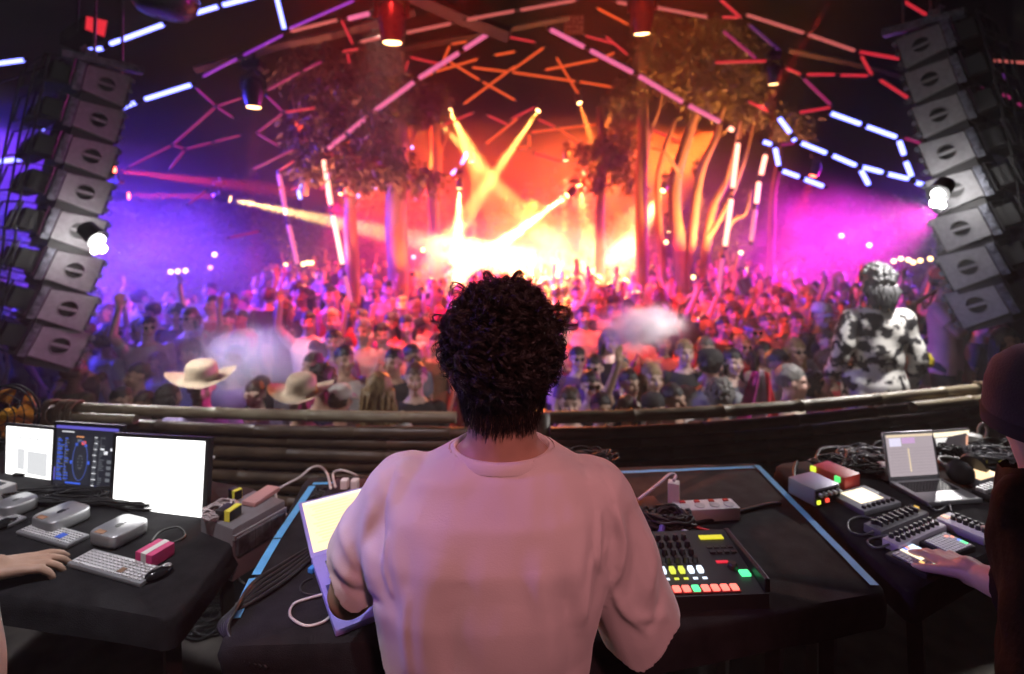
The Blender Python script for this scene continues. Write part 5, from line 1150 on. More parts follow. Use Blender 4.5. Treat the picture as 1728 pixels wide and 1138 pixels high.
def hand_into(b, w, d, side, spread=.22, curl=.6, up=None, k=1.0):
    """hand from wrist w along d, with five fingers; side = direction of the thumb"""
    w = Vector(w); d = Vector(d).normalized(); side = Vector(side); side = (side - d * side.dot(d)).normalized(); nrm = d.cross(side)
    if up is not None and nrm.dot(Vector(up)) < 0: nrm = -nrm
    pc = w + d * .045 * k
    b.cap('hand', w, w + d * .03 * k, .026 * k, .030 * k)
    for s in (-.025, -.008, .008, .025): b.cap('hand', w + d * .015 * k + side * s * .7 * k, w + d * .085 * k + side * s * k, .016 * k, .0125 * k, 8)
    for i, (s, L) in enumerate(((.028, .070), (.0095, .080), (-.0095, .074), (-.028, .058))):
        p = w + d * .088 * k + side * s * k; dd = (d + side * spread * (s / .028)).normalized(); c = curl * (1 + .12 * (i - 1.5))
        for j, (l, r0, r1) in enumerate(((.45, .0098, .009), (.32, .009, .0082), (.25, .0082, .007))):
            q = p + dd * L * l * k; b.cap('hand', p, q, r0 * k, r1 * k, 8); p = q
            dd = (dd * math.cos(c * .6) - nrm * math.sin(c * .6)).normalized()
    p = w + d * .025 * k + side * .022 * k; dd = (d * .75 + side * .62 - nrm * .2).normalized()
    for l, r0, r1 in ((.038, .015, .0115), (.03, .0112, .0095), (.024, .0095, .008)):
        q = p + dd * l * k; b.cap('hand', p, q, r0 * k, r1 * k, 8); p = q; dd = (dd + d * .35 - nrm * .12).normalized()
def person_body(arms, fem=False, voxel=.011, hands=True):
    """standing figure 1.72 m tall, facing -y, feet at the origin"""
    b = Body(); w = .90 if fem else 1.0
    secs = [(0, .005, .88, .16, .105), (0, .005, .96, .168, .112), (0, 0, 1.06, .142 * w, .10), (0, 0, 1.18, .155 * w, .11), (0, .0, 1.29, .178 * w, .118), (0, .006, 1.37, .172 * w, .10), (0, .012, 1.425, .10 * w, .07), (0, .014, 1.46, .06, .055)]
    b.mb.loft(secs, 24)
    for a, c in zip(secs, secs[1:]): b.caps.append(('torso', Vector(a[:3]), Vector(c[:3]), (a[3] + a[4]) / 2, (c[3] + c[4]) / 2))
    b.cap('neck', (0, .018, 1.42), (0, .008, 1.53), .058 * w, .052 * w)
    head_into(b, (0, 0, 1.60))
    for s, (el, wr, hd, th) in zip((-1, 1), arms):
        sh = Vector((s * .175 * w, .01, 1.375)); el = Vector(el); wr = Vector(wr)
        b.cap('uarm', sh, el, .052 * w, .042 * w); b.cap('farm', el, wr, .041 * w, .027)
        if hands: hand_into(b, wr, hd, th, curl=.5)
    for s in (-1, 1):
        b.cap('thigh', (s * .085, .0, .90), (s * .095, -.01, .50), .092, .058); b.cap('shin', (s * .095, -.01, .50), (s * .10, .02, .09), .056, .038)
        b.cap('foot', (s * .10, .03, .045), (s * .115, -.14, .035), .04, .034)
    b.fuse(voxel, 3); return b
down = lambda s: ((s * .23, .03, 1.10), (s * .22, -.08, .86), (0, -.15, -1), (0, -1, 0))
up1 = lambda s: ((s * .30, -.10, 1.58), (s * .26, -.20, 1.84), (0, -.1, 1), (-s, 0, 0))
wave = lambda s: ((s * .36, -.02, 1.46), (s * .40, -.10, 1.72), (s * .1, 0, 1), (-s, 0, 0))
clap = lambda s: ((s * .25, -.10, 1.13), (s * .05, -.27, 1.27), (-s * .3, -.3, 1), (0, -1, .2))
phone = lambda s: ((s * .23, -.14, 1.20), (s * .05, -.30, 1.42), (0, -.1, 1), (-s, 0, 0))
POSES = {'down': (down(-1), down(1)), 'right_up': (up1(-1), down(1)), 'left_up': (down(-1), wave(1)), 'both_up': (up1(-1), wave(1)), 'clap': (clap(-1), clap(1)), 'phone': (phone(-1), down(1))}
TEMPL = {}
for fem in (False, True):
    for pose, arms in POSES.items():
        b = person_body(arms, fem)
        bm_ = b.mesh('body', face_paint(b.V, (0, 0, 1.60))); bm_.materials.append(None)
        z = b.V[:, 2]
        sl = (b.T == 'torso') & (z < (1.425 if not fem else 1.40)) | (b.T == 'uarm') & ((b.par < .62) if not fem else (b.par < .18)) | (b.T == 'thigh') & (z > .83)
        sm = b.shell(sl, .012 if not fem else .008, .006, 9).mesh('shirt', True); sm.materials.append(None)
        tr = b.shell(((b.T == 'torso') & (z < .97)) | (b.T == 'thigh') | (b.T == 'shin') & (b.par < .9), .009).mesh('trousers', True); tr.materials.append(trouser_mat)
        TEMPL[(fem, pose)] = (bm_, sm, tr)
def hair_mesh(style, seed=0):
    q = random.Random(seed); mb = MB(); nu, nv = 40, 26; hc = Vector((0, 0, 1.60))
    def S(a, w, grow=0.0):
        x = .080 * math.sin(a) * math.cos(w); y = .016 + .098 * math.sin(a) * math.sin(w); z = .028 + .097 * math.cos(a)
        v = Vector((x, y, z)); nn = mnoise.noise(v * 26 + Vector((seed, 0, 0))) * .008 + mnoise.noise(v * 60 + Vector((0, seed, 0))) * .004
        return hc + v * (1 + grow + nn / .1)
    vs_ = []; fs_ = []; keep = {}
    for i in range(nv + 1):
        a = math.pi * (i + .3) / nv
        for j in range(nu):
            w = 2 * math.pi * j / nu; v = S(a, w, {'short': .03, 'crop': .005, 'long': .07, 'bun': .03, 'curly': .17, 'mop': .11}[style]); vs_.append(v)
            p = v - hc; front = p.y < -.028
            low = {'short': -.035, 'crop': -.03, 'long': -.2, 'bun': -.05, 'curly': -.05, 'mop': -.05}[style]
            ok = not (front and p.z < .052 + .012 * mnoise.noise(Vector((p.x * 40, seed, 0)))) and not (p.z < low) and not (abs(p.x) > .055 and p.y < .005 and p.z < (.03 if style != 'long' else -.3))
            keep[i * nu + j] = ok
    for i in range(nv):
        for j in range(nu):
            f = (i * nu + j, i * nu + (j + 1) % nu, (i + 1) * nu + (j + 1) % nu, (i + 1) * nu + j)
            if sum(keep[k] for k in f) >= 3: fs_.append(f)
    mb.add(vs_, fs_)
    if style == 'long':
        for i in range(46):
            a = math.pi * (.02 + .96 * i / 45); x = .088 * math.cos(a); y = .02 + .085 * math.sin(a); L = q.uniform(.22, .36); pts = []
            for k in range(8):
                t = k / 7; pts.append(hc + Vector((x * (1 + .18 * t) + .012 * math.sin(t * 9 + i), y + .02 * t - (.05 * t if abs(x) > .07 else 0) + .006 * math.cos(t * 8 + i * 2), .03 - L * t)))
            mb.tube(pts, [.013, .016, .017, .017, .016, .014, .010, .004], 6)
    if style == 'bun': mb.ell(hc + Vector((0, .12, .07)), (.035, .035, .035))
    if style in ('curly', 'mop'):
        for i in range(120):
            a = q.uniform(0, 1.7); w = q.uniform(0, 6.28); v = S(a, w, .16 if style == 'curly' else .10)
            if (v - hc).y < -.05 and (v - hc).z < .05: continue
            mb.ell(v, (q.uniform(.012, .022),) * 3, 7, 5)
    me = mb.mesh('hair', True); me.materials.append(None); return me
HAIR = {s: [hair_mesh(s, k) for k in range(2)] for s in ('short', 'crop', 'long', 'bun', 'curly', 'mop')}
def cap_mesh():
    mb = MB(); hc = Vector((0, .014, 1.60)); mb.lathe([(.093, .035), (.094, .06), (.085, .10), (.06, .125), (.02, .135)], 22, hc, (0, 0, 1))
    vs_ = []
    for i in range(4):
        r = .09 + .065 * i / 3
        for j in range(11): a = math.pi * (1.18 + .64 * j / 10); vs_.append(hc + Vector((.95 * r * math.cos(a) * (1 if i else 1), r * math.sin(a), .038 - .016 * i / 3 - .02 * abs(j - 5) / 5)))
    n = len(vs_); mb.add([tuple(v) for v in vs_] + [(v.x, v.y, v.z - .004) for v in vs_], [(i * 11 + j, i * 11 + j + 1, (i + 1) * 11 + j + 1, (i + 1) * 11 + j) for i in range(3) for j in range(10)] + [(n + i * 11 + j, n + (i + 1) * 11 + j, n + (i + 1) * 11 + j + 1, n + i * 11 + j + 1) for i in range(3) for j in range(10)])
    me = mb.mesh('cap', True); me.materials.append(None); return me
def hat_mesh():
    mb = MB(); nu = 48; vs_ = []; prof = [(.21, .012), (.19, .004), (.15, .0), (.108, .004), (.100, .02), (.098, .06), (.092, .10), (.07, .125), (.03, .118), (.004, .115)]
    for r, z in prof:
        for j in range(nu):
            w = 2 * math.pi * j / nu; lift = .055 * max(0, (r - .1) / .11) ** 1.6 * abs(math.cos(w)) ** 1.5 - .02 * max(0, (r - .1) / .11) * abs(math.sin(w))
            pin = .022 * max(0, 1 - abs(r - .06) / .05) * max(0, -math.sin(w)) if z > .09 else 0
            vs_.append((r * math.cos(w), .014 + r * 1.05 * math.sin(w), 1.655 + z + lift - pin))
    mb.add(vs_, [(i * nu + j, i * nu + (j + 1) % nu, (i + 1) * nu + (j + 1) % nu, (i + 1) * nu + j) for i in range(len(prof) - 1) for j in range(nu)])
    me = mb.mesh('straw_hat', True); me.materials.append(straw); return me
def glasses_mesh():
    mb = MB()
    for s in (-1, 1): mb.lathe([(.020, 0), (.021, .003), (.017, .006)], 14, (s * .03, -.088, 1.612), (s * .15, -1, 0)); mb.tube([(s * .05, -.085, 1.617), (s * .078, -.02, 1.617), (s * .08, .02, 1.61)], .003, 5)
    mb.tube([(-.012, -.094, 1.617), (.012, -.094, 1.617)], .003, 5)
    me = mb.mesh('sunglasses', True); me.materials.append(lens_dark); return me
CAP, HAT, SHADES = cap_mesh(), hat_mesh(), glasses_mesh()
def band_mesh():
    mb = MB(); mb.lathe([(.083, .035), (.089, .04), (.088, .062), (.080, .066)], 20, (0, .012, 1.60), (0, -.12, 1)); me = mb.mesh('headband', True); me.materials.append(None); return me
BAND = band_mesh()
def link(name, me, parent, m=None):
    o = bpy.data.objects.new(name, me); col.objects.link(o); o.parent = parent
    if m is not None: o.material_slots[0].link = 'OBJECT'; o.material_slots[0].material = m
    return o
def add_person(label, loc, rz, sc, fem, pose, hair, hairm, shirtm, skin, extras=(), group=None, tilt=0.0, bodysc=None):
    t = thing('person', label, 'person', loc, rz, group); t.scale = (sc, sc, sc) if bodysc is None else bodysc; t.rotation_euler = (tilt, 0, rz)
    b, s, tr = TEMPL[(fem, pose)]
    link('body', b, t, skin); link('shirt', s, t, shirtm); link('trousers', tr, t)
    if hair: link('hair', HAIR[hair][rng.randrange(2)], t, hairm)
    for e in extras:
        if e == 'hat': link('straw_hat', HAT, t)
        elif e == 'shades': link('sunglasses', SHADES, t)
        elif e[0] == 'cap': link('cap', CAP, t, e[1])
        elif e[0] == 'band': link('headband', BAND, t, e[1])
    return t
def solve(x, y, w, s0=.86, s1=1.16):
    """distance and size of the figure whose head of width w pixels is at pixel x, y"""
    best = None
    for k in range(0, 400):
        Y = 3.0 + k * .03; zh = CZ - (y - HY) / FPX * Y; s = (zh - ground_z(Y)) / 1.60
        if s0 <= s <= s1:
            e = abs(.158 * FPX * s / Y - w)
            if best is None or e < best[0]: best = (e, Y, s)
    return (best[1], best[2]) if best else None
near = [
    # x, y, w, turn, fem, pose, hair, hair colour, shirt, skin, extras, label
    (340, 655, 40, .5, 0, 'down', 'short', 'brown', 'lavender', 0, ('hat',), 'person in a wide tilted straw hat inside the pale smoke'),
    (508, 678, 40, .2, 0, 'down', 'short', 'brown', 'purple', 1, ('hat',), 'person in a straw hat with dented crown, clear of the smoke'),
    (575, 676, 34, 2.8, 0, 'down', 'short', 'brown', 'cream', 1, (('cap', SH['white']),), 'person in a white cap between the straw hat and the long wavy hair'),
    (640, 662, 42, 3.14, 1, 'down', 'long', 'blond', 'white', 0, (), 'person with long wavy dark blond hair, back turned at the railing'),
    (702, 640, 34, .1, 0, 'down', 'short', 'auburn', 'black', 0, (), 'person with swept-up auburn hair and open black shirt by the curly-haired performer'),
    (664, 612, 30, -.3, 0, 'down', 'short', 'black', 'black', 1, (), 'person in black T-shirt above the long wavy hair'),
    (582, 608, 31, .7, 0, 'down', 'short', 'black', 'white', 1, (), 'person in white T-shirt with short black hair, face turned aside'),
    (563, 578, 27, .2, 0, 'down', 'short', 'black', 'lavender', 0, (), 'person in lavender T-shirt behind the white T-shirt'),
    (527, 618, 29, -.4, 0, 'down', 'short', 'brown', 'grey', 1, (), 'person with brown fringe above the clear straw hat'),
    (545, 648, 36, 2.9, 0, 'down', 'curly', 'black', 'navy', 1, (), 'person with round curly black hair beside the clear straw hat'),
    (697, 603, 28, .9, 0, 'down', 'short', 'black', 'grey', 1, (), 'person in profile with slick black hair, left of the curly-haired performer'),
    (660, 548, 25, -.2, 1, 'down', 'long', 'brown', 'red', 3, (), 'person with long brown hair in red light left of the big head'),
    (686, 552, 25, .3, 0, 'down', 'short', 'black', 'white', 3, (), 'person in white T-shirt in red light left of the big head'),
    (612, 560, 27, 0, 0, 'down', 'crop', 'grey', 'white', 0, (), 'person whose bald head glares white left of the big head'),
    (645, 566, 26, .2, 1, 'clap', 'bun', 'black', 'cream', 0, (), 'person clapping in the white glare left of the big head'),
    (520, 545, 24, .3, 0, 'both_up', 'short', 'black', 'white', 3, (), 'person with arms up in the fiery glare left of the pink tube'),
    (556, 500, 22, 0, 1, 'down', 'long', 'black', 'red', 3, (), 'person with long black hair right of the fiery glare'),
    (655, 490, 20, .3, 0, 'down', 'short', 'black', 'white', 3, (), 'person raised on shoulders at the foot of the great trunk'),
    (206, 678, 31, .9, 0, 'down', 'short', 'black', 'purple', 1, (), 'person in profile in violet light behind the small monitors'),
    (242, 684, 29, .2, 0, 'down', 'short', 'brown', 'purple', 1, (), 'person in violet light just right of the profile'),
    (286, 672, 30, 2.7, 1, 'down', 'long', 'black', 'navy', 1, (), 'person with long dark hair left of the tilted straw hat'),
    (430, 668, 31, .3, 1, 'down', 'bun', 'brown', 'lavender', 0, (), 'person half lost in the pale smoke between two straw hats'),
    (390, 625, 27, -.2, 0, 'down', 'mop', 'brown', 'purple', 1, (), 'person lost in the pale smoke above the hats'),
    (962, 682, 36, -.1, 0, 'down', 'crop', 'brown', 'grey', 3, (), 'person with bald head smiling at the railing right of the big head'),
    (997, 652, 32, .2, 1, 'clap', 'bun', 'black', 'black', 0, ('shades',), 'person in sunglasses with hands at the chin, black T-shirt'),
    (975, 606, 26, .1, 0, 'down', 'short', 'black', 'purple', 3, ('shades',), 'person in sunglasses behind the one with hands at the chin'),
    (1003, 622, 29, -.4, 0, 'down', 'short', 'black', 'purple', 3, ('shades',), 'person in sunglasses looking aside next to the glowing smoke'),
    (1030, 576, 27, .3, 1, 'down', 'long', 'black', 'black', 3, (), 'person with dark hair left of the white smoke puff'),
    (1063, 648, 31, .4, 0, 'right_up', 'short', 'black', 'navy', 1, (), 'person reaching one arm up into the white smoke puff'),
    (1101, 640, 32, .2, 1, 'down', 'long', 'blond', 'cream', 0, (), 'person with long blond hair below the white smoke puff'),
    (1103, 692, 34, .3, 0, 'down', 'short', 'black', 'black', 1, (('cap', SH['black']),), 'person in a black cap at the railing below the blond hair'),
    (1137, 675, 34, .5, 0, 'down', 'short', 'black', 'white', 1, (), 'person with thick black hair and white shirt smiling at the railing'),
    (1156, 596, 29, .0, 0, 'down', 'crop', 'blond', 'black', 3, (), 'person with cropped hair in black T-shirt right of the white smoke'),
    (1192, 590, 28, -.2, 1, 'phone', 'bun', 'grey', 'black', 0, (), 'person raising a hand beside the cropped head'),
    (1199, 618, 36, 2.6, 0, 'down', 'short', 'black', 'grey', 1, (('cap', SH['black']),), 'person in dark cap and grey shirt, back turned'),
    (1237, 612, 29, .2, 1, 'down', 'long', 'black', 'grey', 0, (), 'person with long black hair in grey top facing the booth'),
    (1254, 586, 25, .1, 1, 'down', 'bun', 'blond', 'red', 0, ('shades',), 'person in sunglasses with tied blond hair'),
    (1315, 616, 33, .3, 0, 'down', 'short', 'black', 'white', 1, (), 'person with short black hair beside the pink and white flag'),
    (1337, 645, 38, 1.2, 0, 'down', 'crop', 'grey', 'cream', 3, (), 'person with cropped grey hair at the railing, in profile'),
    (1343, 594, 28, .1, 1, 'down', 'long', 'blond', 'lavender', 0, ('shades',), 'person in round sunglasses with fair hair'),
    (1290, 598, 26, .1, 1, 'down', 'long', 'black', 'cream', 1, (), 'person with dark hair smiling behind the flag'),
    (1222, 553, 24, .3, 0, 'down', 'short', 'black', 'black', 1, (), 'person with dark hair in red light above the cap'),
    (1271, 562, 26, .1, 0, 'down', 'short', 'brown', 'white', 0, ('shades', ('band', pbr('blue_band', (.18, .25, .75), .7))), 'person with a blue headband and sunglasses'),
    (1296, 548, 25, .2, 0, 'phone', 'short', 'brown', 'grey', 0, (), 'person holding a hand up beside the blue headband'),
    (1345, 545, 23, -.1, 0, 'down', 'crop', 'black', 'black', 1, (), 'person in a black high-necked top under magenta light'),
    (1388, 533, 27, .2, 0, 'down', 'short', 'black', 'black', 1, (('cap', SH['white']),), 'person in a white cap under magenta light'),
    (1385, 556, 24, -.1, 1, 'down', 'long', 'black', 'red', 2, (), 'person with dark hair below the white cap'),
    (1395, 578, 26, .2, 0, 'down', 'crop', 'brown', 'grey', 3, (), 'person with grinning face and grey T-shirt next to the patterned jacket'),
    (1402, 618, 29, .5, 1, 'down', 'curly', 'brown', 'red', 2, (), 'person with curly brown hair left of the patterned jacket'),
    (1380, 660, 33, 1.0, 1, 'down', 'curly', 'black', 'brown', 2, (), 'person with a dark curly mop at the railing by the patterned jacket'),
    (1215, 672, 38, 2.9, 0, 'down', 'mop', 'grey', 'grey', 1, (), 'person in pale grey with back turned right at the railing'),
    (1060, 695, 32, .1, 1, 'down', 'long', 'brown', 'navy', 1, (), 'person with brown hair half hidden by the railing below the raised arm'),
    (1015, 690, 33, .2, 0, 'down', 'short', 'black', 'black', 1, (), 'person in dark shirt half hidden by the railing right of the bald head'),
]
taken = []
for (x, y, w, tr, fem, pose, hr_, hc_, sh_, sk, ex, lb) in near:
    r_ = solve(x, y, w)
    if not r_: print('NO FIT', lb); continue
    Y, s = r_; p = P(x, y, Y)
    add_person(lb, (p.x, Y, ground_z(Y)), tr, s, bool(fem), pose, hr_, HR[hc_], SH[sh_], SK[sk], ex, 'crowd at the railing' if y > 590 else 'crowd behind the front rows', 0.0)
    taken.append((p.x, Y))
q = random.Random(19); far_list = []; n_mid = 0
zones = [(430, 'person in the packed crowd lost in violet haze', 'crowd in the violet haze'), (740, 'person in the packed crowd in red light between the trunks', 'crowd in red light between the trunks'), (1170, 'person in the packed crowd in the orange blaze under the arch', 'crowd in the orange blaze'), (1300, 'person in the packed crowd in red light by the many-stemmed tree', 'crowd in red light by the many-stemmed tree'), (9999, 'person in the packed crowd in magenta haze by the riser', 'crowd in the magenta haze')]
LAND = [(150, 'under the monitor-side tower'), (260, 'beside the monitor-side tower'), (350, 'above the tilted straw hat'), (440, 'in the pale smoke'), (520, 'by the standing tubes'), (600, 'at the pink arch foot'), (680, 'by the great trunk'), (760, 'right of the great trunk'), (860, 'left of the big head'), (960, 'right of the big head'), (1050, 'by the slim trunk'), (1130, 'behind the white smoke'), (1200, 'by the many stems'), (1260, 'at the arch right foot'), (1330, 'under the magenta glow'), (1420, 'left of the print jacket'), (9999, 'right of the print jacket')]
SEEN = set()
def crowd_label(hair, hk, sk_, pose, turn, ex, px, Y):
    row = 'front rows' if Y < 5.6 else 'middle rows' if Y < 7.6 else 'far rows'
    head = ('cap' if any(e[0] == 'cap' for e in ex) else {'short': 'short %s hair', 'crop': 'cropped %s hair', 'long': 'long %s hair', 'bun': 'tied %s hair', 'mop': 'tousled %s hair', 'curly': 'curly %s hair'}[hair] % hk)
    act = {'down': '', 'right_up': ', arm up', 'left_up': ', waving', 'both_up': ', both arms up', 'clap': ', clapping', 'phone': ', hand raised'}[pose]
    if 2.2 < turn < 4: act = ', back turned'
    lb = 'person, %s, %s top%s, %s %s' % (head, sk_, act, row, next(l for x, l in LAND if px < x))
    if lb in SEEN: lb = lb.replace(row, 'rearmost of the ' + row)
    SEEN.add(lb); return lb
cands = []
Y = 4.0
while Y < 15.5:
    x = -Y * 1.02
    while x < Y * 1.02:
        cands.append((x + q.uniform(-.13, .13), Y + q.uniform(-.16, .16))); x += q.uniform(.40, .56) * (1 if Y < 9 else 1.15)
    Y += .52 if Y < 9 else .7
for (X, Y) in cands:
    px = HX + X / Y * FPX
    if any(abs(X - a) < .27 and abs(Y - b) < .34 for a, b in taken): continue
    if Y < 4.25 and 1380 < px: continue
    if 1330 < px and Y < 4.6: continue
    if 1395 < px and Y < 5.2: continue
    if X > 3.9 and 4.0 < Y < 5.2: continue
    s = q.uniform(.92, 1.09)
    if Y < 5.2: s = q.uniform(.86, .97)
    py = HY + (CZ - ground_z(Y) - 1.6 * s) / Y * FPX
    if 740 < px < 950 and Y < 6.2: continue
    if (px < 430 and Y > 8.6) or (px > 1340 and Y > 9.4): continue
    if px < 120 and Y < 6: continue
    fem = q.random() < .42; r_ = q.random()
    pose = 'down' if r_ < .66 else q.choice(['right_up', 'left_up', 'both_up', 'clap', 'phone'])
    if Y < 6 and pose in ('both_up', 'right_up', 'left_up') and q.random() < .6: pose = 'clap'
    hair = q.choice(['long', 'long', 'bun', 'mop']) if fem else q.choice(['short', 'short', 'crop', 'curly', 'short'])
    if n_mid < 235 and Y < 10.2:
        z = next(z for z in zones if px < z[0]); ex = []
        if q.random() < .07: ex.append('shades')
        if q.random() < .12: ex.append(('cap', SH[q.choice(['black', 'white', 'navy', 'red'])]))
        hk = q.choice(['black', 'black', 'brown', 'brown', 'blond', 'auburn']); sk_ = q.choice(['black', 'black', 'white', 'grey', 'navy', 'red', 'cream', 'olive', 'lavender', 'brown', 'white'])
        turn = q.gauss(0, .45) if q.random() < .85 else q.uniform(2.4, 3.8)
        add_person(crowd_label(hair, hk, sk_, pose, turn, ex, px, Y), (X, Y, ground_z(Y)), turn, s, fem, pose, hair, HR[hk], SH[sk_], SK[q.choice([0, 0, 1, 1, 3, 2])], ex, z[2])
        n_mid += 1
    else: far_list.append((X, Y, s, pose))
print('mid', n_mid, 'far', len(far_list))
mb = MB()
for X, Y, s, pose in far_list:
    mb.xf = Matrix.Translation((X, Y, ground_z(Y))) @ Matrix.Rotation(q.uniform(-.6, .6), 4, 'Z') @ Matrix.Scale(s, 4)
    c = q.randrange(5); mb.loft([(0, 0, 0, .16, .12), (0, 0, .9, .17, .12), (0, 0, 1.3, .2, .12), (0, 0, 1.42, .12, .08), (0, 0, 1.5, .055, .055)], 10, c)
    mb.ell((0, -.01, 1.59), (.075, .09, .11), 10, 8, None, 5); mb.ell((0, .02, 1.635), (.083, .095, .09), 10, 7, None, 6)
    for sd in (-1, 1):
        if pose in ('both_up',) or (pose == 'right_up' and sd < 0) or (pose == 'left_up' and sd > 0): mb.tube([(sd * .18, 0, 1.36), (sd * .3, -.08, 1.58), (sd * .25, -.15, 1.86), (sd * .23, -.17, 1.98)], [.05, .042, .03, .035], 6, 5)
        else: mb.tube([(sd * .19, 0, 1.36), (sd * .24, .02, 1.1), (sd * .22, -.1, .9)], [.05, .042, .03], 6, 5)
fc = mb.build('far_crowd', [SH['black'], SH['grey'], SH['white'], SH['red'], SH['navy'], SK[1], HR['black']], None, True)
me = fc.data; ca = me.color_attributes.new('paint', 'FLOAT_COLOR', 'POINT'); ca.data.foreach_set('color', [1.0] * (len(me.vertices) * 4))
tag(fc, 'distant mass of dancing people under the arch', 'crowd', kind='stuff')
# flag held up at the railing
fl = PZ(1290, 640, .62); pole = P(1285, 665, 3.55)
t = thing('flag', 'pink, white and red flag hanging over the railing', 'flag', pole)
for k, (nm, colr) in enumerate((('pink_band', (.75, .03, .40)), ('white_band', (.75, .62, .72)), ('red_band', (.62, .02, .05)))):
    mb = MB(); vs_ = []
    for i in range(9):
        for j in range(13):
            u_ = (k + i / 8) / 3; v_ = j / 12
            vs_.append(((u_ - .5) * (.13 + .16 * v_) - .05 * v_ * (1 - u_), .03 * math.sin(u_ * 14 + v_ * 2.5) * (1 - .3 * v_), .17 - .42 * v_ - .06 * abs(u_ - .45)))
    mb.add(vs_, [(i * 13 + j, i * 13 + j + 1, (i + 1) * 13 + j + 1, (i + 1) * 13 + j) for i in range(8) for j in range(12)])
    o = mb.build(nm, pbr('flag_' + nm, colr, .7, vary=.15), t, True); o.modifiers.new('thick', 'SOLIDIFY').thickness = .003

# ------------------------------------------------------------------ the performer at the taped table, seen from behind
RZ180 = Matrix.Rotation(math.pi, 3, 'Z')
def px_of(V): return HX + V[:, 0] / V[:, 1] * FPX, HY + (CZ - V[:, 2]) / V[:, 1] * FPX
hc = Vector((-.018, .925, 1.553))
dj = thing('person', 'person with curly dark hair in a white T-shirt, back turned, at the taped table', 'person', (-.04, .92, 0))
O = Vector(dj.location)
b = Body()
secs = [(-.045, .915, .86, .155, .11), (-.045, .915, 1.0, .15, .105), (-.04, .91, 1.15, .165, .11), (-.035, .91, 1.27, .18, .11), (-.028, .915, 1.34, .165, .085), (-.02, .92, 1.385, .09, .065), (-.018, .922, 1.41, .06, .058)]
b.mb.loft(secs, 28)
for a, c in zip(secs, secs[1:]): b.caps.append(('torso', Vector(a[:3]), Vector(c[:3]), (a[3] + a[4]) / 2, (c[3] + c[4]) / 2))
b.cap('neck', (-.018, .915, 1.36), (-.018, .925, 1.50), .064, .062)
head_into(b, hc, 1.06, RZ180 @ Matrix.Rotation(R(8), 3, 'X'))
ARM = [((-.205, .925, 1.315), (-.31, .985, 1.085), (-.24, 1.19, 1.035), (.25, 1, -.2), (1, 0, 0)), ((.155, .925, 1.305), (.238, .985, 1.045), (.245, 1.17, 1.05), (.1, 1, -.12), (-1, 0, 0))]
for sh, el, wr, hd, th in ARM:
    b.cap('uarm', sh, el, .056, .045); b.cap('farm', el, wr, .044, .029); hand_into(b, wr, hd, th, curl=.7, up=(0, 0, 1))
for s in (-1, 1):
    b.cap('thigh', (-.045 + s * .088, .915, .90), (-.045 + s * .1, .93, .5), .095, .06); b.cap('shin', (-.045 + s * .1, .93, .5), (-.045 + s * .11, .90, .09), .058, .042); b.cap('foot', (-.045 + s * .11, .89, .045), (-.045 + s * .13, 1.06, .035), .042, .036)
b.fuse(.009, 4)
hp = b.V - np.array(hc)
fp = face_paint(np.column_stack([-hp[:, 0], -hp[:, 1], hp[:, 2]]), (0, 0, 0), 1.06)
me = b.mesh('body', fp); me.materials.append(SK[1]); o = bpy.data.objects.new('body', me); col.objects.link(o); o.parent = dj; o.location = -O
tr = b.shell(((b.T == 'torso') & (b.V[:, 2] < 1.0)) | (b.T == 'thigh') | (b.T == 'shin'), .012); o = tr.build('trousers', trouser_mat, dj, True); o.location = -O
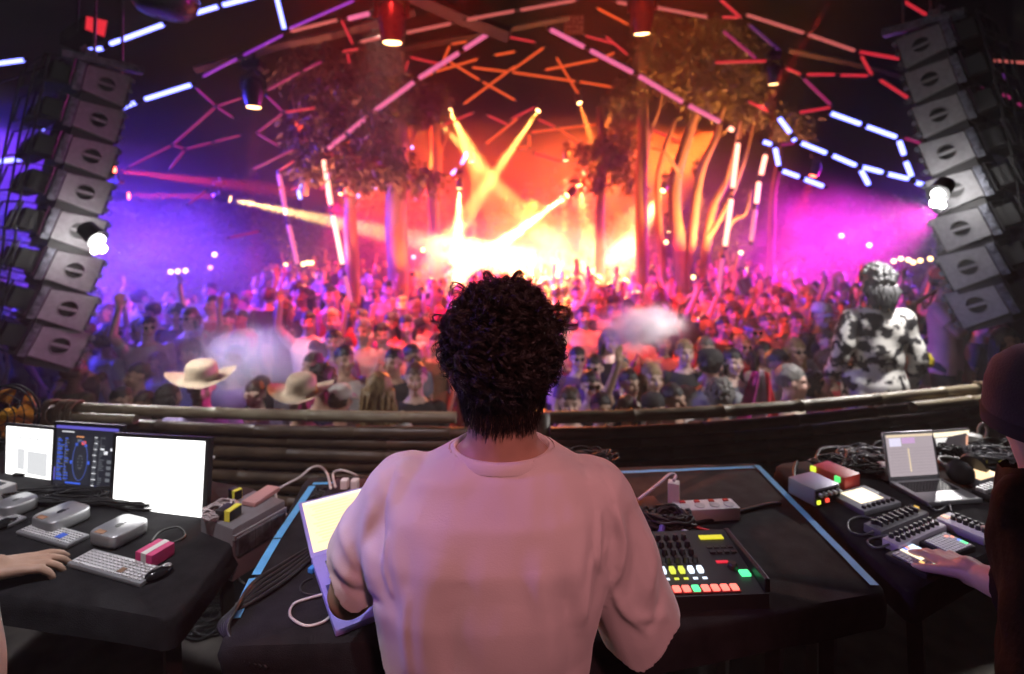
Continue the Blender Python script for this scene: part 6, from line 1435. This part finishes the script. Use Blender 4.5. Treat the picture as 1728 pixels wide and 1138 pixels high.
# T-shirt
sb = Body()
sb.mb.loft([(-.046, .905, .90, .178, .118), (-.046, .905, 1.0, .178, .12), (-.044, .903, 1.08, .186, .124), (-.04, .90, 1.17, .209, .128), (-.036, .90, 1.25, .218, .124), (-.032, .905, 1.31, .202, .110), (-.026, .915, 1.352, .178, .088), (-.02, .922, 1.383, .112, .073), (-.018, .926, 1.402, .082, .068), (-.018, .926, 1.418, .074, .062)], 40, None, 2.25)
SL = [((-.19, .92, 1.305), None, (-.332, .998, 1.06), (-.292, .972, 1.148)), ((.142, .92, 1.296), None, (.272, .998, .965), (.250, .982, 1.030))]
for a, m_, e, _c in SL: sb.cap('s', a, e, .078, .080, 20)
sb.fuse(.0048, 12)
V, N, F = sb.V.copy(), sb.N, sb.F
folds = [
    ([(672, 778), (652, 830), (642, 890), (650, 960)], -.003, 4), ([(1012, 790), (1034, 840), (1040, 900), (1030, 960)], -.003, 4), ([(735, 762), (690, 770), (640, 790)], -.002, 4), ([(940, 768), (990, 778), (1030, 800)], -.002, 4),
    ([(590, 850), (582, 900), (600, 960)], .006, 7), ([(655, 905), (648, 955), (660, 1005)], .006, 6), ([(690, 1000), (684, 1060), (690, 1140)], .005, 10), ([(1000, 940), (990, 1000), (985, 1040)], .006, 7), ([(1082, 870), (1096, 940), (1092, 1000)], .005, 8), ([(1030, 985), (1050, 1030), (1090, 1065)], .005, 7),  # photograph polyline, height in metres, width in pixels
    ([(655, 800), (640, 860), (640, 930), (655, 1000), (668, 1040)], -.006, 13), ([(622, 860), (615, 920), (632, 985)], .007, 10), ([(672, 850), (668, 930), (682, 1010)], .004, 16), ([(575, 880), (570, 930), (590, 985)], .005, 14), ([(598, 930), (610, 990), (640, 1030)], -.005, 11),
    ([(560, 930), (580, 965), (625, 1000)], .004, 9), ([(540, 955), (580, 990), (640, 1020)], -.003, 7),
    ([(1010, 810), (1028, 880), (1020, 960), (1000, 1040)], -.006, 12), ([(1040, 860), (1052, 910), (1046, 960), (1036, 985)], .010, 7), ([(1012, 870), (1010, 920), (1016, 965)], .007, 6), ([(1064, 860), (1075, 930), (1066, 1000)], -.006, 9), ([(1090, 900), (1100, 960), (1085, 1040)], .006, 12), ([(1050, 1010), (1075, 1040), (1120, 1040)], .005, 10), ([(1115, 960), (1118, 1010), (1095, 1060)], -.005, 8), ([(985, 900), (975, 980), (985, 1060)], .006, 14),
    ([(735, 930), (712, 1030), (705, 1150)], .006, 26), ([(778, 980), (765, 1060), (762, 1150)], -.005, 22), ([(905, 960), (925, 1050), (930, 1150)], .006, 24), ([(955, 1000), (962, 1080), (960, 1150)], -.006, 16), ([(860, 1020), (850, 1090), (852, 1150)], .003, 30),
    ([(660, 790), (720, 815), (790, 820)], .003, 16), ([(940, 800), (985, 805), (1030, 840)], .0035, 14), ([(770, 775), (840, 800), (920, 790)], -.003, 12), ([(690, 870), (740, 940), (770, 1030)], .003, 30), ([(985, 850), (950, 930), (925, 1000)], .003, 26)]
X_, Y_ = px_of(V); tocam = N[:, 1] < .25
disp = np.zeros(len(V))
for pl, amp, wd in folds:
    pl = np.array([tuple(p)[:2] for p in smooth_path([(x, y, 0) for x, y in pl], 5)]); best = np.full(len(V), 1e9); tt = np.zeros(len(V))
    for i in range(len(pl) - 1):
        a, c = pl[i], pl[i + 1]; ab = c - a; h = np.clip(((X_ - a[0]) * ab[0] + (Y_ - a[1]) * ab[1]) / (ab @ ab), 0, 1)
        d = np.hypot(X_ - a[0] - h * ab[0], Y_ - a[1] - h * ab[1]); k = d < best; best[k] = d[k]; tt[k] = (i + h[k]) / (len(pl) - 1)
    disp += 1.1 * amp * np.exp(-(best / wd) ** 2) * np.sin(np.pi * np.clip(tt * .9 + .05, 0, 1)) ** .6 * tocam
disp += np.array([.004 * mnoise.noise(Vector(v) * 9) + .0022 * mnoise.noise(Vector((v[0] * 26, v[1] * 26, v[2] * 12))) for v in V])
V = V + N * disp[:, None]
gone = np.zeros(len(V), bool)
for (a, m_, e, c) in SL:
    d = np.array(Vector(e) - Vector(a)) + np.array((-.02 if a[0] < 0 else .03, 0, 0)); d /= np.linalg.norm(d); c = np.array(c)
    gone |= (((V - c) @ d) > .012 * np.sin(V[:, 0] * 60)) & (np.linalg.norm(V - c, axis=1) < .30) & (V[:, 0] < -.195 if a[0] < 0 else V[:, 0] > .125)
gone |= ((V[:, 2] > 1.393) & (((V[:, 0] + .018) / .088) ** 2 + ((V[:, 1] - .926) / .073) ** 2 < 1.1)) | (V[:, 2] < .93)
keep = [f for f in F if not any(gone[i] for i in f)]
used = sorted({i for f in keep for i in f}); ix = {v: k for k, v in enumerate(used)}
mb = MB(); mb.v = [tuple(Vector(V[i]) - O) for i in used]; mb.f = [tuple(ix[i] for i in f) for f in keep]; mb.mi = [0] * len(mb.f)
tee_mat = pbr('white_crepe_cotton', (.76, .73, .72), .9, vary=.06, vscale=10, sheen=.25)
nt = tee_mat.node_tree; wv = nt.nodes.new('ShaderNodeTexWave'); wv.bands_direction = 'Z'; wv.inputs['Scale'].default_value = 62; wv.inputs['Distortion'].default_value = 14.0; wv.inputs['Detail'].default_value = 3; wv.inputs['Detail Scale'].default_value = 2.2
tcn = nt.nodes.new('ShaderNodeTexCoord'); bpn = nt.nodes.new('ShaderNodeBump'); bpn.inputs['Strength'].default_value = .09; bpn.inputs['Distance'].default_value = .0012
nt.links.new(tcn.outputs['Object'], wv.inputs['Vector']); nt.links.new(wv.outputs['Fac'], bpn.inputs['Height']); nt.links.new(bpn.outputs[0], nt.nodes['Principled BSDF'].inputs['Normal'])
tee = mb.build('t_shirt', tee_mat, dj, True); sm = tee.modifiers.new('thick', 'SOLIDIFY'); sm.thickness = .003; sm.offset = -1
ss = tee.modifiers.new('sub', 'SUBSURF'); ss.levels = 1; ss.render_levels = 1
mb = MB(); vs_ = []; nr = 64
for (rx, ry, z) in ((.099, .083, 1.378), (.0985, .0825, 1.384), (.094, .079, 1.392), (.088, .074, 1.3965), (.0845, .0705, 1.396), (.084, .070, 1.384)):
    for i in range(nr):
        a = 2 * math.pi * i / nr; vs_.append(Vector((-.018 + rx * math.cos(a), .926 + ry * math.sin(a), z + .003 * math.sin(a))) - O)
mb.add(vs_, [(k * nr + i, k * nr + (i + 1) % nr, (k + 1) * nr + (i + 1) % nr, (k + 1) * nr + i) for k in range(5) for i in range(nr)])
mb.build('collar_band', tee_mat, tee, True)
# curly hair
q = random.Random(77)
hair_dark = pbr('dark_curly_hair', (.018, .011, .008), .42, vary=.3, vscale=40, spec=.6)
hm = MB(); skr = Vector((.080, .098, .106)); sc_c = hc + Vector((0, -.008, .016))
mask = (b.T == 'head') & ~((hp[:, 1] > .055) & (hp[:, 2] < .06)) & ~((hp[:, 2] < -.085)) & ~((np.abs(hp[:, 0]) > .070) & (hp[:, 2] < .04) & (hp[:, 1] > -.02)) | (b.T == 'neck') & (b.V[:, 2] > 1.458 + .35 * np.abs(b.V[:, 0] + .018)) & (b.V[:, 1] < .945)
cap_ = b.shell(mask, .006, .004, 60); hm.v = list(cap_.v); hm.f = list(cap_.f); hm.mi = [0] * len(hm.f)
def strand(p, nrm, tan, L, lift, hr, turns, ph, r0, seg=15):
    bi = nrm.cross(tan); pts = []; rs = []
    for i in range(seg):
        t = i / (seg - 1); h = lift * math.sin(min(1.0, t * 1.5) * math.pi / 2); rr = hr * min(1, .25 + t * 1.6)
        a = ph + turns * 2 * math.pi * t
        pts.append(p + nrm * (h + rr * math.cos(a) * .9) + tan * L * t * .75 + bi * rr * math.sin(a) + Vector((0, 0, -.006 * t * t)))
        rs.append(r0 * (1 - .55 * t))
    hm.tube(pts, rs, 3, None, False)
nl = 0
while nl < 900:
    d = Vector((q.gauss(0, 1), q.gauss(0, 1), q.gauss(0, 1))).normalized()
    if d.z < -.75 or (d.y > .5 and d.z < .35): continue
    if d.y > .55 and q.random() < .5: continue
    p = sc_c + Vector((d.x * skr.x, d.y * skr.y, d.z * skr.z)); nrm = Vector((d.x / skr.x, d.y / skr.y, d.z / skr.z)).normalized()
    dn = Vector((0, 0, -1)); tan = dn - nrm * dn.dot(nrm)
    tan = (tan.normalized() if tan.length > .05 else Vector((0, -1, 0))); rot_ = Matrix.Rotation(q.gauss(0, .8), 3, nrm); tan = rot_ @ tan
    if d.z > -.15:
        k = min(1, (d.z + .15) / .5); L = q.uniform(.035, .062); lift = q.uniform(.012, .022) * (.6 + .4 * k) * (1.2 if d.z < .7 else .9); hr = q.uniform(.0075, .0125); turns = q.uniform(1.2, 2.1)
        if q.random() < .10 and d.z > .45: lift *= 1.5; tan = (tan + nrm * .5).normalized()
        m = 8; seg = 18
    else:
        k = max(0, (d.z + .75) / .6); L = q.uniform(.022, .036); lift = .003 + .011 * k; hr = .003 + .004 * k; turns = q.uniform(.5, 1.2); m = 5; seg = 8
    ph = q.random() * 6.28
    for j in range(m):
        off_ = Vector((q.uniform(-1, 1), q.uniform(-1, 1), q.uniform(-1, 1))) * .0026
        strand(p + off_, nrm, (tan + off_ * 22).normalized(), L * q.uniform(.93, 1.06), lift * q.uniform(.92, 1.07), hr * q.uniform(.86, 1.12), turns * q.uniform(.98, 1.02), ph + q.uniform(-.15, .15), q.uniform(.0007, .0012), seg)
    nl += 1
for i in range(1500):                                   # short hair fading down the nape
    z = 1.507 - (.058 + .016 * mnoise.noise(Vector((i * .37, 3, 0)))) * q.random() ** 1.25; wd_ = .52 + .46 * max(0, min(1, (z - 1.43) / .06)) + .08 * mnoise.noise(Vector((i * .1, 0, 0))); a = math.pi * 1.5 + q.uniform(-1, 1) * math.pi * .5 * wd_; rr = .0665 + max(0, z - 1.44) * .16
    p = Vector((-.018 + rr * math.cos(a), .922 + rr * math.sin(a), z)); nrm = Vector((math.cos(a), math.sin(a), .1)).normalized(); tan = Vector((q.uniform(-.4, .4), 0, -1)); tan = (tan - nrm * tan.dot(nrm)).normalized()
    strand(p, nrm, tan, q.uniform(.010, .018), .0015, .0008, .5, q.random() * 6, .0007, 4)
hm.mi = [0] * len(hm.f)
o = hm.build('hair', hair_dark, dj, True); o.location = -O

# ------------------------------------------------------------------ the two operators
lop = thing('person', 'person in a white shirt at the picture edge, hand resting on the table', 'person', (-1.07, .87, 0)); O = Vector(lop.location)
b = Body(); secs = [(-1.07, .86, .86, .16, .12), (-1.07, .86, 1.0, .165, .125), (-1.10, .865, 1.10, .175, .13), (-1.16, .87, 1.2, .18, .13), (-1.22, .88, 1.3, .18, .12), (-1.24, .89, 1.40, .12, .08), (-1.24, .89, 1.44, .06, .06)]
b.mb.loft(secs, 24)
for a, c in zip(secs, secs[1:]): b.caps.append(('torso', Vector(a[:3]), Vector(c[:3]), (a[3] + a[4]) / 2, (c[3] + c[4]) / 2))
b.cap('neck', (-1.24, .89, 1.42), (-1.24, .91, 1.53), .06, .055); head_into(b, (-1.24, .915, 1.61), 1.0, RZ180)
b.cap('uarm', (-1.36, .93, 1.34), (-1.34, 1.05, 1.05), .055, .047); b.cap('farm', (-1.34, 1.05, 1.05), (-1.215, 1.155, 1.012), .046, .030); hand_into(b, (-1.215, 1.155, 1.012), (.82, .55, -.12), (.55, -.82, 0) if False else (-.55, .82, 0), curl=.75, up=(0, 0, 1), k=1.05)
b.cap('uarm', (-1.11, .88, 1.34), (-1.16, .78, 1.12), .055, .047); b.cap('farm', (-1.16, .78, 1.12), (-1.36, .84, 1.05), .045, .03); hand_into(b, (-1.36, .84, 1.05), (-1, .3, -.1), (0, .3, 1), curl=.6)
for s in (-1, 1): b.cap('thigh', (-1.07 + s * .085, .86, .9), (-1.07 + s * .095, .88, .5), .098, .06); b.cap('shin', (-1.07 + s * .095, .88, .5), (-1.07 + s * .1, .86, .09), .058, .04); b.cap('foot', (-1.07 + s * .1, .85, .045), (-1.07 + s * .12, 1.01, .035), .042, .036)
b.fuse(.005, 3)
hp_ = b.V - np.array((-1.24, .915, 1.61)); me = b.mesh('body', face_paint(np.column_stack([-hp_[:, 0], -hp_[:, 1], hp_[:, 2]]), (0, 0, 0))); me.materials.append(SK[1]); o = bpy.data.objects.new('body', me); col.objects.link(o); o.parent = lop; o.location = -O
b.shell((b.T == 'torso') & (b.V[:, 2] > .93) & (b.V[:, 2] < 1.43) | (b.T == 'uarm') & (b.par < .6), .012, .008, 12).build('shirt', SH['white'], lop, True).location = -O
b.shell((b.T == 'torso') & (b.V[:, 2] < .99) | (b.T == 'thigh') | (b.T == 'shin'), .01).build('trousers', pbr('dark_jeans', (.03, .045, .06), .85, vary=.3, bump=.3), lop, True).location = -O
b.shell((b.T == 'head') & ~((hp_[:, 1] > .03) & (hp_[:, 2] < .05)) & (hp_[:, 2] > -.05), .012, .008, 30).build('hair', HR['brown'], lop, True).location = -O

rop = thing('person', 'person in a purple-grey hat and dark jacket leaning over the pad controllers', 'person', (1.05, .93, 0)); O = Vector(rop.location); rh = Vector((1.105, 1.06, 1.405))
b = Body(); secs = [(1.08, .88, .84, .17, .12), (1.09, .89, .98, .18, .13), (1.145, .94, 1.12, .19, .135), (1.17, .985, 1.22, .19, .12), (1.14, 1.01, 1.28, .12, .085), (1.12, 1.03, 1.32, .065, .06)]
b.mb.loft(secs, 24)
for a, c in zip(secs, secs[1:]): b.caps.append(('torso', Vector(a[:3]), Vector(c[:3]), (a[3] + a[4]) / 2, (c[3] + c[4]) / 2))
b.cap('neck', (1.10, 1.02, 1.28), (1.085, 1.05, 1.37), .06, .056); head_into(b, rh, 1.04, Matrix.Rotation(R(150), 3, 'Z') @ Matrix.Rotation(R(18), 3, 'X'))
b.cap('uarm', (1.03, 1.0, 1.225), (1.055, 1.0, 1.05), .056, .05); b.cap('farm', (1.055, 1.0, 1.05), (1.035, 1.125, 1.02), .046, .029); hand_into(b, (1.035, 1.125, 1.02), (-.02, .98, -.16), (-1, .1, 0), curl=.75, up=(0, 0, 1), k=1.05)
b.cap('uarm', (1.26, .98, 1.22), (1.34, 1.05, 1.05), .06, .05); b.cap('farm', (1.34, 1.05, 1.05), (1.30, 1.22, 1.02), .048, .03); hand_into(b, (1.30, 1.22, 1.02), (-.1, 1, -.1), (-1, 0, 0), curl=.6, up=(0, 0, 1))
for s in (-1, 1): b.cap('thigh', (1.09 + s * .09, .88, .88), (1.09 + s * .1, .93, .48), .10, .062); b.cap('shin', (1.09 + s * .1, .93, .48), (1.09 + s * .105, .87, .09), .06, .042); b.cap('foot', (1.09 + s * .105, .86, .045), (1.09 + s * .12, 1.02, .035), .042, .036)
b.fuse(.005, 3)
me = b.mesh('body'); me.materials.append(SK[3]); o = bpy.data.objects.new('body', me); col.objects.link(o); o.parent = rop; o.location = -O
jacket = pbr('dark_violet_jacket', (.007, .006, .011), .75, vary=.3, vscale=10, bump=.35, bscale=90, spec=.05)
b.shell((b.T == 'torso') & (b.V[:, 2] > .86) | (b.T == 'uarm') | (b.T == 'farm') & (b.par < .55), .026, .012, 13).build('jacket', jacket, rop, True).location = -O
k = rop.children[-1].modifiers.new('s', 'SMOOTH'); k.iterations = 5; k.factor = .5
b.shell((b.T == 'torso') & (b.V[:, 2] < .93) | (b.T == 'thigh') | (b.T == 'shin'), .012).build('trousers', trouser_mat, rop, True).location = -O
mb = MB(); ax = Vector((-.10, -.12, 1)).normalized()
mb.lathe([(.098, -.055), (.108, -.05), (.110, -.02), (.106, .03), (.094, .07), (.065, .098), (.02, .108)], 30, rh + Vector((.004, -.012, .032)), ax); hat_ = mb.build('hat', pbr('purple_felt', (.06, .05, .09), .9, vary=.25, bump=.4, bscale=200, sheen=.1), rop, True); hat_.location = -O
mb = MB(); mb.lathe([(.104, -.062), (.112, -.06), (.113, -.032), (.106, -.028)], 30, rh + Vector((.004, -.012, .032)), ax); mb.build('hat_band', pbr('dark_felt', (.03, .025, .04), .9), hat_, True)

# ------------------------------------------------------------------ performers beyond the rail
def cow_mat():
    m = pbr('black_and_white_print', (.74, .72, .68), .85, vary=1.0, vscale=15, bump=.4, bscale=80, c2=(.02, .018, .022), thr=(.46, .51)); return m
jarm = (((-.235, .04, 1.13), (-.25, -.08, .92), (0, -.3, -1), (0, -1, 0)), ((.225, .02, 1.13), (.215, -.14, .95), (.1, -.4, -1), (0, -1, 0)))
b = person_body(jarm, True, .010)
t = thing('person', 'person in a loose black and white print jacket, back turned, just outside the railing', 'person', P(1478, 480, 3.62) * 1, 0); t.location.z = -.28; t.scale = (1.07, 1.07, 1.07); t.rotation_euler = (0, 0, R(172))
me = b.mesh('body', face_paint(b.V, (0, 0, 1.60))); me.materials.append(SK[1]); o = bpy.data.objects.new('body', me); col.objects.link(o); o.parent = t
jk = b.shell((b.T == 'torso') & (b.V[:, 2] < 1.44) | (b.T == 'uarm') | (b.T == 'farm') | (b.T == 'thigh') & (b.V[:, 2] > .66), .026, .02, 9)
o = jk.build('jacket', cow_mat(), t, True); k = o.modifiers.new('s', 'SMOOTH'); k.iterations = 5; k.factor = .5
b.shell((b.T == 'thigh') | (b.T == 'shin'), .03, .02, 9).build('trousers', cow_mat(), t, True)
hm_ = link('hair', HAIR['mop'][0], t, pbr('silver_black_hair', (.10, .10, .105), .35, vary=.8, vscale=16, bump=.9, bscale=70, stretch=(3, 3, .7)))
mb = MB(); q = random.Random(8)
for i in range(60):
    a = q.uniform(0, 6.28); L = q.uniform(.10, .17); x0_, y0_ = .07 * math.cos(a), .03 + .075 * abs(math.sin(a)); mb.tube([(x0_, y0_, 1.60 + .05), (x0_ * 1.25 + .02 * math.sin(i), y0_ + .03, 1.60 - L * .3), (x0_ * 1.1, y0_ + .035 + .01 * math.cos(i), 1.60 - L * .7), (x0_ * .9 + .015 * math.sin(i * 3), y0_ + .02, 1.60 - L)], [.010, .011, .009, .004], 5)
mb.build('hair_locks', hm_.material_slots[0].material, hm_, True)
fd = MB(); fd.box((2.5, 3.66, -.62), (1.7, .78, .68), bev=.01); tag(fd.build('stage_step', pbr('riser_black', (.012, .012, .013), .7, vary=.4)), 'low black step outside the railing under the print jacket', 'step')
rs_m = MB(); rs_m.box((4.55, 5.0, -.62), (2.5, 1.7, .70), bev=.01); tag(rs_m.build('stage_riser', pbr('riser_black', (.012, .012, .013), .7, vary=.4)), 'low black riser beneath the horn player', 'riser')
t = add_person('person in a pale pink top raising a horn, partly behind the speaker tower', (P(1596, 490, 4.55).x, 4.55, -.27), R(35), 1.02, False, 'phone', 'short', HR['black'], pbr('shirt_pink', (.62, .33, .40), .85, vary=.2), SK[2], (('cap', SH['red']),), 'musicians beyond the railing')
hp0 = P(1538, 516, 4.35); t = thing('horn', 'small horn held up by the person in pale pink', 'horn', hp0)
mb = MB(); e = P(1580, 490, 4.4) - hp0; mb.tube([e, e * .6, e * .25, e * .08, Vector((0, 0, 0))], [.012, .014, .02, .03, .05], 12); mb.build('bell', pbr('dull_brass', (.25, .09, .06), .35, metal=.8), t, True)
mb = MB(); mb.tube([e * .9, e * .75 + Vector((0, 0, -.08)), e * .5 + Vector((0, 0, -.09)), e * .4], .01, 8); mb.build('valve_loop', pbr('dull_brass', (.25, .09, .06), .35, metal=.8), t, True)
p = P(1561, 608, 3.6); t = thing('paper_flower', 'yellow paper flower held beside the print jacket', 'flower', p); q = random.Random(4)
for i in range(9):
    mb = MB(); d = Vector((q.uniform(-1, 1), q.uniform(-1, 1), q.uniform(-1, 1))).normalized() * .03; mb.ell(d, (q.uniform(.018, .035), q.uniform(.012, .02), q.uniform(.02, .04)), 8, 6); mb.build('petal', pbr('yellow_paper', (.8, .62, .03), .6), t, True)
mb = MB(); mb.tube([(0, 0, 0), (-.03, 0, .05), (-.06, .02, .09)], .006, 6); mb.build('stem', trouser_mat, t)
add_person('person in red light at the picture edge below the speaker tower', (P(1700, 640, 4.3).x, 4.3, -.55), R(20), .9, True, 'down', 'long', HR['black'], SH['red'], SK[2], (), 'musicians beyond the railing')
add_person('person dancing under the speaker tower by the red lit one', (P(1668, 610, 5.6).x, 5.6, -.75), R(10), .98, True, 'clap', 'mop', HR['brown'], SH['red'], SK[1], (), 'musicians beyond the railing')
# added black sheet that blocks the haze so this corner stays dark
mb = MB(); vs_ = []
for i in range(60):
    x = 4.95 + 3.4 * i / 59; y = 5.95 + .05 * math.sin(i * 1.4) - .15 * i / 59
    vs_ += [(x, y, -.95), (x + .02 * math.sin(i * 2.2), y, 5.4)]
mb.add(vs_, [(2 * i, 2 * i + 2, 2 * i + 3, 2 * i + 1) for i in range(59)]); o = mb.build('haze_block_sheet', pbr('haze_block_black', (.005, .005, .006), .95), None, True); o.modifiers.new('thick', 'SOLIDIFY').thickness = .012
tag(o, 'added black sheet blocking the haze behind the speaker tower over the riser', 'drape')
